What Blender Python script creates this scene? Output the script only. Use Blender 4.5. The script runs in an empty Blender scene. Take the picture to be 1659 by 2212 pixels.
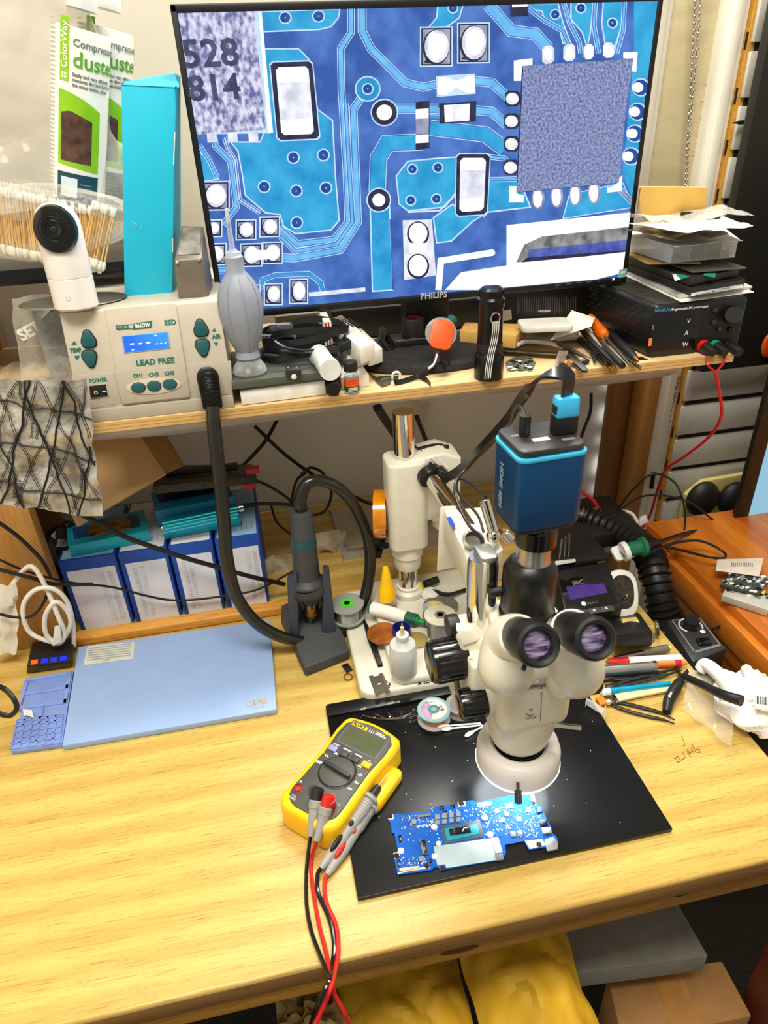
import bpy, bmesh, math, random
from mathutils import Vector as V, Matrix, noise
random.seed(7)
PI=math.pi
scn=bpy.context.scene
COL=scn.collection
# ------------------------------------------------------------ camera
FPX=1470.0; CH=0.70
th,ro,ya=math.radians(30.5),math.radians(2.77),math.radians(9.9)
FW=V((math.sin(ya)*math.cos(th),math.cos(ya)*math.cos(th),-math.sin(th)))
r0=V((math.cos(ya),-math.sin(ya),0)); u0=r0.cross(FW)
RT=math.cos(ro)*r0-math.sin(ro)*u0; UP=math.sin(ro)*r0+math.cos(ro)*u0
C0=V((0,0,CH))
cd=bpy.data.cameras.new('camera'); cam=bpy.data.objects.new('camera',cd); COL.objects.link(cam)
cd.sensor_fit='VERTICAL'; cd.sensor_height=24; cd.sensor_width=18; cd.lens=FPX/2212*24
cd.clip_start=0.02; cd.clip_end=30
mw=Matrix((RT,UP,-FW)).transposed().to_4x4(); mw.translation=C0
cam.matrix_world=mw; scn.camera=cam
cd.dof.use_dof=True; cd.dof.focus_distance=0.90; cd.dof.aperture_fstop=5.0
# ------------------------------------------------------------ light
scn.view_settings.view_transform='Standard'; scn.view_settings.look='None'
scn.view_settings.gamma=1; scn.view_settings.exposure=0.20; scn.view_settings.use_curve_mapping=False
w=bpy.data.worlds.new('room_air'); scn.world=w; w.use_nodes=True
bg=w.node_tree.nodes['Background']; bg.inputs[0].default_value=(1.0,0.93,0.80,1); bg.inputs[1].default_value=0.33
def area(name,loc,rot,sx,sy,power,col,shape='RECTANGLE'):
    l=bpy.data.lights.new(name,'AREA'); l.shape=shape; l.size=sx
    if shape!='DISK': l.size_y=sy
    l.energy=power; l.color=col
    o=bpy.data.objects.new(name,l); COL.objects.link(o); o.location=loc; o.rotation_euler=rot
    return o
area('wall_lamp_light',(.46,1.17,1.50),(math.radians(-32),0,0),.75,.14,19,(1.0,.98,.92))
area('ceiling_light',(-0.1,-0.05,1.95),(math.radians(6),0,0),1.2,0.5,37,(1.0,0.95,0.84))
# ------------------------------------------------------------ photo ray helpers (find the real place of a measured point)
def ray(px,py): return FW*FPX+RT*(px-829.5)+UP*(1106-py)
def Q(px,py,z=0.0):
    d=ray(px,py); return C0+d*((z-CH)/d.z)
def P(px,py,y):
    d=ray(px,py); return C0+d*(y/d.y)
def X_(px,py,x):
    d=ray(px,py); return C0+d*(x/d.x)
class Plane:
    def __init__(s,o,n): s.o=V(o); s.n=V(n).normalized()
    def at(s,px,py,off=0):
        d=ray(px,py); o=s.o+s.n*off
        return C0+d*((o-C0).dot(s.n)/d.dot(s.n))
    def frame(s,px,py,px2,py2,off=0):
        """matrix: origin at px,py; x axis towards px2,py2; z = normal"""
        a=s.at(px,py,off); b=s.at(px2,py2,off); x=(b-a).normalized(); z=s.n; y=z.cross(x)
        m=Matrix((x,y,z)).transposed().to_4x4(); m.translation=a; return m,(b-a).length
# ------------------------------------------------------------ materials
def lin(c):
    return tuple(((v/255)/12.92 if v/255<=.04045 else ((v/255+.055)/1.055)**2.4) for v in c)
MC={}
def M(name,rgb=(200,200,200),rough=.5,metal=0,var=.08,scale=40,emit=0,bump=0,spec=.5,stretch=(1,1,1),alpha=1,coat=0,rgb2=None,det=3,rng=(.35,.65)):
    if name in MC: return MC[name]
    m=bpy.data.materials.new(name); m.use_nodes=True; nt=m.node_tree; b=nt.nodes['Principled BSDF']
    c=lin(rgb); tc=nt.nodes.new('ShaderNodeTexCoord'); mp=nt.nodes.new('ShaderNodeMapping'); mp.inputs['Scale'].default_value=stretch
    nz=nt.nodes.new('ShaderNodeTexNoise'); nz.inputs['Scale'].default_value=scale; nz.inputs['Detail'].default_value=det
    nt.links.new(tc.outputs['Object'],mp.inputs[0]); nt.links.new(mp.outputs[0],nz.inputs['Vector'])
    cr=nt.nodes.new('ShaderNodeValToRGB'); cr.color_ramp.elements[0].position=rng[0]; cr.color_ramp.elements[1].position=rng[1]
    c2=lin(rgb2) if rgb2 else tuple(min(1,v*(1+var)) for v in c)
    c1=c if rgb2 else tuple(v*(1-var) for v in c)
    cr.color_ramp.elements[0].color=(*c1,1); cr.color_ramp.elements[1].color=(*c2,1)
    nt.links.new(nz.outputs[0],cr.inputs[0]); nt.links.new(cr.outputs[0],b.inputs['Base Color'])
    b.inputs['Roughness'].default_value=rough; b.inputs['Metallic'].default_value=metal
    b.inputs['Specular IOR Level'].default_value=spec; b.inputs['Coat Weight'].default_value=coat
    if emit:
        nt.links.new(cr.outputs[0],b.inputs['Emission Color']); b.inputs['Emission Strength'].default_value=emit
    if bump:
        bp=nt.nodes.new('ShaderNodeBump'); bp.inputs['Strength'].default_value=bump; bp.inputs['Distance'].default_value=.002
        nt.links.new(nz.outputs[0],bp.inputs['Height']); nt.links.new(bp.outputs[0],b.inputs['Normal'])
    if alpha<1: b.inputs['Alpha'].default_value=alpha
    MC[name]=m; return m
def glow(name,rgb,rgb2=None,scale=60,s=1.0,det=3,rng=(.35,.65),stretch=(1,1,1)):
    """lit screen pixel colour: emission only"""
    if name in MC: return MC[name]
    m=M(name,(0,0,0),scale=scale,det=det,rng=rng,stretch=stretch,rgb2=(1,1,1)); nt=m.node_tree; b=nt.nodes['Principled BSDF']
    cr=[n for n in nt.nodes if n.type=='VALTORGB'][0]
    for l in list(nt.links):
        if l.to_node==b: nt.links.remove(l)
    b.inputs['Base Color'].default_value=(.01,.01,.012,1); b.inputs['Roughness'].default_value=.35; b.inputs['Specular IOR Level'].default_value=.25
    cr.color_ramp.elements[0].color=(*lin(rgb),1); cr.color_ramp.elements[1].color=(*lin(rgb2 or rgb),1)
    nt.links.new(cr.outputs[0],b.inputs['Emission Color']); b.inputs['Emission Strength'].default_value=s
    return m
def clear(name,rgb=(235,235,235),a=.25,rough=.12,bump=.0,scale=60):
    """thin clear plastic film"""
    if name in MC: return MC[name]
    m=bpy.data.materials.new(name); m.use_nodes=True; nt=m.node_tree; nt.nodes.remove(nt.nodes['Principled BSDF'])
    out=nt.nodes['Material Output']; t=nt.nodes.new('ShaderNodeBsdfTransparent'); g=nt.nodes.new('ShaderNodeBsdfPrincipled')
    g.inputs['Base Color'].default_value=(*lin(rgb),1); g.inputs['Roughness'].default_value=rough
    mx=nt.nodes.new('ShaderNodeMixShader'); fr=nt.nodes.new('ShaderNodeLayerWeight'); fr.inputs[0].default_value=.35
    mr=nt.nodes.new('ShaderNodeMapRange'); mr.inputs['To Min'].default_value=a; mr.inputs['To Max'].default_value=min(1,a+.55)
    nz=nt.nodes.new('ShaderNodeTexNoise'); nz.inputs['Scale'].default_value=scale; tc=nt.nodes.new('ShaderNodeTexCoord'); nt.links.new(tc.outputs['Object'],nz.inputs['Vector'])
    bp=nt.nodes.new('ShaderNodeBump'); bp.inputs['Strength'].default_value=bump; bp.inputs['Distance'].default_value=.004
    nt.links.new(nz.outputs[0],bp.inputs['Height']); nt.links.new(bp.outputs[0],g.inputs['Normal']); nt.links.new(bp.outputs[0],fr.inputs['Normal'])
    nt.links.new(fr.outputs['Facing'],mr.inputs[0]); nt.links.new(mr.outputs[0],mx.inputs[0]); nt.links.new(t.outputs[0],mx.inputs[1]); nt.links.new(g.outputs[0],mx.inputs[2]); nt.links.new(mx.outputs[0],out.inputs[0])
    MC[name]=m; return m
# ------------------------------------------------------------ mesh builder
def ident(): return Matrix.Identity(4)
def frm(o,x=(1,0,0),z=(0,0,1)):
    z=V(z).normalized(); x=V(x); x=(x-z*x.dot(z)).normalized(); y=z.cross(x)
    m=Matrix((x,y,z)).transposed().to_4x4(); m.translation=V(o); return m
def rz(a,o=(0,0,0)): return Matrix.Translation(V(o))@Matrix.Rotation(math.radians(a),4,'Z')
def smoothpath(pts,n=6):
    pts=[V(p) for p in pts]; 
    if len(pts)<3: return pts
    out=[]; e=[pts[0]*2-pts[1]]+pts+[pts[-1]*2-pts[-2]]
    for i in range(1,len(e)-2):
        a,b,c,d=e[i-1],e[i],e[i+1],e[i+2]
        for k in range(n):
            t=k/n; out.append(.5*((2*b)+(c-a)*t+(2*a-5*b+4*c-d)*t*t+(3*b-3*c+d-a)*t**3))
    out.append(pts[-1]); return out
class MB:
    def __init__(s): s.bm=bmesh.new(); s.mats=[]
    def mi(s,m):
        if m not in s.mats: s.mats.append(m)
        return s.mats.index(m)
    def add(s,tb,m,T=None,keepmi=False):
        if T is not None: tb.transform(T)
        bmesh.ops.recalc_face_normals(tb,faces=tb.faces) if not keepmi else None
        i=s.mi(m); mp={}
        for v in tb.verts: mp[v]=s.bm.verts.new(v.co)
        for f in tb.faces:
            try: g=s.bm.faces.new([mp[v] for v in f.verts]); g.material_index=i; g.smooth=True
            except ValueError: pass
        tb.free(); return s
    def box(s,x0,x1,y0,y1,z0,z1,m,bev=0,seg=2,T=None,taper=None):
        tb=bmesh.new(); bmesh.ops.create_cube(tb,size=1)
        for v in tb.verts: v.co=V(((x0+x1)/2+v.co.x*(x1-x0),(y0+y1)/2+v.co.y*(y1-y0),(z0+z1)/2+v.co.z*(z1-z0)))
        if taper:
            cx,cy=(x0+x1)/2,(y0+y1)/2
            for v in tb.verts:
                if v.co.z>(z0+z1)/2: v.co.x=cx+(v.co.x-cx)*taper[0]; v.co.y=cy+(v.co.y-cy)*taper[1]
        if bev: bmesh.ops.bevel(tb,geom=list(tb.edges),offset=bev,segments=seg,affect='EDGES',profile=.5,clamp_overlap=True)
        return s.add(tb,m,T)
    def hull(s,pts,m,bev=0,seg=2):
        """8 corner points: 4 bottom then 4 top, same winding"""
        tb=bmesh.new(); v=[tb.verts.new(p) for p in pts]; n=len(pts)//2
        tb.faces.new(v[:n]); tb.faces.new(v[n:])
        for i in range(n): tb.faces.new([v[i],v[(i+1)%n],v[n+(i+1)%n],v[n+i]])
        bmesh.ops.recalc_face_normals(tb,faces=tb.faces)
        if bev: bmesh.ops.bevel(tb,geom=list(tb.edges),offset=bev,segments=seg,affect='EDGES',profile=.5,clamp_overlap=True)
        return s.add(tb,m)
    def prism(s,pts,z0,z1,m,bev=0,seg=2,T=None,topscale=1):
        tb=bmesh.new(); n=len(pts); cx=sum(p[0] for p in pts)/n; cy=sum(p[1] for p in pts)/n
        a=[tb.verts.new((p[0],p[1],z0)) for p in pts]; b=[tb.verts.new((cx+(p[0]-cx)*topscale,cy+(p[1]-cy)*topscale,z1)) for p in pts]
        fa=tb.faces.new(a); fb=tb.faces.new(b)
        for i in range(n): tb.faces.new([a[i],a[(i+1)%n],b[(i+1)%n],b[i]])
        bmesh.ops.recalc_face_normals(tb,faces=tb.faces)
        if bev:
            ed=[e for e in tb.edges if len(e.link_faces)==2 and (fa in e.link_faces or fb in e.link_faces)]
            bmesh.ops.bevel(tb,geom=ed,offset=bev,segments=seg,affect='EDGES',profile=.5,clamp_overlap=True)
        return s.add(tb,m,T)
    def lathe(s,prof,m,T=None,n=32,cap=True,sx=1,sy=1):
        tb=bmesh.new(); rings=[]
        for r,z in prof:
            if r<=1e-6: rings.append([tb.verts.new((0,0,z))])
            else: rings.append([tb.verts.new((r*math.cos(2*PI*k/n)*sx,r*math.sin(2*PI*k/n)*sy,z)) for k in range(n)])
        for a,b in zip(rings,rings[1:]):
            for k in range(n):
                k2=(k+1)%n
                if len(a)==1 and len(b)==1: continue
                if len(a)==1: tb.faces.new([a[0],b[k],b[k2]])
                elif len(b)==1: tb.faces.new([a[k],a[k2],b[0]])
                else: tb.faces.new([a[k],a[k2],b[k2],b[k]])
        if cap:
            for rr in (rings[0],rings[-1]):
                if len(rr)>1: tb.faces.new(rr)
        return s.add(tb,m,T)
    def cyl(s,p0,p1,r,m,r1=None,n=20,bev=0):
        p0,p1=V(p0),V(p1); L=(p1-p0).length; z=p1-p0; x=V((1,0,0)) if abs(z.normalized().x)<.9 else V((0,1,0))
        r1=r if r1 is None else r1
        pr=[(r,0),(r1,L)] if not bev else [(r-bev,0),(r,bev),(r1,L-bev),(r1-bev,L)]
        return s.lathe(pr,m,frm(p0,x,z),n)
    def rod(s,p0,p1,prof,m,n=20):
        """prof [(t,r)] along p0->p1"""
        p0,p1=V(p0),V(p1); L=(p1-p0).length; z=p1-p0; x=V((1,0,0)) if abs(z.normalized().x)<.9 else V((0,1,0))
        return s.lathe([(r,t*L) for t,r in prof],m,frm(p0,x,z),n)
    def sph(s,c,r,m,sx=1,sy=1,sz=1,n=16,T=None):
        tb=bmesh.new(); bmesh.ops.create_uvsphere(tb,u_segments=n,v_segments=max(6,n//2),radius=r)
        for v in tb.verts: v.co=V((v.co.x*sx+c[0],v.co.y*sy+c[1],v.co.z*sz+c[2]))
        return s.add(tb,m,T)
    def tube(s,pts,r,m,n=10,sm=6,ry=None,cap=True):
        pts=smoothpath(pts,sm) if sm else [V(p) for p in pts]
        tb=bmesh.new(); rings=[]; N=len(pts); nrm=None
        for i,p in enumerate(pts):
            t=(pts[min(i+1,N-1)]-pts[max(i-1,0)]).normalized()
            if nrm is None: nrm=t.cross(V((0,0,1))) if abs(t.z)<.9 else t.cross(V((0,1,0)))
            nrm=(nrm-t*nrm.dot(t)).normalized(); bn=t.cross(nrm)
            rr=r(i/(N-1)) if callable(r) else r; r2=rr if ry is None else ry
            rings.append([tb.verts.new(p+nrm*rr*math.cos(2*PI*k/n)+bn*r2*math.sin(2*PI*k/n)) for k in range(n)])
        for a,b in zip(rings,rings[1:]):
            for k in range(n): tb.faces.new([a[k],a[(k+1)%n],b[(k+1)%n],b[k]])
        if cap: tb.faces.new(rings[0]); tb.faces.new(rings[-1])
        return s.add(tb,m)
    def ribbon(s,pts,w,t,m,side=(0,0,1),sm=6):
        """flat band: w = full width along 'side', t thickness"""
        pts=smoothpath(pts,sm) if sm else [V(p) for p in pts]; N=len(pts); tb=bmesh.new(); rings=[]
        for i,p in enumerate(pts):
            tg=(pts[min(i+1,N-1)]-pts[max(i-1,0)]).normalized(); sd=V(side(i/(N-1)) if callable(side) else side)
            sd=(sd-tg*sd.dot(tg)).normalized(); nn=tg.cross(sd)
            rings.append([tb.verts.new(p+sd*a*w/2+nn*b*t/2) for a,b in ((-1,-1),(1,-1),(1,1),(-1,1))])
        for a,b in zip(rings,rings[1:]):
            for k in range(4): tb.faces.new([a[k],a[(k+1)%4],b[(k+1)%4],b[k]])
        tb.faces.new(rings[0]); tb.faces.new(rings[-1]); return s.add(tb,m)
    def poly(s,pts,m,T=None):
        tb=bmesh.new(); f=tb.faces.new([tb.verts.new(p) for p in pts]); 
        if T is not None: tb.transform(T)
        i=s.mi(m); mp={v:s.bm.verts.new(v.co) for v in tb.verts}
        for f in tb.faces: g=s.bm.faces.new([mp[v] for v in f.verts]); g.material_index=i
        tb.free(); return s
    def sheet(s,fn,nu,nv,m,thick=0,closeu=False):
        tb=bmesh.new(); g=[[tb.verts.new(fn(i/nu,j/nv)) for j in range(nv+1)] for i in range(nu+(0 if closeu else 1))]
        L=len(g)
        for i in range(nu):
            for j in range(nv): 
                q=[g[i][j],g[(i+1)%L][j],g[(i+1)%L][j+1],g[i][j+1]]
                tb.faces.new(q)
        if thick: 
            bmesh.ops.recalc_face_normals(tb,faces=tb.faces)
            bmesh.ops.solidify(tb,geom=list(tb.faces),thickness=thick)
        return s.add(tb,m)
    def text(s,body,size,m,T,align='LEFT',depth=0.0,xs=1,bold=0):
        cu=bpy.data.curves.new('txt','FONT'); cu.body=body; cu.size=size; cu.align_x=align; cu.align_y='CENTER'; cu.extrude=depth; cu.offset=bold; cu.resolution_u=2
        o=bpy.data.objects.new('txt',cu); COL.objects.link(o); 
        me=bpy.data.meshes.new_from_object(o.evaluated_get(bpy.context.evaluated_depsgraph_get()))
        tb=bmesh.new(); tb.from_mesh(me); bpy.data.objects.remove(o); bpy.data.curves.remove(cu); bpy.data.meshes.remove(me)
        for v in tb.verts: v.co.x*=xs
        tb.transform(T); i=s.mi(m); mp={v:s.bm.verts.new(v.co) for v in tb.verts}
        for f in tb.faces:
            try: g=s.bm.faces.new([mp[v] for v in f.verts]); g.material_index=i
            except ValueError: pass
        tb.free(); return s
    def xf(s,T): s.bm.transform(T); return s
    def build(s,name,parent=None,world=False,sharp=.6,label=None,org=None):
        me=bpy.data.meshes.new(name)
        if parent is not None and world: s.bm.transform(MW[parent.name].inverted())
        c=None
        if parent is None:
            if org is None:
                xs=[v.co for v in s.bm.verts]; c=V(((min(p.x for p in xs)+max(p.x for p in xs))/2,(min(p.y for p in xs)+max(p.y for p in xs))/2,min(p.z for p in xs)))
            else: c=V(org)
            s.bm.transform(Matrix.Translation(-c))
        s.bm.to_mesh(me); s.bm.free()
        for m in s.mats: me.materials.append(m)
        if sharp: me.set_sharp_from_angle(angle=sharp)
        o=bpy.data.objects.new(name,me); COL.objects.link(o)
        if c is not None: o.location=c; MW[o.name]=Matrix.Translation(c)
        if parent is not None: o.parent=parent; MW[o.name]=MW[parent.name]
        if label: o['label']=label
        return o
MW={}
def T(name,label,cat,loc=(0,0,0),r=0,group=None,mat=None):
    o=bpy.data.objects.new(name,None); COL.objects.link(o); o.empty_display_size=.02
    m=mat if mat is not None else rz(r,loc); o.matrix_world=m; MW[o.name]=m
    o['label']=label; o['category']=cat
    if group: o['group']=group
    return o
def tag(o,label,cat,group=None,kind=None):
    if label: o['label']=label
    if cat: o['category']=cat
    if group: o['group']=group
    if kind: o['kind']=kind
    return o
def struct(o): o['kind']='structure'; return o
def kid(parent,name,fn,world=False,label=None,sharp=.6):
    b=MB(); fn(b); return b.build(name,parent,world,sharp,label)
def one(name,label,cat,fn,group=None,sharp=.6):
    b=MB(); fn(b); return tag(b.build(name,sharp=sharp),label,cat,group)
def nz3(p,s=1): return noise.noise_vector(V(p)*s)
def circ(cx,cy,r,n=24,ry=None): return [(cx+r*math.cos(2*PI*k/n),cy+(ry or r)*math.sin(2*PI*k/n)) for k in range(n)]
def rrect(x0,x1,y0,y1,r,n=5):
    o=[]
    for cx,cy,a in ((x1-r,y1-r,0),(x0+r,y1-r,90),(x0+r,y0+r,180),(x1-r,y0+r,270)):
        for k in range(n+1): t=math.radians(a+90*k/n); o.append((cx+r*math.cos(t),cy+r*math.sin(t)))
    return o
# common materials
BLK=M('black_plastic',(22,22,22),.45); BLKG=M('gloss_black',(10,10,11),.15,spec=.6); RUB=M('black_rubber',(26,26,27),.42,spec=.4)
WHT=M('white_plastic',(232,230,226),.35); IVO=M('ivory_enamel',(226,222,204),.32,var=.03); CHR=M('chrome',(225,222,215),.08,1,var=.02)
STL=M('brushed_steel',(160,158,152),.3,1); GRY=M('grey_plastic',(120,120,118),.5); DGR=M('dark_grey_plastic',(58,60,62),.5)
GOLD=M('brass',(190,140,60),.25,1); PAP=M('white_paper',(238,236,228),.7); INK=M('black_ink',(25,25,25),.7); INKG=M('grey_ink',(120,120,120),.7)
CARD=M('cardboard',(196,158,100),.75,scale=90,stretch=(1,8,1)); RED=M('red_plastic',(205,30,25),.35); BLUI=M('blue_ink',(30,70,160),.6)
YEL=M('yellow_rubber',(250,196,0),.4,var=.04); ORG=M('orange_plastic',(240,95,20),.35); GRN=M('green_plastic',(20,140,90),.4)
FILM=clear('clear_film',(238,234,222),.16,.12,1.0,45); BAGM=clear('bag_haze',(226,220,206),.24,.10,1.0,30); CLR=clear('clear_plastic',(225,228,228),.22,.08); FROST=clear('frosted_plastic',(225,228,226),.55,.35)
CYAN=M('cyan_board',(30,165,205),.5)
# ============================================================ SETTING
def woodmat(name,base,dark,sc=1.0,stretch=(1,9,9),rough=.38,knots=True,pore=.55,bright=None):
    m=bpy.data.materials.new(name); m.use_nodes=True; nt=m.node_tree; b=nt.nodes['Principled BSDF']; N=nt.nodes.new; L=nt.links.new
    tc=N('ShaderNodeTexCoord'); mp=N('ShaderNodeMapping'); mp.inputs['Scale'].default_value=[v*sc for v in stretch]; L(tc.outputs['Object'],mp.inputs[0])
    n1=N('ShaderNodeTexNoise'); n1.inputs['Scale'].default_value=5; n1.inputs['Detail'].default_value=6; n1.inputs['Distortion'].default_value=.9; L(mp.outputs[0],n1.inputs['Vector'])
    w=N('ShaderNodeTexWave'); w.wave_type='BANDS'; w.bands_direction='Y' if stretch[0]<stretch[1] else 'X'; w.inputs['Scale'].default_value=.55; w.inputs['Distortion'].default_value=7; w.inputs['Detail'].default_value=4; w.inputs['Detail Scale'].default_value=.8; L(mp.outputs[0],w.inputs['Vector'])
    mp2=N('ShaderNodeMapping'); mp2.inputs['Scale'].default_value=[v*v*sc*.5 if v>1 else 1.2*sc for v in stretch]; L(tc.outputs['Object'],mp2.inputs[0])
    n2=N('ShaderNodeTexNoise'); n2.inputs['Scale'].default_value=20; n2.inputs['Detail'].default_value=3; L(mp2.outputs[0],n2.inputs['Vector'])
    c1=N('ShaderNodeValToRGB'); c1.color_ramp.elements[0].position=.18; c1.color_ramp.elements[1].position=.82
    c1.color_ramp.elements[0].color=(*lin(dark),1); c1.color_ramp.elements[1].color=(*lin(bright or base),1)
    a=N('ShaderNodeMix'); a.data_type='FLOAT'; a.inputs[0].default_value=.35; L(n1.outputs[0],a.inputs[2]); L(w.outputs[0],a.inputs[3]); L(a.outputs[0],c1.inputs[0])
    c2=N('ShaderNodeValToRGB'); c2.color_ramp.elements[0].position=.30; c2.color_ramp.elements[1].position=.44; c2.color_ramp.elements[0].color=(pore,pore*.9,pore*.7,1); c2.color_ramp.elements[1].color=(1,1,1,1); L(n2.outputs[0],c2.inputs[0])
    mx=N('ShaderNodeMix'); mx.data_type='RGBA'; mx.blend_type='MULTIPLY'; mx.inputs[0].default_value=1; L(c1.outputs[0],mx.inputs[6]); L(c2.outputs[0],mx.inputs[7]); L(mx.outputs[2],b.inputs['Base Color'])
    b.inputs['Roughness'].default_value=rough
    bp=N('ShaderNodeBump'); bp.inputs['Strength'].default_value=.25; bp.inputs['Distance'].default_value=.0006; L(n2.outputs[0],bp.inputs['Height']); L(bp.outputs[0],b.inputs['Normal'])
    return m
OAK=woodmat('oak_laminate',(220,191,108),(194,156,76),stretch=(1,13,13),sc=1.15,rough=.30,pore=.48)
OAKE=woodmat('oak_edge',(158,118,62),(128,92,44),rough=.5)
PLY=woodmat('rough_plywood',(196,140,50),(120,76,22),sc=2,rough=.7,pore=.4)
PINE=woodmat('pine_rail',(226,164,74),(196,130,44),rough=.45)
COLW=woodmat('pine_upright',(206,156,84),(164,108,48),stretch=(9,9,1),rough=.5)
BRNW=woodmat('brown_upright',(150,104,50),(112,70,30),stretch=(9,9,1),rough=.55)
ORGW=woodmat('varnished_orange_wood',(214,128,36),(170,84,16),stretch=(9,1,9),rough=.3)
BIRCH=woodmat('birch_ply',(236,208,158),(222,188,134),rough=.5,pore=.88)
PLYE=woodmat('birch_ply_edge',(240,206,140),(206,160,92),stretch=(1,2,16),rough=.5)
WALL=M('painted_wall',(214,208,192),.85,var=.04,scale=6,det=5)
CREAM=M('cream_panel',(224,212,172),.55,scale=14,stretch=(1,1,5),rgb2=(212,198,156),det=6)
WHP=M('white_gloss_paint',(240,236,220),.35,var=.04,scale=12)
struct(one('wall_back',None,None,lambda b:b.box(-1.1,2.0,1.26,1.30,-.75,1.9,WALL)))
struct(one('wall_left',None,None,lambda b:b.box(-1.14,-1.1,-.5,1.30,-.75,1.9,WALL)))
struct(one('wall_right',None,None,lambda b:b.box(2.0,2.04,-.5,1.30,-.75,1.9,WALL)))
FLR=M('dark_carpet',(46,44,34),.95,var=.3,scale=200)
struct(one('floor',None,None,lambda b:b.box(-1.14,2.04,-.6,1.30,-.80,-.75,FLR)))
for k,(x0,x1,y,mt,zl) in enumerate(((.640,.690,1.172,WHP,.36),(.776,.818,1.168,WHP,-.7))):
    struct(one('trim_%d'%(k+1),None,None,lambda b:(b.box(x0,x1,y,1.26,zl,1.4,mt,.003),b.box(x0+.012,x1-.012,y-.008,y+.01,zl,1.4,mt,.004))))
struct(one('trim_3',None,None,lambda b:(b.box(.692,.776,1.185,1.26,.36,1.4,CREAM,.002))))
struct(one('trim_4',None,None,lambda b:b.box(.6895,.6915,1.180,1.2,.36,1.4,M('brown_gap',(96,60,34),.8))))
# scuffs on the cream panel are faint rubbed marks
def scuffs(b):
    rnd=random.Random(3); mk=M('scuff_grey',(176,166,136),.8)
    for px,py,n in ((1572,40,7),(1560,110,12),(1545,150,8),(1535,190,8),(1528,230,8),(1520,262,7),(1512,300,7),(1505,340,8)):
        for k in range(n):
            a=P(px+rnd.uniform(-16,12),py+rnd.uniform(-14,14),1.1845); l=rnd.uniform(.004,.016)
            b.poly([a,a+V((l,0,-.003)),a+V((l,0,-.0036)),a+V((0,0,-.0007))],mk)
struct(one('trim_5',None,None,scuffs))
# daylight slit of the window beside the upright
def slit(b):
    g=M('daylight',(238,244,255),.5,emit=3.0)
    for px,py,rx,rz_ in ((1318,835,.005,.010),(1310,900,.0055,.02),(1302,955,.004,.010),(1297,1010,.006,.026),(1290,1062,.004,.014)):
        c=P(px,py,1.245); b.lathe([(0,-rz_),(rx*.7,-rz_*.7),(rx,0),(rx*.7,rz_*.7),(0,rz_)],g,Matrix.Translation(c),12,sy=.2)
struct(one('window_1',None,None,slit))
# ---------------- slatwall
SLW=M('slatwall_white',(206,203,192),.5,var=.04); MDF=M('raw_mdf',(212,158,58),.8,var=.12,scale=120); DRK=M('dark_slot',(40,28,20),.9)
def slat(b):
    z=-.05; zs=[P(1500,v,1.15).z for v in (1008,942,827)]
    step=(zs[2]-zs[0])/1.6
    b.box(.8185,1.55,1.158,1.20,-.3,1.3,MDF)
    zz=zs[1]-4*.0745
    lev=[]; 
    while zz<1.3: lev.append(zz); zz+=.0745
    for a,c in zip(lev,lev[1:]): b.box(.822,1.55,1.15,1.158,a+.006,c-.006,SLW,.0015)
    for a in lev: b.box(.83,1.55,1.1575,1.1585,a-.006,a+.006,DRK); b.box(.8180,.8186,1.160,1.166,a-.003,a+.020,DRK)
t=T('slatwall_panel','white grooved slatwall board with a raw orange cut edge','wall panel',(.82,1.15,-.3))
kid(t,'panel',slat,True)
one('drill_tip','small pointed metal screw tip poking out of slatwall edge','screw',lambda b:b.rod(P(1606,264,1.14),P(1577,266,1.13),[(0,.0035),(.35,.0035),(.45,.002),(1,.0001)],STL,10))
# ---------------- uprights
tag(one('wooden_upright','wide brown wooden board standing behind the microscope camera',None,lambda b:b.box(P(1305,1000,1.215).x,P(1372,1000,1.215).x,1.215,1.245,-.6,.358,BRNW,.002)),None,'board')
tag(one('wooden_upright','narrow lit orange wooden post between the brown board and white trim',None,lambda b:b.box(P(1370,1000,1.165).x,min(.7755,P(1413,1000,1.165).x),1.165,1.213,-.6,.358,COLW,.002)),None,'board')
tag(one('wooden_upright','pale pine upright at the far left beside white cables',None,lambda b:b.box(-.80,-.345,.905,.93,0,.356,COLW,.002)),None,'board')
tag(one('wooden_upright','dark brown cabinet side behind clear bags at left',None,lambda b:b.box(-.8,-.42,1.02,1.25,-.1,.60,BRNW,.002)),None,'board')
# ---------------- bead chain
def chain(b):
    for k,(a,c,e) in enumerate((((1504,0),(1483,330),(1480,402)),((1517,0),(1487,300),(1484,402)))):
        pts=smoothpath([P(a[0],a[1]-60,1.165),P(c[0]+ (a[0]-c[0])*.5,(a[1]+c[1])/2,1.165),P(*c,1.165),P(*e,1.165)],30)
        acc=0; last=pts[0]
        for p in pts[1:]:
            if (p-last).length>=.0082: b.sph(p,.0030,CHR,n=8); last=p
        b.tube(pts,.0007,STL,4,0)
    for dx in (0,9):
        pts=smoothpath([P(1461+dx,805,1.165),P(1437+dx*.8,910,1.165),P(1413+dx*.5,1030,1.165)],30); last=pts[0]
        for p in pts[1:]:
            if (p-last).length>=.0082: b.sph(p,.0030,STL,n=8); last=p
        b.tube(pts,.0007,STL,4,0)
one('bead_chain','looped metal ball chain of a blind hanging before the cream panel','chain',chain)
def chw(b):
    b.cyl(P(1412,1020,1.16),P(1407,1054,1.16),.0045,BLK); b.cyl(P(1407,1052,1.16),P(1400,1120,1.16),.003,WHT); b.cyl(P(1400,1120,1.16),P(1390,1180,1.16),.0012,STL)
one('cord_weight','small black and white cord tensioner at the end of bead chain','weight',chw)
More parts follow.
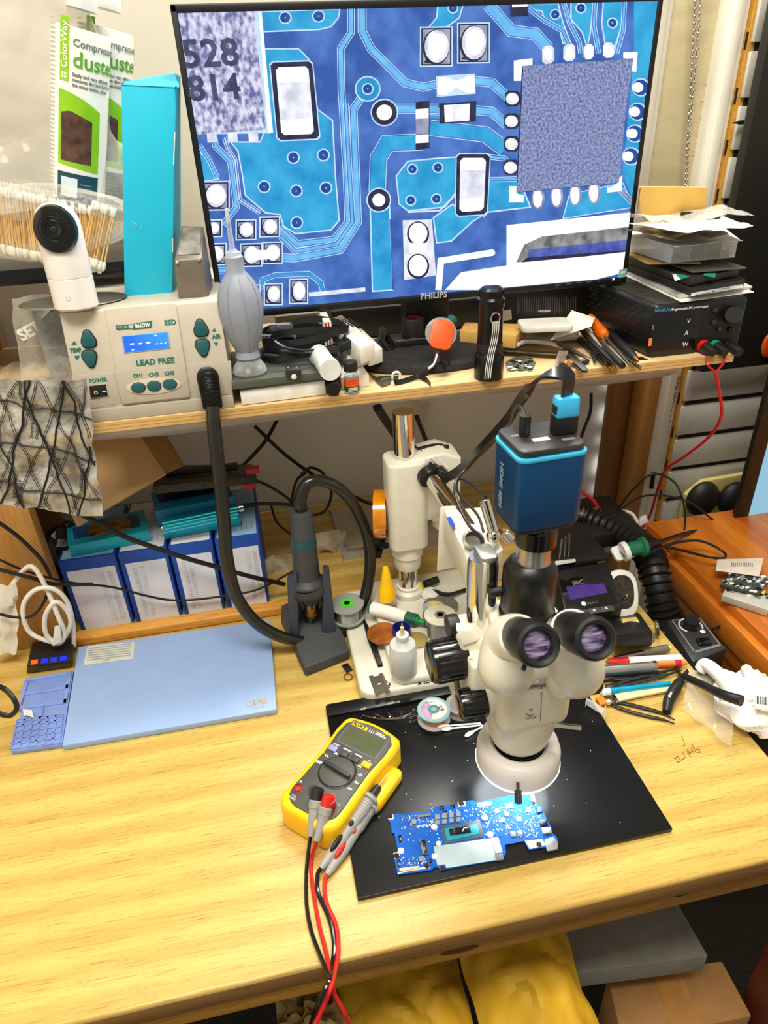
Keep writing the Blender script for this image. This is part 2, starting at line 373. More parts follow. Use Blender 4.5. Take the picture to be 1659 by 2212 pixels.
# ---------------- worktop
t=T('workbench','long yellow oak laminate workbench filling the foreground','desk',(0,.351,-.028))
kid(t,'desktop',lambda b:b.box(-.95,.545,.351,1.24,-.026,0,OAK,.0035,3),True)
kid(t,'edge_band',lambda b:b.box(-.95,.5449,.3503,.356,-.0255,-.0035,OAKE,.001),True,'darker oak edge strip')
def apron(b):
    b.box(-.95,.56,.353,.372,-.034,-.026,PLY,.002)
    b.box(-.95,.56,.357,.380,-.062,-.034,PLY,.002)
    b.sph((.366,.357,-.036),.008,M('knot',(60,30,14),.7),sx=1.6,sy=.3,sz=.7); b.sph((.119,.3575,-.045),.01,M('knot2',(84,36,16),.7),sx=2.2,sy=.2,sz=.6)
kid(t,'plywood_edge',apron,True,'rough raw plywood under the edge')
kid(t,'back_rail',lambda b:b.box(-.345,.545,.890,.912,0,.017,PINE,.004,3),True,'round-edged pine strip')
def scr(b):
    mk=M('scratch',(150,104,44),.8)
    def ln(pts): b.tube([Q(x,y,.0002) for x,y in pts],.0006,mk,5,0)
    for pts in (((1472,1612),(1479,1610),(1477,1600),(1472,1592)),((1455,1638),(1466,1634)),((1464,1647),(1459,1637)),((1464,1647),(1470,1644),(1466,1636)),((1471,1642),(1480,1636),(1474,1624)),((1485,1628),(1491,1625),(1484,1618)),((1484,1622),(1492,1635)),((1492,1615),(1499,1627)),((1491,1628),(1496,1620)),((1495,1608),(1503,1625),(1512,1626),(1511,1618),(1504,1619)),): ln(pts)
kid(t,'scratched_letters',scr,True,'thin brown scratched marks')
# right hand desk
zr=.0
def rd(b):
    x=Q(1464,1194,.03).x; yb=Q(1500,1112,.03).y
    b.box(x,1.6,.2,yb,.0,.030,ORGW,.004); b.box(x-.012,x+.01,.2,yb,-.03,.014,ORGW,.003); b.box(x+.005,1.6,.2,yb,-.10,0,ORGW)
    b.box(x-.004,x+.02,.2,yb,-.06,-.03,ORGW,.002)
one('side_desk','varnished orange wooden desk at the right with a stepped edge','desk',rd)
# ---------------- shelf
SZ=.3835
t=T('upper_shelf','birch plywood shelf carrying the monitor and the soldering units','shelf',(.2,.835,SZ-.014))
def shf(b): b.prism([(-.60,.905),(-.24,.905),(-.24,.835),(P(1590,775,.835).x-.004,.835),(P(1596,765,.835).x,.845),(P(1596,765,.835).x,.90),(.68,1.23),(-.60,1.23)],SZ-.014,SZ,BIRCH,.001)
kid(t,'board',shf,True)
kid(t,'front_edge',lambda b:[b.box(-.24,P(1588,775,.835).x-.005,.8342,.8360,SZ-.0135+k*.0045,SZ-.0135+k*.0045+.0038,PLYE) for k in range(3)],True,'layered pale plywood edge')
SHF=M('silver_tape_film',(168,160,150),.35,var=.15,scale=20,stretch=(1,1,10))
kid(t,'plastic_wrap',lambda b:b.sheet(lambda u,v:V((-.24+u*.82,.838+.02*v*v+.002*noise.noise(V((u*9,v*3,0))),SZ-.0145-.0155*v*(1+.35*math.sin(u*9))+ .0)),60,4,SHF,.0006),True,'loose grey film along the underside')
kid(t,'bracket',lambda b:(b.tube([P(815,880,.86),P(880,985,1.1),P(925,1100,1.24)],.0065,BLK,8,4),b.box(P(905,900,1.24).x,P(935,900,1.24).x,1.235,1.26,.2,.36,IVO,.002),b.tube([P(900,900,1.0),P(940,1000,1.2)],.004,BLK,8,3)),True,'black diagonal strut')
# ---------------- underneath
t=T('storage_drawer','grey steel case on the floor under the bench','case',(.42,.42,-.34))
def mk(b):
    q=[Q(1232,2105,-.33),Q(1530,2065,-.33),Q(1490,1960,-.33)]
    a,c=q[0],q[1]; d=V((.0,.22,0)); h=V((0,0,.04))
    b.hull([a-h,c-h,c+d-h,a+d-h,a,c,c+d,a+d],M('grey_case',(132,130,120),.6),.002)
kid(t,'case_body',mk,True)
def bx(b):
    a,c=Q(1312,2108,-.42),Q(1560,2075,-.42); e,f_=Q(1345,2212+40,-.42),Q(1625,2195,-.42)
    e=a+(e-a)*1.0; h=V((0,0,.20))
    b.hull([e-h,f_-h,c-h,a-h,e,f_,c,a],M('brown_carton',(164,118,66),.8,scale=30),.003)
    m=(a+c)/2; n=(e+f_)/2
    b.hull([m+V((-.022,0,.0005)),m+V((.022,0,.0005)),n+V((.022,0,.0005)),n+V((-.022,0,.0005))]+[p+V((0,0,.0006)) for p in (m+V((-.022,0,.0005)),m+V((.022,0,.0005)),n+V((.022,0,.0005)),n+V((-.022,0,.0005)))],M('packing_tape',(176,124,66),.25))
one('cardboard_box','closed brown taped carton under the bench at right','box',bx)
YP=M('yellow_kraft',(214,166,30),.65,var=.25,scale=9,bump=.1)
def pad_env(c,sx,sy,sz,seed,T_=None):
    def f(b):
        def fn(u,v):
            x=(u-.5)*2; y=(v-.5)*2; p=V((x*sx,y*sy,0)); n=nz3((x*1.6+seed,y*1.6,seed),1); n2=nz3((x*2.6+seed,y*3.2,seed),1)
            z=(1-abs(x)**3)*(1-abs(y)**3)*sz+ (n.x*.35+abs(n2.y)*.35)*sz
            return c+V((p.x+n.z*.012,p.y+n.y*.012,z))
        b.sheet(fn,34,34,YP,.002)
    return f
one('padded_envelope','large crumpled yellow padded envelope under the bench','envelope',pad_env(Q(1135,2130,-.27)+V((0,.02,0)),.068,.12,.05,2),sharp=.35)
one('padded_envelope','second yellow envelope at the left of the pile below the cables','envelope',pad_env(Q(880,2205,-.30)+V((0,.02,0)),.085,.11,.04,5),sharp=.35)
one('paper_bag','torn brown kraft paper scraps below the front edge behind the test leads','paper',lambda b:[b.sheet(lambda u,v:Q(600+60*k+u*110,2140+v*90,-.30)+V((0,0,.05*abs(noise.noise(V((u*4+k,v*3,k)))))),10,8,M('kraft_paper',(168,140,84),.8,var=.3,scale=12),.001) for k in range(2)],sharp=.3)
one('wooden_post','dark red wooden desk leg at the lower right','leg',lambda b:b.box(.57,.63,.33,.40,-.75,-.10,M('dark_red_wood',(96,40,22),.5),.004))
# ============================================================ MONITOR
MY=.975
mp=Plane((0,MY,.5),(0,-1,0))
def mpts(pts,off=0): return [mp.at(x,y,off) for x,y in pts]
TL,TR,BR,BL=mpts([(370,22),(1437,-28),(1350,612),(474,683)])
xl,xr=(TL.x+BL.x)/2,(TR.x+BR.x)/2; zt,zb=(TL.z+TR.z)/2,(BL.z+BR.z)/2
t=T('monitor','large black widescreen monitor showing a magnified blue circuit board','monitor',((xl+xr)/2,MY+.05,SZ))
kid(t,'housing',lambda b:(b.box(xl,xr,MY+.001,MY+.028,zb,zt,BLK,.004),b.box(xl+.12,xr-.12,MY+.026,MY+.06,zb+.05,zt-.08,BLK,.012)),True)
bez=M('bezel_black',(16,15,15),.4)
sx0,sx1,sz0,sz1=xl+.0075,xr-.0075,mp.at(900,640).z+.0015,zt-.0085
def bz(b):
    b.box(xl,sx0,MY-.0015,MY+.004,zb,zt,bez,.0015); b.box(sx1,xr,MY-.0015,MY+.004,zb,zt,bez,.0015)
    b.box(xl,xr,MY-.0015,MY+.004,sz1,zt,bez,.0015); b.box(xl,xr,MY-.004,MY+.004,zb-.002,sz0,bez,.002)
kid(t,'bezel',bz,True)
def st(b):
    b.box((xl+xr)/2-.035,(xl+xr)/2+.035,MY+.03,MY+.06,SZ+.01,zb+.12,BLK,.006)
kid(t,'stand_neck',st,True)
mbx=.245
DST=M('dusty_black',(34,32,29),.75,var=.35,scale=120,det=6)
kid(t,'stand_base',lambda b:b.lathe([(0,0),(.118,0),(.122,.004),(.120,.010),(.112,.013),(0,.014)],DST,Matrix.Translation((mbx,.965,SZ)),64,sx=1,sy=.72),True,'dusty oval foot')
def logo(b):
    f=Plane((0,MY-.0042,0),(0,-1,0)); m,l=f.frame(908,641,953,637); b.text('PHILIPS',.0125,M('logo_silver',(200,198,190),.4),m,bold=.0003)
    for k,(x,y) in enumerate(((1206,617),(1230,613),(1252,611),(1273,609),(1296,606))):
        m,l=f.frame(x-6,y,x+6,y-1); b.text(('0/<','0/v','</^','=/>','O')[k],.006,INKG,m)
    c=f.at(1325,603); b.box(c.x-.0013,c.x+.0013,c.y-.0004,c.y,c.z-.0013,c.z+.0013,M('led_white',(255,255,255),.5,emit=2))
kid(t,'bezel_marks',logo,True)
def es(b):
    f=Plane((0,MY-.0045,0),(0,-1,0)); b.poly([f.at(*q) for q in ((1338,582),(1355,580),(1351,598),(1335,600))],M('sticker_teal',(120,200,200),.5))
    b.poly([f.at(*q,.0002) for q in ((1341,586),(1352,585),(1350,590),(1340,591))],PAP)
kid(t,'energy_sticker',es,True)
def screen(b):
    L=[0]
    G=dict(
     dk=glow('px_dark_blue',(44,84,160),(76,120,196),28,1.0), cy=glow('px_cyan',(24,138,196),(52,168,216),34,1.0),
     lb=glow('px_light_blue',(90,168,226),(112,190,236),60), wh=glow('px_white_line',(176,206,246),(200,222,250),60), ww=glow('px_white',(246,246,254),(255,255,255),40),
     sv=glow('px_silver',(196,198,214),(238,238,248),60), gy=glow('px_grey',(120,124,150),(160,164,190),60),
     bk=glow('px_black',(18,22,48),(44,50,80),80), nv=glow('px_navy',(10,56,130),(24,80,160),80),
     c1=glow('px_chip_lavender',(96,100,150),(214,214,238),170,1.0,8,(.38,.62),(1,1,.7)), c2=glow('px_chip_slate',(84,96,140),(150,160,200),330,1.0,6,(.36,.64)),
     ind=glow('px_indigo',(56,70,150),(90,104,180),60), ol=glow('px_shadow',(80,84,84),(150,152,150),60))
    b.poly([V((sx0,MY-.0002,sz0)),V((sx1,MY-.0002,sz0)),V((sx1,MY-.0002,sz1)),V((sx0,MY-.0002,sz1))],G['dk'])
    def clip(pts):
        # clip polygon to the lit area in plane coords
        P2=[(p.x,p.z) for p in pts]
        for ax,lim,s in ((0,sx0,1),(0,sx1,-1),(1,sz0,1),(1,sz1,-1)):
            out=[]
            for i in range(len(P2)):
                a,c=P2[i],P2[(i+1)%len(P2)]; da,dc=(a[ax]-lim)*s,(c[ax]-lim)*s
                if da>=0: out.append(a)
                if (da>=0)!=(dc>=0): tt=da/(da-dc); out.append((a[0]+(c[0]-a[0])*tt,a[1]+(c[1]-a[1])*tt))
            P2=out
            if not P2: return []
        return P2
    def pg(pts,m,same=False):
        if not same: L[0]+=1
        off=.0003+L[0]*.000004
        q=clip(mpts(pts)); 
        if len(q)>2: b.poly([V((x,MY-off,z)) for x,z in q],G[m])
    def out(pts,m,w=3,ml='wh'):  # outlined polygon
        cx=sum(p[0] for p in pts)/len(pts); cy=sum(p[1] for p in pts)/len(pts)
        pg(pts,m); line(pts+[pts[0]],w,ml)
    def line(pts,w,m):
        n=len(pts); Ls,Rs=[],[]
        for i,(x,y) in enumerate(pts):
            a=pts[max(i-1,0)]; c=pts[min(i+1,n-1)]
            if pts[0]==pts[-1]:
                if i==0: a=pts[-2]
                if i==n-1: c=pts[1]
            d1=V((x-a[0],y-a[1])); d2=V((c[0]-x,c[1]-y))
            d1=d1.normalized() if d1.length>0 else d2.normalized(); d2=d2.normalized() if d2.length>0 else d1
            n1=V((-d1.y,d1.x)); n2=V((-d2.y,d2.x)); nn=(n1+n2); nn=nn.normalized() if nn.length>.01 else n1; k=w/2/max(.5,nn.dot(n1))
            Ls.append((x+nn.x*k,y+nn.y*k)); Rs.append((x-nn.x*k,y-nn.y*k))
        L[0]+=1
        for i in range(n-1): pg([Ls[i],Ls[i+1],Rs[i+1],Rs[i]],m,True)
    def trace(pts,w,m='lb',o='wh'): line(pts,w+7,o); line(pts,w+4,'dk'); line(pts,w,m)
    def via(x,y,r=12): pg(circ(x,y,r,20),'wh'); pg(circ(x,y,r-3,20),'nv'); pg(circ(x,y,2,8),'lb')
    z3=lambda l:[(370+x/3.13,y/3.13) for x,y in l]; z4=lambda l:[(880+x/2.86,y/2.86) for x,y in l]
    # copper areas
    out(z3([(590,80),(1140,60),(1130,120),(1080,180),(1000,200),(610,215)]),'cy')
    out(z3([(625,330),(860,330),(930,400),(950,560),(990,740),(1090,815),(1110,1200),(1135,1490),(1080,1555),(840,1580),(760,1530),(735,1450),(640,1440),(500,1320),(480,1180),(450,1020),(400,960),(600,960),(640,870)]),'cy')
    out(z3([(150,1000),(260,1080),(320,1210),(200,1230)]),'cy')
    trace(z3([(1700,960),(1460,970),(1400,1070),(1392,1300)]),30,'cy')
    out(z3([(1345,1400),(1475,1400),(1500,1960),(1360,1970)]),'cy')
    out(z3([(1520,1190),(1600,1090),(1800,1070),(1960,1060),(1960,1250),(1850,1400),(1600,1425),(1540,1380)]),'cy')
    out(z4([(160,1345),(280,1260),(330,1320),(480,1320),(400,1370),(270,1490),(180,1500)]),'cy')
    out(z4([(490,1120),(690,1110),(760,1280),(500,1310),(470,1340)]),'cy')
    out(z4([(1000,1200),(1330,1130),(1400,1280),(960,1350)]),'cy',2)
    out(z4([(1400,0),(1580,0),(1480,700),(1400,1250),(1330,1080),(1400,350)]),'cy',1,'cy')
    out(z4([(190,20),(350,10),(320,110),(240,170),(130,170),(180,110)]),'cy')
    out(z4([(640,30),(930,20),(960,140),(1010,270),(960,270),(940,180),(860,150),(830,70)]),'cy')
    out(z4([(1010,0),(1150,0),(1130,200),(1110,300),(1080,200),(1010,120)]),'cy')
    out(z4([(1210,0),(1340,0),(1320,170),(1280,290),(1220,270),(1200,150)]),'cy')
    # traces
    trace(z3([(1215,60),(1215,220),(1145,330),(1150,600),(1185,1200),(1195,1500),(1100,1620),(850,1650),(730,1540)]),9)
    trace(z3([(1290,60),(1290,210),(1350,330),(1580,560),(1700,590)])+z4([(180,520)]),12)
    trace(z3([(1320,590),(1270,680),(1230,740),(1240,1000),(1260,1500),(1140,1690),(830,1745),(740,1740)]),11)
    trace(z3([(1180,700),(1200,1100),(1225,1500),(1120,1650),(840,1700),(740,1600)]),6)
    trace(z3([(290,930),(300,990),(400,1090),(440,1400),(350,1520)]),7); trace(z3([(360,930),(380,1000),(430,1080),(460,1350),(600,1440)]) ,3,'wh','wh')
    trace(z3([(190,980),(260,1090),(310,1200)]),4); trace(z3([(320,1830),(460,1830),(500,1740)]),8)
    trace(z4([(500,30),(640,190),(790,210),(870,300)]),20); trace(z4([(140,790),(480,830),(600,920)]),28,'cy'); trace(z4([(420,680),(520,690),(610,770)]),14); trace(z4([(410,500),(520,510),(620,600)]),14); trace(z4([(440,960),(600,980),(640,1020)]),5)
    trace(z4([(60,700),(230,700)]),14); trace(z3([(1510,735),(1800,735)]),14); trace(z4([(510,1110),(690,1105)]),4)
    trace(z4([(720,30),(850,130),(960,190),(1000,290)]),5); trace(z4([(960,0),(1000,140),(1060,260),(1070,330)]),4); trace(z4([(1160,0),(1150,150),(1180,330)]),4); trace(z4([(1340,0),(1330,190),(1290,330)]),4)
    trace(z4([(1310,1170),(1400,1260)]),6,'gy'); line(z4([(0,1310),(200,1300),(300,1200)]),4,'wh'); line(z3([(1480,1480),(1500,1960)]),3,'ind')
    trace(z3([(600,1950),(620,1890),(700,1860),(930,1850),(1010,1910),(1030,1990)]),5,'cy')
    # vias
    for x,y in z3([(770,120),(995,110),(825,1065),(1028,1048),(628,1262),(845,1290),(1045,1270),(848,1505)]): via(x,y,14)
    for x,y in z4([(280,50),(912,90),(1070,50),(1265,142),(30,1045),(188,1035),(20,1237),(178,1228)]): via(x,y,12)
    pg(circ(794,192,28),'wh'); pg(circ(794,192,25),'cy'); via(794,192,13)
    for x,y,r in ((830,243,25),(818,432,22)): pg(circ(x,y,r+5),'wh'); pg(circ(x,y,r+2),'bk'); pg(circ(x,y,r-8),'ww'); 
    # capacitors, upright
    def cap(q,b0=1):
        xs=[p[0] for p in q]; 
        def ins(k,m,s=1):
            cx=sum(p[0] for p in q)/4; cy=sum(p[1] for p in q)/4
            pg(rq([(cx+(x-cx)*k[0],cy+(y-cy)*k[1]) for x,y in q]),m)
        ins((1.35,1.18),'wh'); ins((1.28,1.14),'bk'); ins((1,1),'ww'); 
        a=[(q[0][0]*(1-t)+q[3][0]*t,q[0][1]*(1-t)+q[3][1]*t) for t in (.23,.77)]; c=[(q[1][0]*(1-t)+q[2][0]*t,q[1][1]*(1-t)+q[2][1]*t) for t in (.23,.77)]
        pg([a[0],c[0],c[1],a[1]],'sv')
    def rq(q):
        o=[]
        for i in range(4):
            p=q[i];a=q[i-1];c=q[(i+1)%4]
            for t,r in ((.18,a),(.06,a),(.06,c),(.18,c)): 
                l=math.dist(p,r); k=min(t*110/l,.4); o.append((p[0]+(r[0]-p[0])*k,p[1]+(r[1]-p[1])*k))
        return o
    cap(z3([(705,455),(925,448),(965,905),(745,915)])); cap(z4([(325,975),(485,975),(470,1300),(320,1310)]))
    # solder pads
    def pad(x0,y0,x1,y1,r=1,m='ww',dx=0): 
        w_,h=x1-x0,y1-y0; pg([(x0-5,y0-5),(x1+5,y0-6),(x1+5,y1+4),(x0-5,y1+5)],'wh'); pg([(x0-2,y0-2),(x1+2,y0-3),(x1+2,y1+1),(x0-2,y1+2)],'bk'); pg([(x0+1,y0+1),(x1-1,y0),(x1-1,y1-2),(x0+1,y1-1)],'gy')
        pg(circ((x0+x1)/2-1,(y0+y1)/2+1,w_*.47,20,h*.5),'bk'); pg(circ((x0+x1)/2+1,(y0+y1)/2-1,w_*.43,20,h*.46),'sv'); pg(circ((x0+x1)/2+2,(y0+y1)/2-2,w_*.33,20,h*.36),m); pg([(x0+4,y1-5),(x0+w_*.4,y1-2),(x0+w_*.2,y1-w_*.25)],'bk')
    for q in (z4([(90,180),(265,400)]),z4([(320,155),(495,380)]),z3([(450,1500),(560,1610)]),z3([(610,1480),(720,1590)]),z3([(230,1500),(330,1590)]),z3([(240,1660),(360,1780)]),z3([(480,1660),(600,1790)]),z3([(630,1650),(740,1770)]),z3([(220,1240),(380,1410)]),z3([(640,1930),(740,2050)]),z3([(810,1900),(910,2040)]),z3([(320,1950),(420,2060)]),z3([(500,1940),(590,2050)])): pad(q[0][0],q[0][1],q[1][0],q[1][1])
    pg(z3([(520,1690),(700,1690),(700,1750),(520,1760)]),'ww')
    # bow-tie component, small parts
    pg(z4([(175,470),(415,455),(420,580),(180,600)]),'wh'); pg(z4([(185,480),(230,475),(300,500),(380,465),(412,470),(415,570),(360,575),(300,540),(240,585),(185,585)]),'ww')
    pg(z4([(195,640),(425,625),(420,750),(200,765)]),'bk'); pg(z4([(225,650),(385,640),(380,745),(230,755)]),'ww'); pg(z4([(275,650),(335,646),(335,745),(280,750)]),'sv')
    pg(z4([(50,630),(135,625),(135,915),(50,925)]),'bk'); pg(z4([(50,675),(130,670),(130,730),(50,735)]),'ww'); pg(z4([(50,735),(132,730),(130,830),(50,830)]),'gy'); pg(z4([(50,835),(130,830),(130,880),(50,885)]),'ww')
    pg(z4([(630,30),(745,25),(745,100),(635,105)]),'bk'); pg(z4([(640,0),(740,0),(740,40),(645,45)]),'ww')
    pg(z4([(-30,1360),(150,1355),(175,1700),(-20,1730)]),'sv')
    for cy_ in (1440,1640): pg(circ(*z4([(65,cy_+4)])[0],24,24,27),'bk'); pg(circ(*z4([(65,cy_)])[0],20,24,23),'ww')
    pg(z4([(10,1500),(120,1500),(120,1560),(10,1560)]),'ww')
    # left chip
    pg(z3([(20,80),(600,60),(690,900),(150,910)]),'wh'); pg(z3([(590,80),(610,80),(685,890),(655,905)]),'ww')
    pg(z3([(10,80),(560,70),(640,875),(130,915)]),'c1')
    f=Plane((0,MY-.0003-(L[0]+6)*.000004,0),(0,-1,0))
    for s_,x,y,h in (('528',393,121,.038),('814',405,195,.036)):
        m,l=f.frame(x,y,x+60,y-3); b.text(s_,h,glow('px_etched',(52,54,86),(78,80,112),90),m,xs=1.15,bold=.0009)
    L[0]+=6
    for x in (240,380,520): pg(z3([(x,900),(x+65,895),(x+70,960),(x+5,965)]),'sv')
    # right chip + legs
    for q in ([(830,285),(905,280),(905,390),(830,400)],[(960,275),(1035,270),(1035,375),(960,380)],[(1085,275),(1150,272),(1150,365),(1085,370)],[(1205,265),(1275,262),(1275,355),(1205,360)]): pg(rq(z4(q)),'sv'); pg(circ(*z4([((q[0][0]+q[1][0])/2,q[0][1]+50)])[0],9,16,14),'ww')
    for x,y in ((645,610),(640,750),(640,890),(635,1035)): pg(rq(z4([(x-45,y-50),(x+50,y-50),(x+50,y+45),(x-45,y+45)])),'bk'); pg(circ(*z4([(x,y)])[0],14,16,13),'sv'); pg(circ(*z4([(x-5,y-5)])[0],9,16,8),'ww')
    for x,y in ((1420,540),(1400,690),(1385,825),(1360,965)): pg(circ(*z4([(x+20,y)])[0],20,18),'wh'); pg(circ(*z4([(x+16,y)])[0],17,18),'nv'); pg(circ(*z4([(x,y)])[0],12,16,11),'ww')
    for x,y in ((805,1225),(920,1215),(1035,1205),(1150,1190)): pg(circ(*z4([(x,y)])[0],14,16,24),'gy'); pg(circ(*z4([(x-3,y)])[0],10,16,20),'ww')
    pg(z4([(655,375),(770,360),(770,400),(705,410),(700,500),(655,500)]),'ww'); pg(z4([(1330,325),(1420,320),(1410,445),(1375,440),(1385,365),(1330,360)]),'ww')
    pg(z4([(625,1150),(680,1150),(680,1200),(720,1205),(715,1250),(625,1250)]),'ww'); pg(z4([(1290,1120),(1325,1080),(1320,1180),(1230,1190),(1230,1160),(1290,1140)]),'ww')
    pg(z4([(705,410),(1392,360),(1345,700),(1300,1130),(670,1190)]),'bk'); pg(z4([(712,408),(1392,362),(1345,700),(1303,1128),(674,1187),(695,800)]),'c2')
    # bottom right metal shield
    pg(z4([(610,1390),(1390,1310),(1360,1700),(1340,1660),(610,1640)]),'ww'); pg(z4([(720,1510),(830,1460),(1370,1400),(1360,1560),(670,1620)]),'ol')
    pg(z4([(750,1540),(1360,1480),(1350,1550),(740,1600)]),'ind'); pg(z4([(740,1590),(1350,1545),(1350,1560),(700,1620)]),'bk')
    pg(z4([(330,1680),(600,1640),(1345,1555),(1345,1680),(900,1790),(230,1790)]),'ww')
    line(z4([(190,1790),(205,1610),(520,1560)]),14,'ww'); pg(circ(*z4([(520,1560)])[0],7),'ww')
    line(z3([(930,1990),(1310,1955)]),9,'sv')
screen_o=kid(t,'screen',screen,True,sharp=0)
# ============================================================ HOT AIR STATION ON THE SHELF
BEI=M('station_beige',(198,188,170),.5,var=.03); BEI2=M('station_grey_beige',(178,168,150),.5,var=.03); TEAL=M('teal_rubber',(22,84,88),.45); TINK=M('teal_ink',(24,110,96),.6)
ft=V((0,.862,.512)); fb=V((0,.838,.3845)); fn_=V((0,-(ft.z-fb.z),(ft.y-fb.y))).normalized()
F=Plane(fb,fn_)
t=T('hot_air_station','beige hot air rework station with blue display and black hose','soldering station',(-.13,.95,SZ))
A_,B_,C_,D_=F.at(172,887),F.at(503,852),F.at(473,650),F.at(128,678)
def body(b):
    yb=1.085
    b.hull([A_,B_,V((B_.x,yb,A_.z)),V((A_.x,yb,A_.z)),D_,C_,V((C_.x,yb,C_.z)),V((D_.x,yb,D_.z))],BEI,.0015)
kid(t,'housing',body,True)
def base(b):
    y0=.836; z0=SZ+.0003
    b.hull([V((A_.x+.0,y0,z0)),V((B_.x,y0,z0)),V((B_.x,1.085,z0)),V((A_.x,1.085,z0)),A_+V((0,-.004,0)),B_+V((0,-.004,0)),V((B_.x,1.085,B_.z)),V((A_.x,1.085,A_.z))],BEI2,.001)
kid(t,'base_skirt',base,True,'darker grey base strip')
def panel(b,q,off,mt,bev=.0008):
    a=[F.at(*p,off) for p in q]; c=[F.at(*p,-.002) for p in q]; b.hull(c+a,mt,bev)
for qq_ in ([(154,813),(251,803),(263,872),(171,886)],[(398,789),(499,779),(503,851),(411,857)]): kid(t,'lower_band',lambda b:panel(b,qq_,.0008,BEI2),True,'greyer lower front band')
def mid(b):
    panel(b,[(225,668),(379,654),(411,857),(264,873)],.0035,BEI); panel(b,[(246,803),(397,789),(411,857),(264,873)],.0038,BEI2)
    c=F.frame(333,834,380,830,.0040)[0]; b.prism(circ(0,0,.033,40,.0098),-.001,.0008,BEI,.0004,T=c)
kid(t,'centre_panel',mid,True)
LCD=glow('lcd_blue',(20,70,235),(50,150,255),14,1.1); LCW=glow('lcd_white',(215,240,255),s=1.3)
def lcd(b):
    panel(b,[(261,725),(363,716),(369,753),(268,764)],.0043,M('lcd_frame',(150,170,190),.4),.0004)
    b.poly([F.at(*p,.0046) for p in ((264,727),(361,718),(366,751),(270,761))],LCD)
    for x0,y0,w,h in ((281,742,9,3),(299,741,9,3),(316,739,9,3),(337,742,4,2),(346,741,4,2),(355,740,4,2),(284,755,6,2),(333,724,7,2)):
        b.poly([F.at(*p,.0049) for p in ((x0,y0),(x0+w,y0-.8),(x0+w,y0+h-.8),(x0,y0+h))],LCW)
kid(t,'display',lcd,True,'glowing blue display')
def tx(b,s,x,y,x2,y2,size,m,off=.0009,al='LEFT',bold=.0003,xs=1):
    mm,l=F.frame(x,y,x2,y2,off); b.text(s,size,m,mm,al,bold=bold,xs=xs)
def marks(b):
    for q,mm,o in (([(249,703),(324,697),(324,694+15),(251,712)],TINK,.0040),([(250.5,704),(323,698),(322,708),(252,711)],BEI,.0042),([(290,698),(328,693.5),(327,707.5),(286,712)],TINK,.0043)): b.poly([F.at(*p,o) for p in q],mm)
    tx(b,'QUICK',251,708,324,702,.0064,TINK,.0046,xs=.74); tx(b,'861DW',292,704.5,326,701.5,.0064,PAP,.0046,xs=.80); tx(b,'ESD',355,698,378,696,.008,TINK,.0041)
    tx(b,'LEAD FREE',294,785,355,780,.0095,TINK,.0041,xs=1.0); tx(b,'CH1',287,813,303,811.5,.0062,TINK,.0041); tx(b,'CH2',321,810.5,337,809,.0062,TINK,.0041); tx(b,'CH3',355,807.5,372,806,.0062,TINK,.0041)
    tx(b,'TEMP',151,758,175,756,.0068,TINK,xs=.78); tx(b,'POWER',193,824,222,821,.0068,TINK,xs=.88); tx(b,'AIR',458,728,471,727,.0068,TINK)
    for q in (((154,745),(160,736),(166,744)),((160,769),(172,768),(166,778)),((458,716),(463,708),(467,715)),((462,740),(471,739),(467,747))): b.poly([F.at(*p,.0009) for p in q],TINK)
kid(t,'printed_marks',marks,True)
def shield(n,x,y,up):
    def f(b):
        m,_=F.frame(x,y,x+10,y-1,.0008); pts=[]
        for k in range(24):
            a=2*PI*k/24; r=.0082*(1+.12*math.cos(3*(a-PI/2))); pts.append((r*math.cos(a)*.95,(1 if up else -1)*r*math.sin(a)*1.2))
        b.prism([(p[0]*1.14,p[1]*1.12) for p in pts],-.001,.0006,BLK,.0002,T=m); b.prism(pts,0,.003,TEAL,.0012,T=m)
    kid(t,'button',f,True)
shield(0,191,734,True); shield(0,194,773,False); shield(0,434,710,True); shield(0,438,749,False)
for x,y in ((299,837.5),(333,834),(367,830)):
    def f(b): 
        m,_=F.frame(x,y,x+10,y-1,.0046); b.prism(circ(0,0,.0087,24,.0066),-.0005,.0003,BLK,T=m); b.prism(circ(0,0,.0080,24,.0060),0,.0026,TEAL,.001,T=m)
    kid(t,'button',f,True)
def sw(b):
    panel(b,[(188,832),(231,828),(236,858),(194,863)],.0016,BEI2,.0005); 
    a=[F.at(*p,.0018) for p in ((192,834),(229,830),(233,856),(196,859))]; c=[F.at(193,835,.0040),F.at(229,831,.0020),F.at(233,856,.0020),F.at(196,859,.0040)]
    b.hull(a+c,BLK,.0004)
    m,_=F.frame(207,848,217,847,.0043); tb=[]; b.prism(circ(0,0,.0022,16),0,.0002,PAP,T=m); b.prism(circ(0,0,.0014,16),.0002,.0003,BLK,T=m); b.box(.0075,.012,-.0004,.0004,-.0008,.0002,PAP,T=m)
kid(t,'power_switch',sw,True,'black rocker switch')
def hose(b):
    H=[F.at(449,818,0),F.at(452,838,.012)+V((0,0,-.001))]
    pts=[F.at(449,814,-.002),F.at(450,822,.012),F.at(455,850,.020),F.at(460,880,.020)]
    sp=smoothpath(pts,14)
    b.tube(sp,lambda u:.0125-.0012*u,BLK,16,0)
    for k in range(0,40):
        u=k/39; i=min(int(u*(len(sp)-1)),len(sp)-2); fr_=u*(len(sp)-1)-i; p=sp[i].lerp(sp[i+1],fr_); d=(sp[i+1]-sp[i]).normalized(); r=.0136-.0012*u
        b.lathe([(r-.001,-.0006),(r,0),(r-.001,.0006)],RUB,frm(p,(1,0,0),d),20,cap=False)
kid(t,'hose_collar',hose,True)
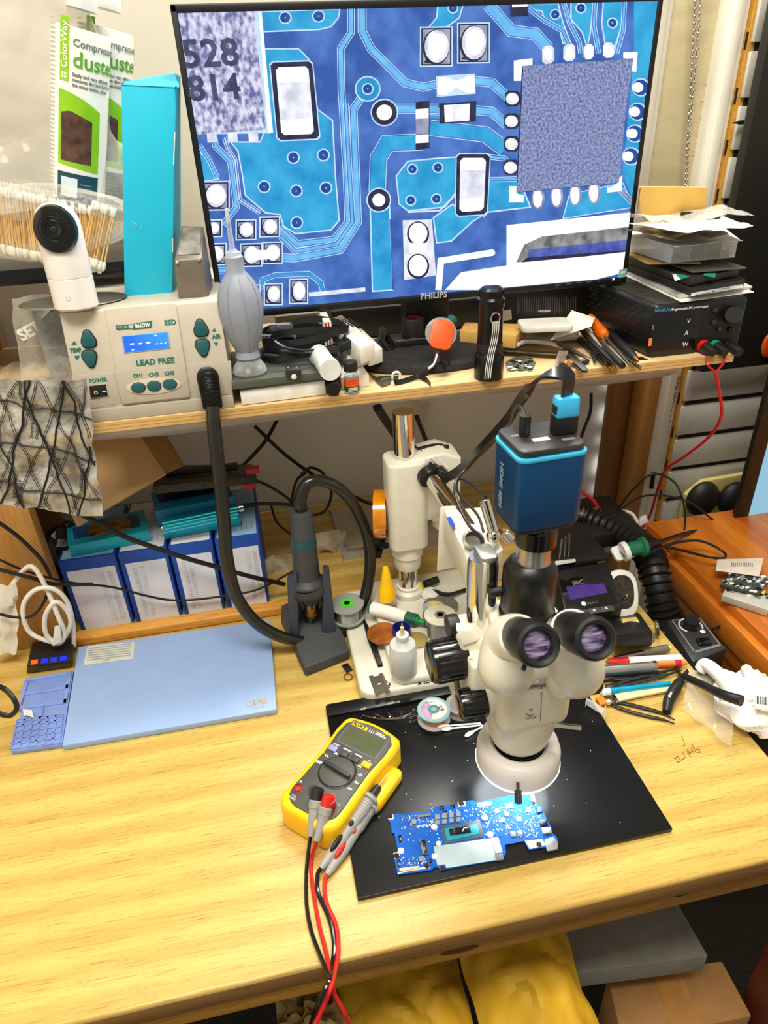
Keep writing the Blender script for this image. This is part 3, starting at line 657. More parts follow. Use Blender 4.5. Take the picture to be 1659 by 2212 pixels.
def hose2(b):
    path=[(459,878,.815),(463,930,.805),(474,1030,.80),(484,1130,.795),(491,1210,.79),(512,1290,.785),(560,1350,.785),(625,1381,.79),(690,1383,.80),(745,1355,.815),(782,1305,.83),(798,1240,.85),(796,1170,.86),(772,1105,.86),(740,1062,.85),(700,1040,.84),(664,1044,.833),(648,1080,.83),(651,1105,.83)]
    b.tube([P(*p) for p in path],.0088,M('hose_rubber',(28,28,24),.25,spec=.6),14,8)
kid(t,'hose',hose2,True)
# handle in its holder
t=T('hot_air_gun','dark grey hot air handpiece with teal ring standing nozzle down','handpiece',P(670,1350,.82))
a=P(650,1102,.83); e=P(664,1260,.82); c=P(670,1290,.82)
kid(t,'grip',lambda b:b.rod(a,e,[(0,.0145),(.02,.0160),(.35,.0168),(.36,.0175),(.5,.018),(.9,.0195),(.97,.026),(1,.026)],DGR,24),True)
kid(t,'ring',lambda b:b.rod(a.lerp(e,.34),a.lerp(e,.46),[(0,.0178),(1,.0184)],M('teal_ring',(24,74,84),.4),24),True,'teal band')
def bas(b):
    b.rod(e,c,[(0,.0285),(.3,.0290),(.5,.027),(1,.0215)],DGR,28)
    ax=(c-e).normalized()
    for k in range(12):
        an=2*PI*k/12; m=frm(e.lerp(c,.72),(math.cos(an),math.sin(an),0),ax); b.box(.018,.0275,-.002,.002,-.010,.010,BLK,.001,T=m)
kid(t,'vent_basket',bas,True)
kid(t,'nozzle',lambda b:(b.rod(c,P(672,1330,.82),[(0,.012),(.6,.012),(.62,.0145),(.75,.0145),(.76,.011),(1,.010)],M('heated_steel',(176,140,96),.3,1),20),b.rod(P(672,1330,.82),P(664,1368,.82),[(0,.004),(1,.0035)],STL,10)),True,'heat-tinted steel nozzle')
t=T('handle_stand','dark grey wedge stand holding the hot air handpiece','stand',Q(690,1440,0))
G2=M('stand_grey',(62,64,66),.6,var=.12,scale=30)
def sb(b):
    q=[Q(660,1464,0),Q(757,1425,0),Q(715,1310,0),Q(606,1345,0)]
    tp=[q[0]+V((0,0,.018)),q[1]+V((0,0,.018)),q[2]+V((-.005,-.012,.045)),q[3]+V((.005,-.012,.045))]
    b.hull(q+tp,G2,.004)
kid(t,'wedge_base',sb,True)
for s,(x0,x1) in enumerate(((628,648),(697,728))):
    kid(t,'arm',lambda b:b.hull([P(x0-2,1392,.795),P(x1,1392-s*10,.795),P(x1,1372,.835),P(x0-2,1372,.835),P(x0-8+s*8,1250+s*-25,.805),P(x1-6-s*12,1236-s*10,.805),P(x1-6-s*12,1230-s*10,.835),P(x0-8+s*8,1244-s*25,.835)],M('stand_slate',(54,60,76),.5),.003),True)
# ---------------- things on the station
def plate(b):
    pts=[]
    c=P(165,652,.905); cz=C_.z+.0012
    b.lathe([(0,0),(.062,0),(.0640,.0012),(.063,.0024),(0,.0028)],M('satin_alu',(150,150,146),.35,1,var=.1,scale=60),Matrix.Translation((Q(160,652,cz).x,Q(160,652,cz).y,cz)),48,sy=.62)
one('metal_disc','thin oval aluminium disc lying on the station under white camera','disc',plate)
cz=D_.z+.0045
b0=Q(167,664,cz)
t=T('security_camera','small white cylindrical camera with black lens face, leaning on station','camera',b0)
tilt=frm(b0,(1,.0,0),V((.02,.03,1)))@Matrix.Scale(1.10,4)
kid(t,'base_cup',lambda b:b.lathe([(0,0),(.0205,0),(.0222,.002),(.0222,.031),(.0215,.0315)],M('camera_white',(240,234,230),.4,var=.02),tilt,40,cap=False),True)
def cb(b):
    b.lathe([(.0212,.0315),(.0220,.032),(.0222,.034),(.0222,.078),(.0212,.087),(.0175,.096),(.010,.1015),(0,.103)],MC['camera_white'],tilt,40,cap=False)
kid(t,'body',cb,True)
def lens(b):
    m=tilt@frm((0.001,-.0172,.079),(1,0,0),(0.0,-.985,.10))
    b.lathe([(.0,-.004),(.0204,-.004),(.0206,.001),(.0190,.0055),(.012,.0078),(.0062,.0082),(.0055,.0078),(0,.0077)],BLKG,m,40,sx=1,sy=1.12)
    for r in (.0135,.0105,.0075): b.lathe([(r,.0068+(.0135-r)*.3),(r+.0006,.0082+(.0135-r)*.25),(r+.0012,.0066+(.0135-r)*.3)],M('lens_rim',(40,40,42),.2,spec=.8),m,36,cap=False)
    b.sph((0,0,.0077),.0030,M('lens_glass',(30,30,44),.08,spec=.6),sz=.3,T=m); b.sph((.001,-.012,.0066),.0006,PAP,T=m); b.sph((.008,-.0105,.0062),.0006,PAP,T=m)
kid(t,'lens_face',lens,True,'glossy black domed lens face')
kid(t,'logo',lambda b:b.text('U',.007,M('pale_grey',(206,200,198),.4),tilt@frm((-.0015,-.02235,.013),(1,0,0),(0,-1,0)),'CENTER'),True,'faint grey U mark')
# tall blue box
TQ=M('turquoise_card',(22,188,222),.5,var=.05,scale=12)
q=[P(269,640,.93),P(372,645,.93),P(392,632,1.0),P(290,628,1.0),P(262,182,.93),P(378,188,.93),P(390,165,1.0),P(275,180,1.0)]
t=T('turquoise_box','tall bright turquoise card box standing on the station','box',P(320,643,.94))
kid(t,'carton',lambda b:b.hull(q,TQ,.0006),True)
kid(t,'lid_flap',lambda b:b.hull([q[4]+V((0,-.0008,0)),q[5]+V((0,-.0008,0)),q[6],q[7],P(264,183,.929),P(386,189,.929),P(377,157,1.0),P(270,176,1.0)],TQ,.0004),True,'slightly lifted top flap')
kid(t,'wear_marks',lambda b:[b.tube([P(x,y,.9293),P(x+6,y+5,.9293),P(x+4,y+12,.9293)],.0003,M('worn_pale',(150,222,236),.6),4,0) for x,y in ((284,478),(290,482),(300,486))]+[b.tube([P(378,285,.9293),P(375,355,.9293)],.0006,PAP,4,0),b.tube([P(373,515,.9293),P(373,545,.9293)],.0007,PAP,4,0)],True,'pale worn card edge')
# grey metal adapter box
GM=M('warm_grey_metal',(122,112,98),.45,.3,var=.08)
t=T('metal_enclosure','small grey metal enclosure with four screws beside the turquoise box','box',P(410,655,.89))
q=[P(386,655,.89),P(452,652,.89),P(462,628,.955),P(415,628,.955),P(376,562,.89),P(437,558,.89),P(440,488,.955),P(392,487,.955)]
kid(t,'case',lambda b:b.hull([v for v in q],GM,.002),True)
fq=Plane(P(410,600,.889),(0,-1,0))
for x,y in ((383,568),(430,561),(400,649),(437,647)):
    kid(t,'screw',lambda b:b.sph(fq.at(x,y,.0006),.0020,CHR,sy=.6,n=10),True)
kid(t,'dust',lambda b:b.hull([v+V((0,0,.0004)) for v in (q[4].lerp(q[6],.12),q[5].lerp(q[7],.12),q[6].lerp(q[4],.08),q[7].lerp(q[5],.08))]+[v+V((0,0,.0010)) for v in (q[4].lerp(q[6],.12),q[5].lerp(q[7],.12),q[6].lerp(q[4],.08),q[7].lerp(q[5],.08))],M('dust_film',(150,148,138),.9,var=.5,scale=40,rgb2=(96,90,80))),True,'dusty top')
# ---------------- black ledge with bag of cotton swabs and duster cans
LZ=P(130,575,1.0).z
one('black_ledge','glossy black equipment case behind the white camera carrying the duster cans','case',lambda b:(b.box(-.62,-.115,1.0,1.22,P(100,612,1.0).z,LZ,BLKG,.002)))
SWW=M('cotton',(242,236,224),.9); STK=M('swab_stick',(226,184,116),.6)
def swab_mesh():
    b=MB(); b.cyl((0,0,-.036),(0,0,.036),.0012,STK,n=8)
    for s in (-1,1): b.sph((0,0,s*.034),.0028,SWW,sz=2.4,n=10)
    me_o=b.build('cotton_swab',org=(0,0,0)); return me_o
proto=swab_mesh(); rnd=random.Random(5); n=0
G_='wooden cotton swabs packed in the clear bag'
def put(px,py,y,tilt_,first=False):
    global n
    o=proto if n==0 else proto.copy()
    if n: COL.objects.link(o)
    n+=1; o.matrix_world=Matrix.Translation(P(px,py,y))@Matrix.Rotation(tilt_,4,'Y')@Matrix.Rotation(rnd.uniform(-.06,.06),4,'X')
    o['label']='wooden stick cotton swab packed upright in the bag below the cans'; o['category']='cotton swab'; o['group']=G_
for k in range(44): put(-12+k*5.2,474+k*1.1,.985+rnd.uniform(0,.006),.16+rnd.uniform(-.04,.05))
for k in range(30): put(-8+k*7.0,464+k*1.2,.995+rnd.uniform(0,.008),.12+rnd.uniform(-.05,.05))
for k in range(9): put(188+k*6,503+k*2,.975+rnd.uniform(0,.006),.42+rnd.uniform(-.04,.04))
def bagf(b):
    def fn(u,v):
        a=u*2*PI; ce=P(98,482,.995); rx=.112*(1+.05*math.sin(5*v*PI)); rz_=(.045*(1-.6*abs(2*v-1)**4))
        p=ce+V((math.cos(a)*rx*(1-.1*v),-.028+v*.055,math.sin(a)*rz_)); nn=nz3(p*18); return p+nn*.006
    b.sheet(fn,48,12,FILM,0,True)
one('clear_bag','open clear bag wrapped around the cotton swabs','bag',bagf,sharp=.4)
CW=M('can_white',(232,230,222),.28,var=.02); CG=M('can_green',(140,196,20),.35); CN=M('can_navy',(20,64,84),.35); CB=M('can_brown_photo',(104,66,50),.5,rgb2=(24,20,18),scale=60,det=6)
def can(label,px,pxt,y,ztop,group=None):
    bot=P(px[0],px[1],y); top=P(pxt[0],pxt[1],y); L=(top-bot).length; R_=.0325
    axis=(top-bot).normalized(); m=frm(bot,(1,0,0),axis)
    t=T('duster_can',label,'spray can',mat=Matrix.Translation(bot),group=None)
    kid(t,'can_body',lambda b:b.lathe([(0,.001),(R_*.9,0),(R_,.004),(R_,L-.03),(R_*.97,L-.026)],CW,m,40,cap=False),True)
    kid(t,'shoulder',lambda b:b.lathe([(R_,.0),(R_*1.01,.0025),(R_,.005)],STL,m,40,cap=False) or b.lathe([(R_*.98,L-.027),(R_*.95,L-.02),(R_*.6,L-.008),(R_*.45,L-.004),(R_*.45,L)],M('can_shoulder',(168,162,148),.35,.3),m,40),True,'bare metal rims')
    kid(t,'cap',lambda b:b.lathe([(R_*.52,L-.006),(R_*.52,L+.02),(R_*.45,L+.026),(0,L+.027)],WHT,m,32),True)
    # label printed on the curved wall
    def wrap(b,u0,u1,v0,v1,mt,r=.0003,rc=0,curve=None):
        n_=12; rr=R_+r; K=L/.205; v0*=K; v1*=K
        def fn(u,v):
            a=-PI/2+(u0+(u1-u0)*u)/R_; z=v0+(v1-v0)*v
            if curve: z=curve(u,v)*K
            return m@V((rr*math.cos(a),rr*math.sin(a),z))
        b.sheet(fn,n_,2,mt)
    def wtext(b,s,size,mt,u,v,xs=1,rot=False,bold=.0002):
        v*=L/.205; cu=MB(); TT=Matrix.Rotation(PI/2,4,'Z') if rot else ident(); cu.text(s,size,mt,Matrix.Translation((u,v,0))@TT,bold=bold,xs=1)
        for q_ in cu.bm.verts:
            a=-PI/2+q_.co.x/R_; rr=R_+.0007; q_.co=m@V((rr*math.cos(a),rr*math.sin(a),q_.co.y))
        i=b.mi(mt); mp_={q_:b.bm.verts.new(q_.co) for q_ in cu.bm.verts}
        for f_ in cu.bm.faces:
            try: g=b.bm.faces.new([mp_[z_] for z_ in f_.verts]); g.material_index=i
            except ValueError: pass
        cu.bm.free()
    def lab(b):
        o=-.004
        wrap(b,o-.014,o-.003,.128,.188,CG); wtext(b,'ColorWay',.0105,PAP,o-.0083,.140,rot=True)
        for k in range(2):
            for j in range(2): wrap(b,o-.0115+k*.0033,o-.0115+k*.0033+.0027,.1305+j*.0033,.1305+j*.0033+.0027,PAP,.0006)
        wtext(b,'Compressed gas',.0105,INKG,o+.001,.166); wtext(b,'duster',.0225,M('label_green',(96,160,40),.5),o+.001,.150,bold=.0004)
        for k,s in enumerate(('Easily and very efficiently','removes dirt and dust from','the most hidden places')): wtext(b,s,.0046,INKG,o+.001,.136-k*.005)
        wrap(b,o-.015,o+.034,.040,.118,CG,curve=lambda u,v:.040+.004*(1-u)+v*(.076-.012*u*u)); wrap(b,o-.011,o+.024,.050,.105,CB,.0006,curve=lambda u,v:.048+.005*u*0+v*(.052-.010*abs(u-.3)))
        wrap(b,o-.015,o+.034,.006,.036,CN,.0006); wrap(b,o-.010,o+.009,.010,.031,M('can_mesh_white',(206,220,224),.5),.0009)
        for k in range(4): wrap(b,o+.012,o+.026,.025-k*.004,.0262-k*.004,INKG,.0009)
        for k in range(40): wrap(b,o-.034,o-.022,.012+k*.0044,.0132+k*.0044,M('micro_text',(190,190,184),.6),.0004)
    kid(t,'label',lab,True,'white, green and dark teal printed label',sharp=0)
    return t
can('white duster can with green label, the nearer left one of two',(167,440),(177,8),1.02,0)
can('white duster can with green label, half hidden behind the other',(225,432),(229,8),1.065,0)
def bigbag(b):
    def fn(u,v):
        a=u*2*PI; c=P(60,250,1.05); z=-.11+v*.32; rr=.125*(1-.12*v); p=c+V((math.cos(a)*rr-.02*v,math.sin(a)*rr*.45,z)); nn=nz3(p*11); n2=nz3(p*34); return p+nn*.018+n2*.007
    b.sheet(fn,90,40,BAGM,0,True)
one('plastic_bag','big crinkled clear plastic bag around the duster cans','bag',bigbag,sharp=.3)
# left clear things
def orgz(b):
    q=[P(75,690,.93),P(140,690,.90),P(215,900,.90),P(160,905,.93)]
    for k,(a,c) in enumerate(zip(q,q[1:]+q[:1])): pass
    fr=Plane(P(120,780,.93),(0,-1,0)); a=fr.at(68,676); z0=SZ+.001
    x0,x1=P(68,676,.93).x,-.235; z1=P(68,676,.93).z
    t_=.0012
    b.box(x0,x1,.93,.93+t_,z0,z1,CLR); b.box(x0,x0+t_,.93,1.05,z0,z1,CLR); b.box(x0,x1,1.05,1.05+t_,z0,z1,CLR)
    for k in range(1,4): zz=z0+(z1-z0)*k/3.4; b.box(x0,x1,.93,1.05,zz,zz+t_,CLR)
one('acrylic_organiser','clear acrylic drawer unit at the left of the station','organiser',orgz)
TB=M('dark_tube',(34,38,44),.3)
x0=P(68,676,.93).x; p0=None; n2=0; rnd=random.Random(8)
for sh in range(2):
    for r in range(5):
        for c_ in range(5):
            x=x0+.010+c_*.0085+(r%2)*.004; z=SZ+.040+sh*.037+r*.0068
            if x>-.24: continue
            if p0 is None:
                bb=MB(); bb.lathe([(.0028,0),(.0028,.06),(.0036,.06),(.0036,0),(.0028,0)],TB,frm((0,0,0),(1,0,0),(0,1,0)),12,cap=False); o=bb.build('nozzle_tube',org=(0,0,0)); p0=o
            else: o=p0.copy(); COL.objects.link(o)
            o.location=(x,.936+rnd.uniform(0,.004),z); tag(o,'thin dark tube end stacked in the clear drawer unit','tube','dark tubes in the acrylic unit')
def setbag(b):
    def fn(u,v):
        p=P(20+u*110+v*35,640+v*215,.965-.02*math.sin(u*3)); return p+nz3(p*25)*.006
    b.sheet(fn,20,26,FILM)
    f=Plane(P(60,720,.955),(0,-1,0)); m,_=f.frame(42,728,62,717); b.text('SET',.020,PAP,m,bold=.0008)
one('clear_bag','thin clear bag printed SET hanging at the left of organiser','bag',setbag,sharp=.3)
# ESD bag
def esdmat():
    m=bpy.data.materials.new('esd_film'); m.use_nodes=True; nt=m.node_tree; b=nt.nodes['Principled BSDF']; N=nt.nodes.new; L=nt.links.new
    b.inputs['Base Color'].default_value=(.42,.36,.30,1); b.inputs['Metallic'].default_value=.35; b.inputs['Roughness'].default_value=.22
    nz=N('ShaderNodeTexNoise'); nz.inputs['Scale'].default_value=28; nz.inputs['Detail'].default_value=4; tc=N('ShaderNodeTexCoord'); L(tc.outputs['Object'],nz.inputs['Vector'])
    cr=N('ShaderNodeValToRGB'); cr.color_ramp.elements[0].color=(.22,.19,.15,1); cr.color_ramp.elements[1].color=(.78,.75,.70,1); cr.color_ramp.elements[0].position=.35; cr.color_ramp.elements[1].position=.65; L(nz.outputs[0],cr.inputs[0]); L(cr.outputs[0],b.inputs['Base Color'])
    bp=N('ShaderNodeBump'); bp.inputs['Strength'].default_value=.9; bp.inputs['Distance'].default_value=.012; L(nz.outputs[0],bp.inputs['Height']); L(bp.outputs[0],b.inputs['Normal']); b.inputs['Alpha'].default_value=.95
    return m
ESD=esdmat()
def esd_surf(u,v):
    # u across 0..1, v down 0..1
    x=-30+u*(215+35*v); y=822+v*262+30*u*v; 
    p=P(x,y,.822-.02*math.sin(u*PI)); p+=nz3((u*4,v*4.5,1))*.006+nz3((u*9,v*8,3))*.003; return p
t=T('antistatic_bag','crumpled silvery antistatic bag with black line print hanging at left','bag',esd_surf(.5,1))
kid(t,'film',lambda b:b.sheet(esd_surf,44,44,ESD,.0004),True,sharp=.25)
def esdl(b):
    def ln(a,c,w):
        K=22; o=[]
        for k in range(K+1):
            u=a[0]+(c[0]-a[0])*k/K; v=a[1]+(c[1]-a[1])*k/K
            if 0<=u<=1 and 0<=v<=1: o.append(esd_surf(u,v)+V((0,-.0022,.0006)))
        if len(o)>1: b.tube(o,w,INK,4,0)
    for k in range(-1,7):
        for d in (0,.02): ln((k*.24+d,-.1),(k*.24+.62+d,1.1),.0004); ln((k*.24+d+.1,-.1),(k*.24-.52+d,1.1),.0004)
    for k in range(3): ln((0,.16+k*.33),(1,.26+k*.31),.0011)
    for k in range(4): ln((k*.34+.12,-.05),(k*.34-.22,1.05),.0011)
    for k in range(3): ln((k*.4-.05,-.05),(k*.4+.35,1.05),.0011)
kid(t,'line_print',esdl,True,'black criss-cross lines')
def esdt(b):
    for u,v,s in ((.1,.30,'ESD'),(.62,.74,'RECYCLABLE\nREUSABLE'),(.30,.90,'RECYCLABLE\nREUSABLE'),(.86,.80,'RECYCLABLE\nREUSABLE'),(.45,.45,'Sensitive\nDevices'),(.05,.7,'ESD'),(.3,.15,'ESD')):
        p=esd_surf(u,v)+V((0,-.006,.001)); b.text(s,.0055,INK,frm(p,(.3,0,.95),(0,-1,.1)),bold=.00015)
kid(t,'printed_text',esdt,True,sharp=0)
one('crumpled_bag','clear crinkled bag lying over the top of the antistatic bag','bag',lambda b:b.sheet(lambda u,v:P(5+u*165,800+v*90-40*u*(1-v),.87+.03*v)+nz3((u*5,v*4,9))*.008,20,12,FILM),sharp=.3)
# ============================================================ SHELF MIDDLE
def S(px,py,z=0): return Q(px,py,SZ+z)
def slab(b,q,h,mt,bev=.001,z=None):
    """q: 4 pixel corners of the bottom face on the shelf (or at z)"""
    z=SZ if z is None else z
    p=[Q(x,y,z) for x,y in q]; b.hull(p+[v+V((0,0,h)) for v in p],mt,bev)
def tslab(b,q,zt,h,mt,bev=.001):
    """q: pixel corners of the top face at height zt"""
    p=[Q(x,y,zt) for x,y in q]; b.hull([v-V((0,0,h)) for v in p]+p,mt,bev)
# white box under the steel plate
t=T('flat_white_box','flat white cardboard box lying under the grey steel plate','box',S(610,850))
kid(t,'carton',lambda b:tslab(b,[(518,845),(702,822),(690,790),(515,815)],SZ+.020,.019,PAP,.001),True)
def lp(b): tslab(b,[(500,826),(736,798),(720,730),(498,760)],SZ+.034,.010,M('gunmetal_plate',(92,96,84),.45,.3,var=.08),.001)
t=T('steel_plate','dark green-grey steel plate holding the cable coil and air blower','plate',S(620,840,.02))
kid(t,'plate',lp,True)
kid(t,'hole',lambda b:b.sph(P(635,814,Q(620,826,SZ+.03).y-.0003),.0035,WHT,sy=.15,n=12),True)
ZP=SZ+.034
def mag(b):
    tslab(b,[(617,800),(650,797),(649,786),(616,789)],ZP+.009,.0095,M('magnet_black',(40,38,34),.5),.001)
    for x in (623,641): b.sph(Q(x,793,ZP+.0095),.0022,CHR,sz=.4,n=8)
one('magnet_block','small black block with two steel screws on the steel plate edge','block',mag)
# blower
bc=Q(541,806,ZP); t=T('air_blower','grey rubber rocket air blower with clear base and tall nozzle','air blower',bc)
BR=M('blower_grey',(146,152,166),.5,var=.04)
H=.150; 
def blw(b):
    pr=[(.0135,.020),(.0155,.022),(.0135,.030),(.0150,.034),(.0205,.048),(.0250,.066),(.0268,.082),(.0255,.098),(.0205,.112),(.0135,.122),(.0110,.126),(.0112,.142),(.0085,.144)]
    b.lathe(pr,BR,None,40)
    for k in range(8):
        a=2*PI*k/8+.2; b.tube([(r*math.cos(a)*1.005,r*math.sin(a)*1.005,z) for r,z in pr[2:10]],.0007,BR,6,3)
bl=kid(t,'bulb',blw)
kid(t,'clear_base',lambda b:(b.lathe([(0,0),(.020,0),(.022,.003),(.020,.010),(.0125,.020),(0,.021)],CLR,None,32),[b.sph((.012*math.cos(a),.012*math.sin(a),.006),.004,CLR,n=8) for a in (0,1.5,3,4.5)]))
kid(t,'nozzle',lambda b:(b.lathe([(.0088,.143),(.0088,.147),(.005,.149),(.0032,.152),(.0024,.187),(.0018,.187)],CLR,None,20),b.lathe([(.0022,.180),(.0022,.194),(.0017,.194)],M('nozzle_tip',(210,214,220),.4),None,16)),False,'clear nozzle tube')
# bags, coil
def zb(px,py,w,h,lean,seed,lab):
    def f(b):
        b.sheet(lambda u,v:P(px+u*w+v*lean,py+v*h,.905+.02*v)+nz3((u*3+seed,v*3,seed))*.006,10,8,CLR,.0003)
        b.tube([P(px,py,.905),P(px+w,py,.905)],.0009,CLR,5,0)
    one('zip_bag',lab,'bag',f,sharp=.3)
zb(578,700,48,28,14,3,'small empty clear zip bag leaning behind the black cable')
zb(562,724,42,40,-16,7,'small clear zip bag holding beige parts beside the blower')
def parts(b):
    rn=random.Random(4)
    for k in range(8): p=Q(rn.uniform(570,592),rn.uniform(757,772),ZP+.004); b.box(-.004,.004,-.002,.002,-.002,.002,PAP,.0006,T=Matrix.Translation(p)@Matrix.Rotation(rn.uniform(0,3),4,'Z'))
tag(one('plastic_bits',None,None,parts),'little beige plastic bits beside the air blower base','plastic bits',kind='stuff')
HD=M('cable_black',(20,20,20),.3,spec=.6)
t=T('flat_cable_coil','coiled flat black video cable lying on the steel plate','cable',Q(650,760,ZP))
def coil(b):
    c=Q(655,760,ZP+.004)
    for k,(rx,ry,dz,dx) in enumerate(((.050,.034,.008,0),(.056,.038,.014,.004),(.046,.030,.020,-.003),(.058,.036,.026,.006),(.048,.034,.003,-.008),(.052,.028,.032,.008))):
        pts=[c+V((dx+rx*math.cos(a),ry*math.sin(a),dz+.004*math.sin(a*2+k))) for a in [2*PI*j/14 for j in range(15)]]
        b.ribbon(pts,.0085,.0028,HD,(0,.3,1))
kid(t,'cable_loops',coil,True)
kid(t,'connector',lambda b:b.box(-.010,.010,-.008,.008,-.006,.006,BLK,.002,T=frm(P(744,746,.885),(1,.2,.3),(-.2,0,1))),True,'black moulded plug')
kid(t,'outer_run',lambda b:b.ribbon([P(592,742,.87),P(620,757,.862),(P(670,762,.862)),P(740,752,.880)],.0095,.003,HD,(0,-.3,1)),True)
kid(t,'cable_print',lambda b:(b.text('AWM STYLE 21149 80°C 30V VW-1',.0042,INKG,Plane(P(640,760,.859),(0,-.95,.3)).frame(606,757,700,763)[0])),True,sharp=0)
t=T('sample_tube','translucent white plastic tube with white cap lying on plate edge','tube',Q(712,795,ZP))
tb0,tb1=Q(690,768,ZP+.012),Q(709,793,ZP+.012)
kid(t,'barrel',lambda b:b.rod(tb0+V((0,.0,0)),tb1,[(0,.0125),(1,.0125)],FROST,24),True)
kid(t,'cap',lambda b:b.rod(tb1,tb1.lerp(tb0,-.25),[(0,.0135),(1,.0135)],WHT,24),True,'white round cap')
kid(t,'rim',lambda b:b.rod(tb0.lerp(tb1,-.08),tb0.lerp(tb1,.06),[(0,.0135),(1,.0135)],FROST,24),True)
# white boxes
WB=M('white_carton',(240,236,224),.6,var=.03)
def wb(label,qt,zt,h,extra=None):
    t=T('white_carton',label,'box',Q(sum(p[0] for p in qt)/4,sum(p[1] for p in qt)/4,zt-h))
    kid(t,'carton',lambda b:tslab(b,qt,zt,h,WB,.0008),True)
    if extra: kid(t,'print',extra,True,sharp=0)
wb('long white carton at the bottom of the stack, right end seen',[(736,816),(797,809),(755,745),(700,755)],SZ+.0165,.0160)
wb('white carton in the middle of the stack, left one',[(750,768),(795,757),(745,712),(705,722)],SZ+.037,.0195)
wb('white carton in the middle of the stack, right one',[(796,762),(826,752),(780,708),(752,716)],SZ+.037,.0195)
def pr(b):
    z=SZ+.059
    for k in range(4): b.poly([Q(736+k*5,690-k*1,z+.0004),Q(739+k*5,689-k*1,z+.0004),Q(766+k*5,706-k*1,z+.0004),Q(763+k*5,707-k*1,z+.0004)],INK)
    f=Plane(Q(772,720,z)+V((0,-.001,0)),(-.3,-1,0)); 
    b.box(-.001,.001,-.0002,.0002,0,0.0005,INK,T=frm(Q(780,716,z),(1,0,0)))
    b.text('BGA CLEANING',.0042,INK,frm(Q(726,692,z+.0004),Q(790,735,z)-Q(726,692,z),(0,0,1)))
    b.prism(circ(0,0,.006,20,.0035),0,.0004,INK,T=frm(Q(768,722,z-.009),Q(790,735,z)-Q(726,692,z),(-.6,-.8,.2)))
wb('white carton with black print on top of the stack',[(778,752),(809,740),(738,680),(708,690)],SZ+.059,.0215,pr)
one('red_striped_booklet','thin booklet with red striped spine behind the white cartons','booklet',lambda b:(b.box(P(700,720,.93).x,P(716,720,.93).x,.92,1.0,SZ,SZ+.075,WB,.001),b.box(P(702,720,.93).x,P(705,720,.93).x,.919,.92,SZ,SZ+.074,RED),b.box(P(708,720,.93).x,P(711,720,.93).x,.919,.92,SZ,SZ+.074,RED)))
def vial(b): pass
vb=S(761,848); t=T('flux_bottle','tiny glass bottle with black cap and orange green label','bottle',vb)
kid(t,'glass',lambda b:b.lathe([(0,0),(.0090,0),(.0098,.001),(.0098,.024),(.0065,.028),(.0065,.031)],CLR,None,28))
kid(t,'label',lambda b:(b.lathe([(.0100,.004),(.0100,.0115)],M('label_dark_green',(24,84,56),.5),None,28,cap=False),b.lathe([(.0100,.0115),(.0100,.021)],ORG,None,28,cap=False),[b.box(-.006,.006,-.0104,-.0098,.0055+k*.0018,.0062+k*.0018,PAP) for k in range(3)],b.text('CAUTION\nALLOY',.0032,RED,frm((-.0062,-.0103,.0175),(1,0,0),(0,-1,0)))))
kid(t,'cap',lambda b:b.lathe([(0,.030),(.0088,.030),(.0092,.031),(.0090,.041),(.008,.0425),(0,.0425)],BLK,None,28),False,'black ribbed cap')
t=T('small_bottle','small dark bottle with black cap lying on its side','bottle',S(717,838))
v0,v1=S(712,812,.0095),S(718,834,.0095)
kid(t,'glass',lambda b:b.rod(v0+V((0,.02,0)),v1,[(0,.0085),(.9,.0085),(1,.006)],M('brown_label',(110,44,26),.5),20),True)
kid(t,'cap',lambda b:b.rod(v1,v1+(v1-v0).normalized()*.014,[(0,.0093),(.9,.0093),(1,.008)],BLK,20),True)
# on / near monitor base
ZB=SZ+.013
def glasses(b):
    b.prism([(-.017,-.004),(.0,-.020),(.012,-.026),(.017,-.020),(.006,.0),(-.006,.026),(-.014,.030),(-.020,.018)],0,.006,BLK,.002,T=frm(Q(838,745,ZB+.004),(1,-.3,.1),(.5,-.4,.7)))
    b.prism([(-.012,-.004),(.0,-.016),(.010,-.020),(.0,.0),(-.008,.020)],.006,.007,M('black_gloss2',(12,12,14),.1,spec=.8),.0005,T=frm(Q(838,745,ZB+.004),(1,-.3,.1),(.5,-.4,.7)))
one('clip_mount','angled glossy black plastic clip leaning on monitor foot','clip',glasses)
t=T('lens_adapter','black round mount with dark red inside on square bracket','mount',Q(893,740,ZB))
kid(t,'bracket',lambda b:(b.box(-.034,.030,-.020,.018,0,.010,BLK,.003),b.box(-.030,.045,-.021,-.018,.008,.012,STL,.001)))
kid(t,'ring',lambda b:b.lathe([(.0175,.010),(.0175,.036),(.0165,.038),(.013,.038),(.0125,.030)],BLK,None,32,cap=False))
kid(t,'red_core',lambda b:b.lathe([(0,.0345),(.004,.032),(.0125,.0345),(.0128,.037)],M('dark_red_plastic',(150,50,46),.4),None,28,cap=False),False,'dull red core')
t=T('picture_hook_tool','orange rounded plastic tab held in a clear disc','tool',Q(955,775,ZB))
of=frm(P(955,720,.885),(1,0,0),(.0,-.9,.45))
kid(t,'orange_tab',lambda b:b.prism(rrect(-.016,.015,-.022,.018,.009),0,.004,M('soft_orange',(250,92,30),.4),.0015,T=of@Matrix.Rotation(-.3,4,'Z')),True)
kid(t,'clear_disc',lambda b:b.prism(circ(.0,.0,.022,28,.021),-.003,-.001,CLR,.0004,T=of@Matrix.Translation((-.001,.001,0))),True)
kid(t,'shaft',lambda b:(b.tube([P(945,760,.884),P(938,785,.875),P(925,797,.872)],.0025,STL,8,4),b.box(P(950,758,.887).x-.01,P(950,758,.887).x+.008,.884,.890,ZB,P(950,758,.887).z,M('maroon',(90,34,34),.5),.001)),True)
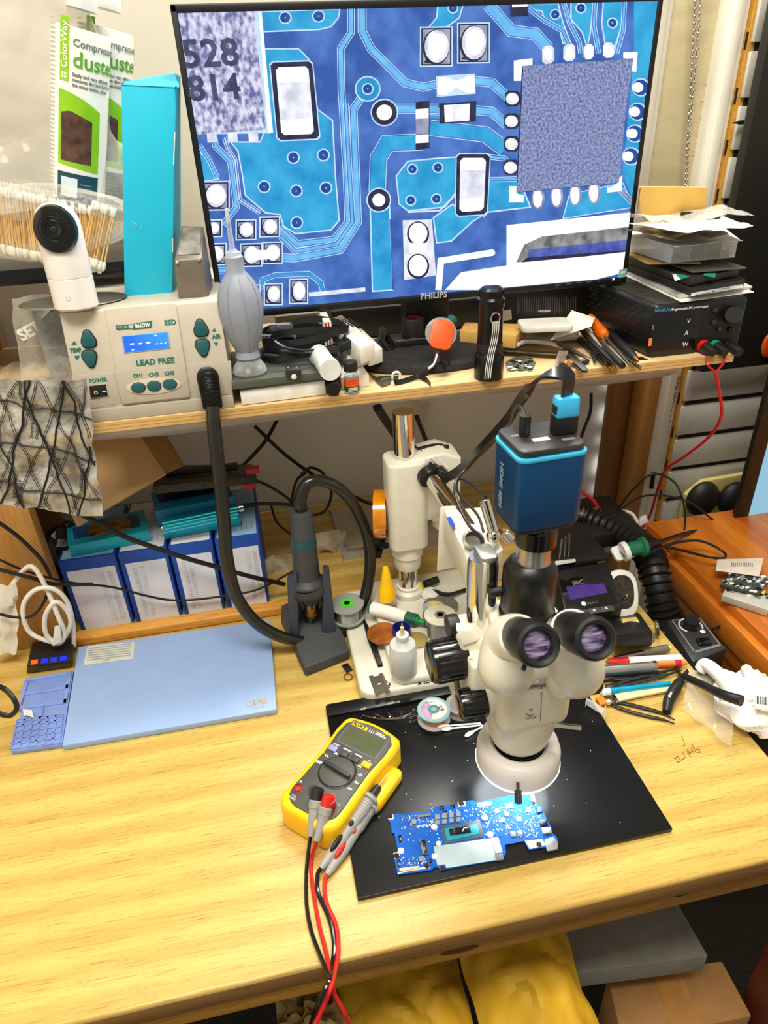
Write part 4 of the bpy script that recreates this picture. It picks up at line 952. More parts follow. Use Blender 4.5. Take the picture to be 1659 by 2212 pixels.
kid(t,'green_grip',lambda b:b.rod(P(962,706,.90),P(978,690,.91),[(0,.006),(1,.008)],M('deep_green',(16,88,84),.4),14),True,'green end')
def flexes(pts,lab):
    def f(b):
        for pl in pts: b.ribbon([S(x,y,z) for x,y,z in pl],.007,.0008,BLK,(0,0.5,1))
        p=pts[0][-1]; b.box(-.006,.006,-.004,.004,0,.002,GOLD,.0004,T=Matrix.Translation(S(p[0],p[1],.001)))
    one('flex_cable',lab,'flex cable',f)
flexes([[(856,812,.012),(856,826,.004),(875,822,.004),(905,812,.006),(925,805,.012)],[(905,812,.006),(920,820,.004),(930,832,.002)]],'black curled ribbon flex cable lying before the monitor foot')
flexes([[(953,770,.03),(948,785,.022),(962,790,.018),(955,800,.014)],[(950,775,.03),(965,775,.026),(972,790,.016)]],'short black flex cable draped on monitor foot edge')
one('white_ring','tiny white rubber ring at end of the black ribbon cable','ring',lambda b:b.tube([S(856,812,.006)+V((.0055*math.cos(a),.0,.0055*math.sin(a))) for a in [2*PI*k/12 for k in range(13)]],.0018,WHT,8,2))
def scrap(b):
    z=.004; pts=[(800,812),(812,818),(838,815),(846,822),(843,832),(826,838),(815,830)]
    b.prism([(S(x,y).x,S(x,y).y) for x,y in pts],SZ+.0005,SZ+.003,M('scrap_metal',(120,110,84),.35,.8,var=.3,scale=90),.0004)
    b.prism([(S(x,y).x,S(x,y).y) for x,y in [(822,820),(845,818),(845,825),(824,828)]],SZ+.003,SZ+.0045,STL,.0002)
one('metal_scrap','bent scrap of shield metal lying on shelf before monitor','metal scrap',scrap)
# flashlight
fb_=S(1055,815,0); t=T('flashlight','black flashlight standing upright with striped wrist strap','flashlight',fb_)
kid(t,'body',lambda b:b.lathe([(0,0),(.0185,0),(.0195,.002),(.0195,.030),(.0180,.033),(.0165,.035),(.0160,.070),(.0165,.074),(.0165,.094),(.0175,.096),(.0175,.104),(.0150,.107),(.0160,.110),(.0160,.116),(.012,.119),(0,.1195)],M('anodised_black',(16,16,18),.25,.4,spec=.6),None,36))
kid(t,'grip_rings',lambda b:[b.lathe([(.0166,.037+k*.004),(.0172,.039+k*.004),(.0166,.041+k*.004)],BLK,None,32,cap=False) for k in range(3)])
kid(t,'tail_ring',lambda b:b.tube([P(1070,688,fb_.y-.020)+V((.006*math.cos(a),.0,.007*math.sin(a))) for a in [2*PI*k/12 for k in range(13)]],.0010,CHR,8,2),True,'steel split ring')
def strap(b):
    Yf=fb_.y; pts=[P(1071,694,Yf-.0215),P(1070,715,Yf-.0205),P(1066,740,Yf-.0195),P(1060,765,Yf-.021),P(1055,795,Yf-.0235),P(1053,817,Yf-.0235)]
    b.ribbon(pts,.0105,.0014,INK,lambda u:(1,0,0))
    for k in range(4): b.ribbon([p+V(((k-1.5)*.0026,-.0009,0)) for p in pts],.0010,.0004,PAP,lambda u:(1,0,0))
kid(t,'wrist_strap',strap,True,'black strap with white stripes')
# things at the right half of the shelf
def ocb(b):
    q=[(994,740),(1118,752),(1139,720),(1005,705)]; tslab(b,[(993,714),(1115,725),(1140,700),(1005,696)],SZ+.030,.019,M('kraft_box',(214,168,90),.7,var=.06),.0008)
one('open_kraft_box','shallow kraft cardboard box behind the flashlight','box',ocb)
def foam(b,px,py,z,w,d,h,r,mt): 
    c=Q(px,py,z); b.prism(rrect(-w/2,w/2,-d/2,d/2,.008),0,h,mt,.002,T=Matrix.Translation(c)@Matrix.Rotation(r,4,'Z'))
FO=M('white_foam',(226,220,208),.8)
for k in range(4):
    lab=('bottom','third from top','second from top','topmost')[k]
    one('foam_pad','white rounded foam pad, %s of the little stack'%lab,'pad',lambda b:foam(b,1170+k*2,708-k*0,SZ+.012+k*.0085,.072,.05,.008,-.35+.05*k,FO),group='stack of white foam pads')
one('pad_mark_sticker','grey round printed sticker on the topmost foam pad','sticker',lambda b:b.prism(circ(0,0,.010,20,.006),0,.0004,M('grey_mark',(120,116,110),.7,rgb2=(180,176,168),scale=200),T=Matrix.Translation(Q(1176,672,SZ+.0468))))
one('white_envelope','white paper envelope standing slanted behind the foam pads','envelope',lambda b:b.hull([P(1190,735,.90),P(1278,705,.90),P(1278,703,.902),P(1190,733,.902),P(1235,672,.955),P(1285,688,.955),P(1285,686,.957),P(1235,670,.957)],PAP))
one('white_card','white curved sheet of paper on shelf under tools','paper',lambda b:b.sheet(lambda u,v:S(1120+u*130,742-v*22-u*8,.004+.008*math.sin(v*3)*u),8,8,PAP,.0004))
def cbk(b):
    b.box(P(1075,650,1.03).x,P(1275,650,1.03).x,1.03,1.06,SZ,P(1075,610,1.03).z,M('black_carton',(26,25,25),.5),.001)
    f=Plane((0,1.0295,0),(0,-1,0)); rn=random.Random(2)
    for k in range(26):
        x=1118+k*5; b.poly([f.at(x,640+rn.uniform(0,8)),f.at(x+1.6,640),f.at(x+.6,672+rn.uniform(0,10)),f.at(x-1,672)],INKG)
    b.poly([f.at(x,y,.0005) for x,y in ((1082,672),(1104,668),(1106,690),(1084,694))],PAP)
one('grey_carton','plain grey-beige carton at the back of the shelf behind the cable coil','box',lambda b:b.box(P(596,700,1.04).x,P(690,700,1.04).x,1.04,1.09,SZ,P(640,680,1.04).z,M('grey_beige_card',(128,118,100),.8),.001))
one('dark_device','black device box on the shelf behind the monitor stand','box',lambda b:b.box(P(715,680,1.08).x,P(1060,680,1.08).x,1.08,1.2,SZ,P(900,655,1.08).z,M('device_black',(24,23,22),.6,var=.3),.004))
one('black_carton','black printed carton standing behind the foam pads under monitor','box',cbk)
# ruler strip, brush, board
def strip(b):
    b.hull([S(1078,752,.006),S(1252,762,.006),S(1250,768,.006),S(1076,758,.006)]+[S(1078,752,.008),S(1252,762,.008),S(1250,768,.008),S(1076,758,.008)],M('gunmetal',(70,68,60),.4,.6),.0003)
    b.hull([S(1078,757,.008),S(1252,767,.008),S(1252,768.5,.008),S(1076,758.5,.008)]+[S(1078,757,.0086),S(1252,767,.0086),S(1252,768.5,.0086),S(1076,758.5,.0086)],M('gilt_edge',(196,170,110),.3,.8))
one('metal_strip','long dark metal rail strip with pale edge lying on shelf','strip',strip)
one('toothbrush','white and blue curved plastic handle lying before kraft box','handle',lambda b:(b.tube([S(1075,745,.012),S(1110,748,.012),S(1135,738,.016),S(1175,740,.012),S(1215,748,.008)],.0032,WHT,10,6),b.tube([S(1076,741,.012),S(1110,744,.013),S(1135,734,.017),S(1160,735,.015)],.0014,BLUI,8,6)))
BOARD_G=M('dark_pcb',(66,84,70),.45,rgb2=(120,128,104),scale=260,det=4)
def pb(b):
    q=[(1092,785),(1110,775),(1138,771),(1157,786),(1150,800),(1123,802),(1096,798)]
    b.prism([(S(x,y).x,S(x,y).y) for x,y in q],SZ+.0005,SZ+.0025,BOARD_G,.0003)
    rn=random.Random(9)
    for k in range(34):
        p=S(rn.uniform(1100,1148),rn.uniform(776,799),.0025); w_=rn.uniform(.001,.004); b.box(-w_,w_,-w_*.7,w_*.7,0,.0012,rn.choice((BLK,STL,GRY,PAP)),T=Matrix.Translation(p))
one('phone_board','small dark green phone circuit board lying on shelf','circuit board',pb)
def cb2(b):
    b.sheet(lambda u,v:S(1196+u*20+v*12,792-v*34,.003+v*.03+.003*math.sin(u*6)),6,8,CLR,.0005)
one('clear_clip','bent clear plastic piece with a round hole near tweezers','plastic piece',cb2)
def tanf(b):
    c=S(1222,785,.006); 
    b.sheet(lambda u,v:c+V(((u-.5)*.020,(v-.5)*.014,.004*math.sin(u*9)+.004*noise.noise(V((u*6,v*6,2))))),8,8,M('tan_tape',(176,122,52),.5),.0006)
one('tape_scrap','crumpled piece of tan sticky tape beside the clear clip','tape',tanf)
def tool(lab,a,c,prof,mt,tip=None,name='screwdriver',cat='screwdriver',grp=None,z=.005,parts=None,z2=None):
    p0,p1=S(*a,z),S(*c,z2 or z); t=T(name,lab,cat,p0,group=grp)
    kid(t,'handle',lambda b:b.rod(p0,p0.lerp(p1,prof[1]),prof[0],mt,14),True)
    if tip: kid(t,'tip',lambda b:b.rod(p0.lerp(p1,prof[1]),p1,tip[0],tip[1],12),True)
    return t,p0,p1
DT=M('dark_tool',(34,34,32),.4)
tool('dark screwdriver with brass cap, lowest one at shelf edge',(1325,800),(1232,715),([(0,.004),(.06,.0048),(.2,.0048),(.22,.0042),(1,.0040)],.75),DT,([(0,.003),(1,.0008)],STL))
kid(bpy.data.objects['screwdriver'],'brass_cap',lambda b:b.rod(S(1327,802,.005),S(1312,789,.005),[(0,.0045),(.3,.0056),(1,.0056)],GOLD,14),True)
tool('black screwdriver with brass collar behind the lowest one',(1345,790),(1250,700),([(0,.0045),(1,.0048)],.5),DT,([(0,.0035),(1,.0008)],STL),z=.012)
tool('black handled driver with gold tip nearest the power supply',(1375,778),(1282,690),([(0,.003),(.06,.0052),(.2,.0070),(.8,.0076),(1,.0062)],.6),BLK,([(0,.003),(1,.001)],STL),z=.010)
kid(bpy.data.objects['screwdriver.002'],'gold_tip',lambda b:b.rod(S(1378,780,.010),S(1368,771,.010),[(0,.002),(.4,.0045),(1,.0052)],GOLD,14),True)
t,p0,p1=tool('orange handled screwdriver with steel shaft under the envelope',(1275,690),(1360,788),([(0,.0085),(.9,.0085),(1,.005)],.42),M('amber_orange',(240,110,10),.2,spec=.7),([(0,.0022),(1,.0018)],STL),z=.020)
def spring(b):
    p0,p1=S(1262,705,.014),S(1318,785,.012); n=190; b.tube([p0.lerp(p1,.15+.5*k/n)+V((.0036*math.cos(k*.62),0,.0036*math.sin(k*.62))) for k in range(n)],.0008,M('white_spring',(220,216,200),.4),5,0)
    b.cyl(p0,p1,.0028,BLK); b.rod(p0.lerp(p1,.7),p1,[(0,.0045),(1,.0045)],BLK,10)
    for k in range(6): b.rod(p0.lerp(p1,.78+k*.035),p0.lerp(p1,.79+k*.035),[(0,.0050),(1,.0050)],STL,10)
one('spring_tool','black rod wrapped in a pale coil spring among tools','tool',spring)
def blade(lab,a,c,w,mt,z=.004,name='tweezers',cat='tweezers'):
    def f(b):
        p0,p1=S(*a,z),S(*c,z); d=(p1-p0); L=d.length; b.prism([(0,-w*.35),(L*.3,-w*.5),(L*.75,-w*.4),(L,-w*.05),(L,w*.05),(L*.75,w*.4),(L*.3,w*.5),(0,w*.35)],0,.0012,mt,.0004,T=frm(p0,d,(0,0,1))); b.prism([(0,-w*.35),(L*.3,-w*.5),(L*.75,-w*.4),(L,-w*.05),(L,w*.05),(L*.75,w*.4),(L*.3,w*.5),(0,w*.35)],.003,.0042,mt,.0004,T=frm(p0,d,(0,0,1)))
    return one(name,lab,cat,f)
blade('grey steel tweezers with blunt end pointing at shelf edge',(1265,806),(1215,755),.011,STL)
blade('black knife blade beside the tan tape scrap',(1212,790),(1232,808),.010,DRK if 0 else BLK,name='blade',cat='blade')
blade('dark fine tweezers lying left of the spring tool',(1270,720),(1285,785),.008,DT)
blade('dark pointed tweezers lying across the metal strip',(1240,700),(1330,795),.007,DT,z=.018)
blade('silver pointed tweezers beside the brass screwdriver',(1195,740),(1275,780),.006,STL,z=.010)
blade('steel probe tips poking toward the shelf edge',(1345,770),(1385,800),.004,STL,z=.004,name='probe',cat='probe')
one('oval_badge','oval black and white cap lying near the clear clip','cap',lambda b:(b.prism(circ(0,0,.010,20,.006),0,.004,BLK,.001,T=Matrix.Translation(S(1258,785,.001))),b.box(-.003,.003,-.001,.001,.004,.0046,PAP,T=Matrix.Translation(S(1258,785,.001)))))
one('black_card','small square black card at the front corner of power supply','card',lambda b:b.hull([S(1362,778,.0003),S(1400,776,.0003),S(1385,770,.0003),S(1350,772,.0003)]+[S(1362,778,.0012),S(1400,776,.0012),S(1385,770,.0012),S(1350,772,.0012)],BLK))
# ---------------- POWER SUPPLY
PSB=M('psu_black',(18,18,18),.4,var=.2); PST=M('psu_dusty_top',(60,56,48),.8,var=.35,scale=60,det=6,rgb2=(38,35,30))
pa,pb_,pc,pd=P(1397,786,.85),P(1592,765,.85),P(1605,640,.85),P(1400,665,.85)
dv=V((-.012,.215,0))
zb_=SZ+.001
for p in (pa,pb_): p.z=zb_
zt_=(pc.z+pd.z)/2; pc=V((pb_.x,.85,zt_)); pd=V((pa.x,.85,zt_))
t=T('power_supply','black programmable bench power supply with red green and black terminals','power supply',V(((pa.x+pb_.x)/2,.95,SZ)))
kid(t,'case',lambda b:b.hull([pa,pb_,pb_+dv,pa+dv,pd,pc,pc+dv,pd+dv],PSB,.006,3),True)
kid(t,'dusty_lid',lambda b:b.hull([p+V((0,0,-.0008)) for p in (pd+V((.006,.004,0)),pc+V((-.006,.004,0)),pc+dv+V((-.006,-.006,0)),pd+dv+V((.006,-.006,0)))]+[p+V((0,0,.0006)) for p in (pd+V((.006,.004,0)),pc+V((-.006,.004,0)),pc+dv+V((-.006,-.006,0)),pd+dv+V((.006,-.006,0)))],PST),True,'dusty grey lid')
fp=Plane((0,.85,0),(0,-1,0))
def vents(b):
    n=V((-dv.y,dv.x,0)).normalized(); 
    for r in range(7):
        for c in range(9):
            p=pa+dv*(.12+c*.085+(r%2)*.04)+V((0,0,.022+r*.0062)); b.box(-.0045,.0045,-.0011,.0011,-.0002,.0004,M('vent_hole',(4,4,4),.9),T=frm(p+n*.0002,dv,n))
kid(t,'side_vents',vents,True)
kid(t,'glass_panel',lambda b:b.hull([fp.at(x,y,-.001) for x,y in ((1405,772),(1500,762),(1514,660),(1412,672))]+[fp.at(x,y,.0012) for x,y in ((1405,772),(1500,762),(1514,660),(1412,672))],BLKG,.0008),True,'glossy black display window')
def ptx(b):
    def q(s,x,y,size,m=PAP,xs=1): b.text(s,size,m,fp.frame(x,y,x+20,y-2,.0016)[0],xs=xs,bold=.0001)
    q('NANKADF',1414,672,.0060,M('cyan_print',(60,150,200),.5)); q('Programmable DC power supply',1451,669,.0046,xs=.9)
    q('V',1484,694,.0085); q('A',1479,720,.0085); q('W',1474,745,.0085)
kid(t,'panel_print',ptx,True,sharp=0)
kid(t,'usb_port',lambda b:(b.hull([fp.at(x,y,.001) for x,y in ((1400,748),(1407,747),(1409,730),(1402,731))]+[fp.at(x,y,.002) for x,y in ((1400,748),(1407,747),(1409,730),(1402,731))],M('usb_orange',(230,110,60),.5,emit=.3)),b.hull([fp.at(x,y,.001) for x,y in ((1408,713),(1411,713),(1413,702),(1410,702))]+[fp.at(x,y,.0018) for x,y in ((1408,713),(1411,713),(1413,702),(1410,702))],GRY)),True,'orange lit port')
kid(t,'knob',lambda b:b.rod(fp.at(1584,680,0),fp.at(1584,680,.014),[(0,.0125),(.8,.0118),(1,.0105)],BLK,28),True)
for x,y in ((1545,670),(1543,696),(1555,711),(1579,712)): kid(t,'button',lambda b:b.rod(fp.at(x,y,0),fp.at(x,y,.004),[(0,.0042),(.7,.0040),(1,.003)],BLK,16),True)
for x,c in ((1517,RED),(1542,GRN),(1573,BLK)):
    p=fp.at(x,746,0)
    h=kid(t,'terminal',lambda b:(b.rod(p,p+V((0,-.006,-.001)),[(0,.0088),(1,.0085)],c,20),b.rod(p+V((0,-.006,-.001)),p+V((.003,-.024,-.004)),[(0,.0078),(.3,.0080),(1,.0060)],BLK,10)),True)
def redw(b):
    w=M('red_wire',(196,22,30),.35); w2=w
    a1=fp.at(1524,766,.012); b1=fp.at(1566,764,.012)
    b.tube([a1,P(1530,790,.825),P(1545,803,.822)],.0016,w,8); b.tube([b1,P(1562,785,.825),P(1547,803,.822)],.0016,w,8)
    b.tube([P(1545,801,.822),P(1553,840,.82),P(1558,900,.82),P(1530,945,.85),P(1480,985,.90),P(1438,1015,.95),P(1420,1060,1.0),P(1405,1110,1.02),P(1388,1140,1.02),P(1378,1150,1.02),P(1340,1148,1.03),P(1310,1115,1.04),P(1280,1080,1.05),P(1240,1050,1.06)],.0024,w,8,8)
t=T('test_wire_pair','thin red wire looping down from the power supply terminals','wire',P(1545,801,.822))
kid(t,'wire',redw,True)
for x in (1522,1567): kid(t,'spade_lug',lambda b:b.rod(fp.at(x,756,.010),fp.at(x-1,775,.012),[(0,.004),(1,.0032)],M('blue_sleeve',(24,44,110),.4),12),True,'blue insulated spade lug')
# ---------------- stack on the power supply
zs=zt_+.0012
def lay(name,lab,cat,q,z0,h,mt,bev=.0006,grp=None,extra=None,y=.90):
    """q: px positions of the front-left, front-right, back-right, back-left corners of the top"""
    t=T(name,lab,cat,Q(q[0][0],q[0][1],z0),group=grp)
    kid(t,'body',lambda b:slab(b,q,h,mt,bev,z0),True)
    if extra: extra(t)
    return t
q0=[(1472,658),(1629,636),(1530,590),(1345,598)]
def qq(dx,dy,s=1): return [(x+dx,y+dy) for x,y in q0]
PG=M('paper_grey',(206,200,190),.7)
lay('paper_sheet','white paper sheet lowest on the power supply, sticking out right','paper',qq(0,-4),zs,.0012,PAP)
lay('paper_sheet','thin white envelope second up on the power supply','paper',qq(-4,-13),zs+.002,.003,PG)
def bnd(t):
    kid(t,'spine_writing',lambda b:b.text('Quantum MSI  I.SPADI',.0058,INK,Plane(P(1500,640,.888),(-.1,-1,0)).frame(1507,640,1600,625)[0],bold=.0001),True,sharp=0)
lay('ring_file','black folder with handwritten white spine, lower of two','folder',[(1494,640),(1607,620),(1520,578),(1345,582)],zs+.0055,.011,M('folder_black',(30,29,27),.5),.001)
one('spine_card','white handwritten spine card sticking out of lower folder','card',lambda b:(b.hull([Q(x,y,zs+.009) for x,y in ((1492,640),(1606,621),(1606,612),(1494,630))]+[Q(x,y,zs+.0100) for x,y in ((1492,640),(1606,621),(1606,612),(1494,630))],WHT),b.text('Quantum  MSI  I-SPADI',.006,INK,frm(Q(1504,638,zs+.0103),Q(1600,620,zs+.01)-Q(1500,637,zs+.01),(0,-.3,1)),bold=.0001)))
lay('ring_file','dark folder with silver lettering upper of two','folder',[(1490,618),(1594,596),(1500,560),(1345,566)],zs+.018,.010,M('folder_dark',(40,37,33),.5),.001)
one('green_paper','teal green paper corners poking out between the folders','paper',lambda b:(b.poly([Q(x,y,zs+.029) for x,y in ((1460,607),(1490,597),(1466,591),(1450,590))],M('teal_paper',(10,150,120),.6)),b.poly([Q(x,y,zs+.029) for x,y in ((1520,595),(1545,600),(1546,590),(1520,590))],M('teal_paper',(10,150,120),.6)),b.poly([Q(x,y,zs+.0295) for x,y in ((1458,607),(1470,603),(1460,592),(1452,592))],PAP)))
lay('cutting_card','dark grey board overhanging at right of the stack','board',[(1495,590),(1613,581),(1560,563),(1420,562)],zs+.031,.002,M('slate_board',(84,80,70),.6,var=.1))
lay('kraft_sheet','pale card sheets below the clear parts organiser','card',[(1400,572),(1515,570),(1450,548),(1350,548)],zs+.036,.002,CARD)
# parts organiser
oz=zs+.040
t=T('parts_organiser','flat translucent compartment box full of tiny screws','organiser',Q(1455,570,oz))
oq=[(1452,568),(1590,555),(1560,520),(1345,520)]; oh=.022
def org(b):
    p=[Q(x,y,oz) for x,y in ((1448,569),(1587,556),(1545,520),(1330,533))]; T_=[v+V((0,0,oh)) for v in p]
    b.hull(p+[v+V((0,0,.0012)) for v in p],FROST,.0003)
    for i in range(4): a,c=p[i],p[(i+1)%4]; n=(c-a).normalized().cross(V((0,0,1)))*.0012; b.hull([a,c,c-n,a-n,a+V((0,0,oh)),c+V((0,0,oh)),c-n+V((0,0,oh)),a-n+V((0,0,oh))],CLR)
    for k in (.28,.52,.76): a=p[0].lerp(p[1],k); c=p[3].lerp(p[2],k); b.hull([a,a+V((.001,0,0)),c+V((.001,0,0)),c]+[v+V((0,0,oh)) for v in (a,a+V((.001,0,0)),c+V((.001,0,0)),c)],FROST)
kid(t,'tray',org,True)
kid(t,'lid',lambda b:b.hull([Q(x,y,oz)+V((0,0,oh)) for x,y in ((1446,570),(1590,556),(1547,519),(1328,533))]+[Q(x,y,oz)+V((0,0,oh+.003)) for x,y in ((1446,570),(1590,556),(1547,519),(1328,533))],FROST,.001),True)
def scrw(b):
    rn=random.Random(6); p=[Q(x,y,oz) for x,y in ((1448,569),(1587,556),(1545,520),(1330,533))]
    for k in range(90):
        u,v=rn.uniform(.04,.96),rn.uniform(.03,.25); a=p[0].lerp(p[1],u).lerp(p[3].lerp(p[2],u),v); mt=GOLD if .28<u<.52 else rn.choice((STL,STL,BLK))
        d=V((rn.uniform(-1,1),rn.uniform(-1,1),rn.uniform(0,.5))).normalized()*.004; b.cyl(a+V((0,0,.003+rn.uniform(0,.003))),a+V((0,0,.003))+d,.0011,mt,n=6)
tag(one('tiny_screws',None,None,scrw),'small loose screws inside the clear parts organiser','screws',kind='stuff')
def bagt(b,pts,z,amp,seed,mt=FILM):
    p=[Q(x,y,z) for x,y in pts]
    b.sheet(lambda u,v:p[0].lerp(p[1],u).lerp(p[3].lerp(p[2],u),v)+nz3((u*4+seed,v*3,seed))*amp+V((0,0,amp*.8)),26,14,mt,0 if mt is FILM else .0004)
one('paper_sheet','wavy white sheet lying on the clear parts organiser','paper',lambda b:bagt(b,[(1458,537),(1604,524),(1520,490),(1345,505)],oz+oh+.004,.003,3,PAP),sharp=.4)
one('clear_bag','flat clear bag with dark part lying on the stack','bag',lambda b:(bagt(b,[(1420,524),(1570,520),(1500,490),(1345,500)],oz+oh+.012,.006,5,clear('smoky_film',(120,114,104),.5,.15,.6))),sharp=.3)
one('paper_sheet','white sheet near top of the stack curling down at right','paper',lambda b:bagt(b,[(1480,505),(1628,494),(1560,470),(1360,488)],oz+oh+.026,.003,8,PAP),sharp=.4)
one('clear_bag','crinkled clear bag at the top of the stack sticking out right','bag',lambda b:bagt(b,[(1440,500),(1628,478),(1560,455),(1360,480)],oz+oh+.034,.010,11),sharp=.3)
one('black_gadget','slim black plastic gadget inside the top bag','gadget',lambda b:b.hull([P(1470,474,.93),P(1556,472,.93),P(1556,470,.96),P(1470,472,.96),P(1470,458,.93),P(1558,458,.93),P(1558,456,.96),P(1470,456,.96)],BLK,.002))
def kb(b): 
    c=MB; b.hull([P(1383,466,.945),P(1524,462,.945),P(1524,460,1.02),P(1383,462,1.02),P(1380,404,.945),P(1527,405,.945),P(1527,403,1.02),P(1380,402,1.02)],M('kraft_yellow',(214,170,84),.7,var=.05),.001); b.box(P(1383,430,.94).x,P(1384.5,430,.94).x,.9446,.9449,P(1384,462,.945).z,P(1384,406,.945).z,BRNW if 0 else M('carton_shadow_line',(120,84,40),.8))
one('kraft_box','small plain kraft carton on top of the stack','box',kb)
# black panel beyond the stack
one('dark_cupboard','big dark blurred panel hanging beyond shelf at right edge','panel',lambda b:b.box(P(1604,360,1.10).x,1.30,1.10,1.12,P(1560,800,1.10).z,1.3,M('dark_olive_panel',(26,25,18),.6),.003))
# ============================================================ UNDER THE SHELF, BACK LEFT
BLU=M('box_blue',(22,72,164),.5,var=.06); SKY=M('box_sky',(150,192,226),.5); LABW=M('label_white',(230,230,238),.55,var=.03)
bxs=[((125,1215),(240,1198),(300,1348),(176,1372)),((243,1197),(351,1182),(402,1330),(304,1347)),((355,1181),(458,1168),(488,1318),(406,1329)),((462,1166),(566,1146),(578,1308),(492,1316))]
zt2=sum(P(x,y,.93).z for x,y in ((240,1198),(351,1182),(458,1168)))/3
names=('leftmost of the four blue and white cartons','second from left of the four blue and white cartons','third from left of the four blue and white cartons, under the cyan device','rightmost of the four blue and white cartons, behind the black hose')
fb2=Plane((0,.93,0),(0,-1,0))
for k,q in enumerate(bxs):
    x0=(P(*q[0],.93).x+P(*q[3],.93).x)/2; x1=(P(*q[1],.93).x+P(*q[2],.93).x)/2
    t=T('blue_carton',names[k],'box',((x0+x1)/2,1.01,0),group='blue and white cartons standing on the bench')
    kid(t,'carton',lambda b:b.box(x0+.0005,x1-.0005,.93,1.09,.0005,zt2,BLU,.0015),True)
    def lb(b):
        w_=x1-x0
        b.poly([V((x0+.008,.9297,.001)),V((x1-.005,.9297,.001)),V((x1-.005,.9297,zt2-.020)),V((x0+.008,.9297,zt2-.020))],LABW)
        b.poly([V((x0+.004,.934,zt2+.0003)),V((x1-.004,.934,zt2+.0003)),V((x1-.004,1.085,zt2+.0003)),V((x0+.004,1.085,zt2+.0003))],SKY if k in (0,3) else LABW)
        rn=random.Random(k)
        cols=(.62,.78) if k in (0,3) else (.22,.36)
        for c in cols:
            for j in range(26): z=.012+j*.0037; b.poly([V((x0+w_*c,.9295,z)),V((x0+w_*(c+.10),.9295,z)),V((x0+w_*(c+.10),.9295,z+.0009+rn.random()*.0006)),V((x0+w_*c,.9295,z+.0009))],M('tiny_print',(176,176,182),.7))
        for j in range(8):
            z=zt2+.0006; xx=x0+.01+j*.008
            if xx<x1-.01: b.poly([V((xx,.95,z)),V((xx+.0012,.95,z)),V((xx+.0012,.975,z)),V((xx,.975,z))],M('tiny_red',(190,80,70),.7) if k in (0,3) else M('tiny_print',(176,176,182),.7))
    kid(t,'printed_label',lb,True,'white printed label',sharp=0)
ztb=zt2+.0012
# cyan module with gold chip
def up(b,q,h,mt,bev=.0008,z=ztb): tslab(b,q,z+h,h,mt,bev)
CYD=M('cyan_metal',(20,160,188),.35,.3,var=.08)
t=T('blue_module','low cyan tray with amber window lying on the leftmost cartons','module',Q(230,1175,ztb))
kid(t,'shell',lambda b:up(b,[(147,1180),(322,1145),(310,1100),(143,1135)],.020,CYD),True)
kid(t,'recess',lambda b:up(b,[(160,1165),(304,1137),(297,1110),(156,1140)],.0205,M('dark_teal_top',(12,64,110),.4)),True)
kid(t,'amber_window',lambda b:up(b,[(190,1158),(282,1140),(280,1112),(192,1128)],.022,M('amber_film',(164,112,30),.25,.4,rgb2=(70,44,10),scale=60)),True,'amber foil window')
t=T('teal_box','open turquoise tray behind the ribbed cyan device','tray',Q(420,1110,ztb))
kid(t,'tray',lambda b:(up(b,[(335,1105),(505,1072),(490,1045),(325,1062)],.030,M('tray_turquoise',(34,150,196),.5))),True)
kid(t,'inset',lambda b:up(b,[(345,1085),(375,1080),(490,1060),(478,1048),(335,1066)],.031,M('navy_inset',(16,40,84),.5)),True)
t=T('metal_device','ribbed shiny cyan metal device with a silver knob on the cartons','device',Q(430,1140,ztb))
kid(t,'body',lambda b:(up(b,[(349,1138),(516,1108),(508,1085),(347,1120)],.024,CYD,.002)),True)
kid(t,'ribs',lambda b:[b.cyl(P(350,1131+k*7,.929),P(514,1096+k*7,.929),.0013,M('bright_cyan_metal',(70,214,232),.25,.6),n=6) for k in range(4)],True)
kid(t,'knob',lambda b:b.cyl(P(516,1098,.94),P(526,1096,.94),.006,CHR,n=16),True)
for i in range(1): kid(t,'screw',lambda b:b.sph(P(350,1140,.928),.003,CHR,n=8),True)
# dark card with red connectors
zg=ztb+.036
t=T('graphics_card','dark circuit card with red connectors lying on the trays','circuit card',Q(450,1050,zg))
GC=M('card_black',(26,26,26),.5,rgb2=(62,58,46),scale=190,det=5)
kid(t,'board',lambda b:b.hull([P(330,1068,.96),P(556,1045,.96),P(545,1030,1.08),P(345,1040,1.08),P(330,1050,.96),P(555,1030,.96),P(545,1003,1.08),P(345,1005,1.08)],GC,.001),True)
kid(t,'fan_cowl',lambda b:[b.box(-.012,.012,-.010,.010,0,.006,BLK,.002,T=Matrix.Translation(P(370+k*32,1024-k*3,1.02))) for k in range(5)],True)
for x,y in ((549,1015),(542,1048)): kid(t,'connector',lambda b:b.box(-.012,.008,-.006,.006,-.004,.005,M('red_connector',(170,36,44),.5),.001,T=Matrix.Translation(P(x,y,.965))),True,'red connector')
one('dark_bag_bundle','dark crumpled bundle at the left end behind cartons','bundle',lambda b:b.sheet(lambda u,v:(lambda a,p:V((-.335+.05*math.cos(a)*math.sin(p),1.0+.05*math.sin(a)*math.sin(p),.075-.085*math.cos(p)))+nz3((math.cos(a)*3,math.sin(a)*3,p*2))*.012)(u*2*PI,.05+v*(PI-.1)),24,14,M('black_foil',(24,23,22),.4,var=.4,scale=40),0,True),sharp=.4)
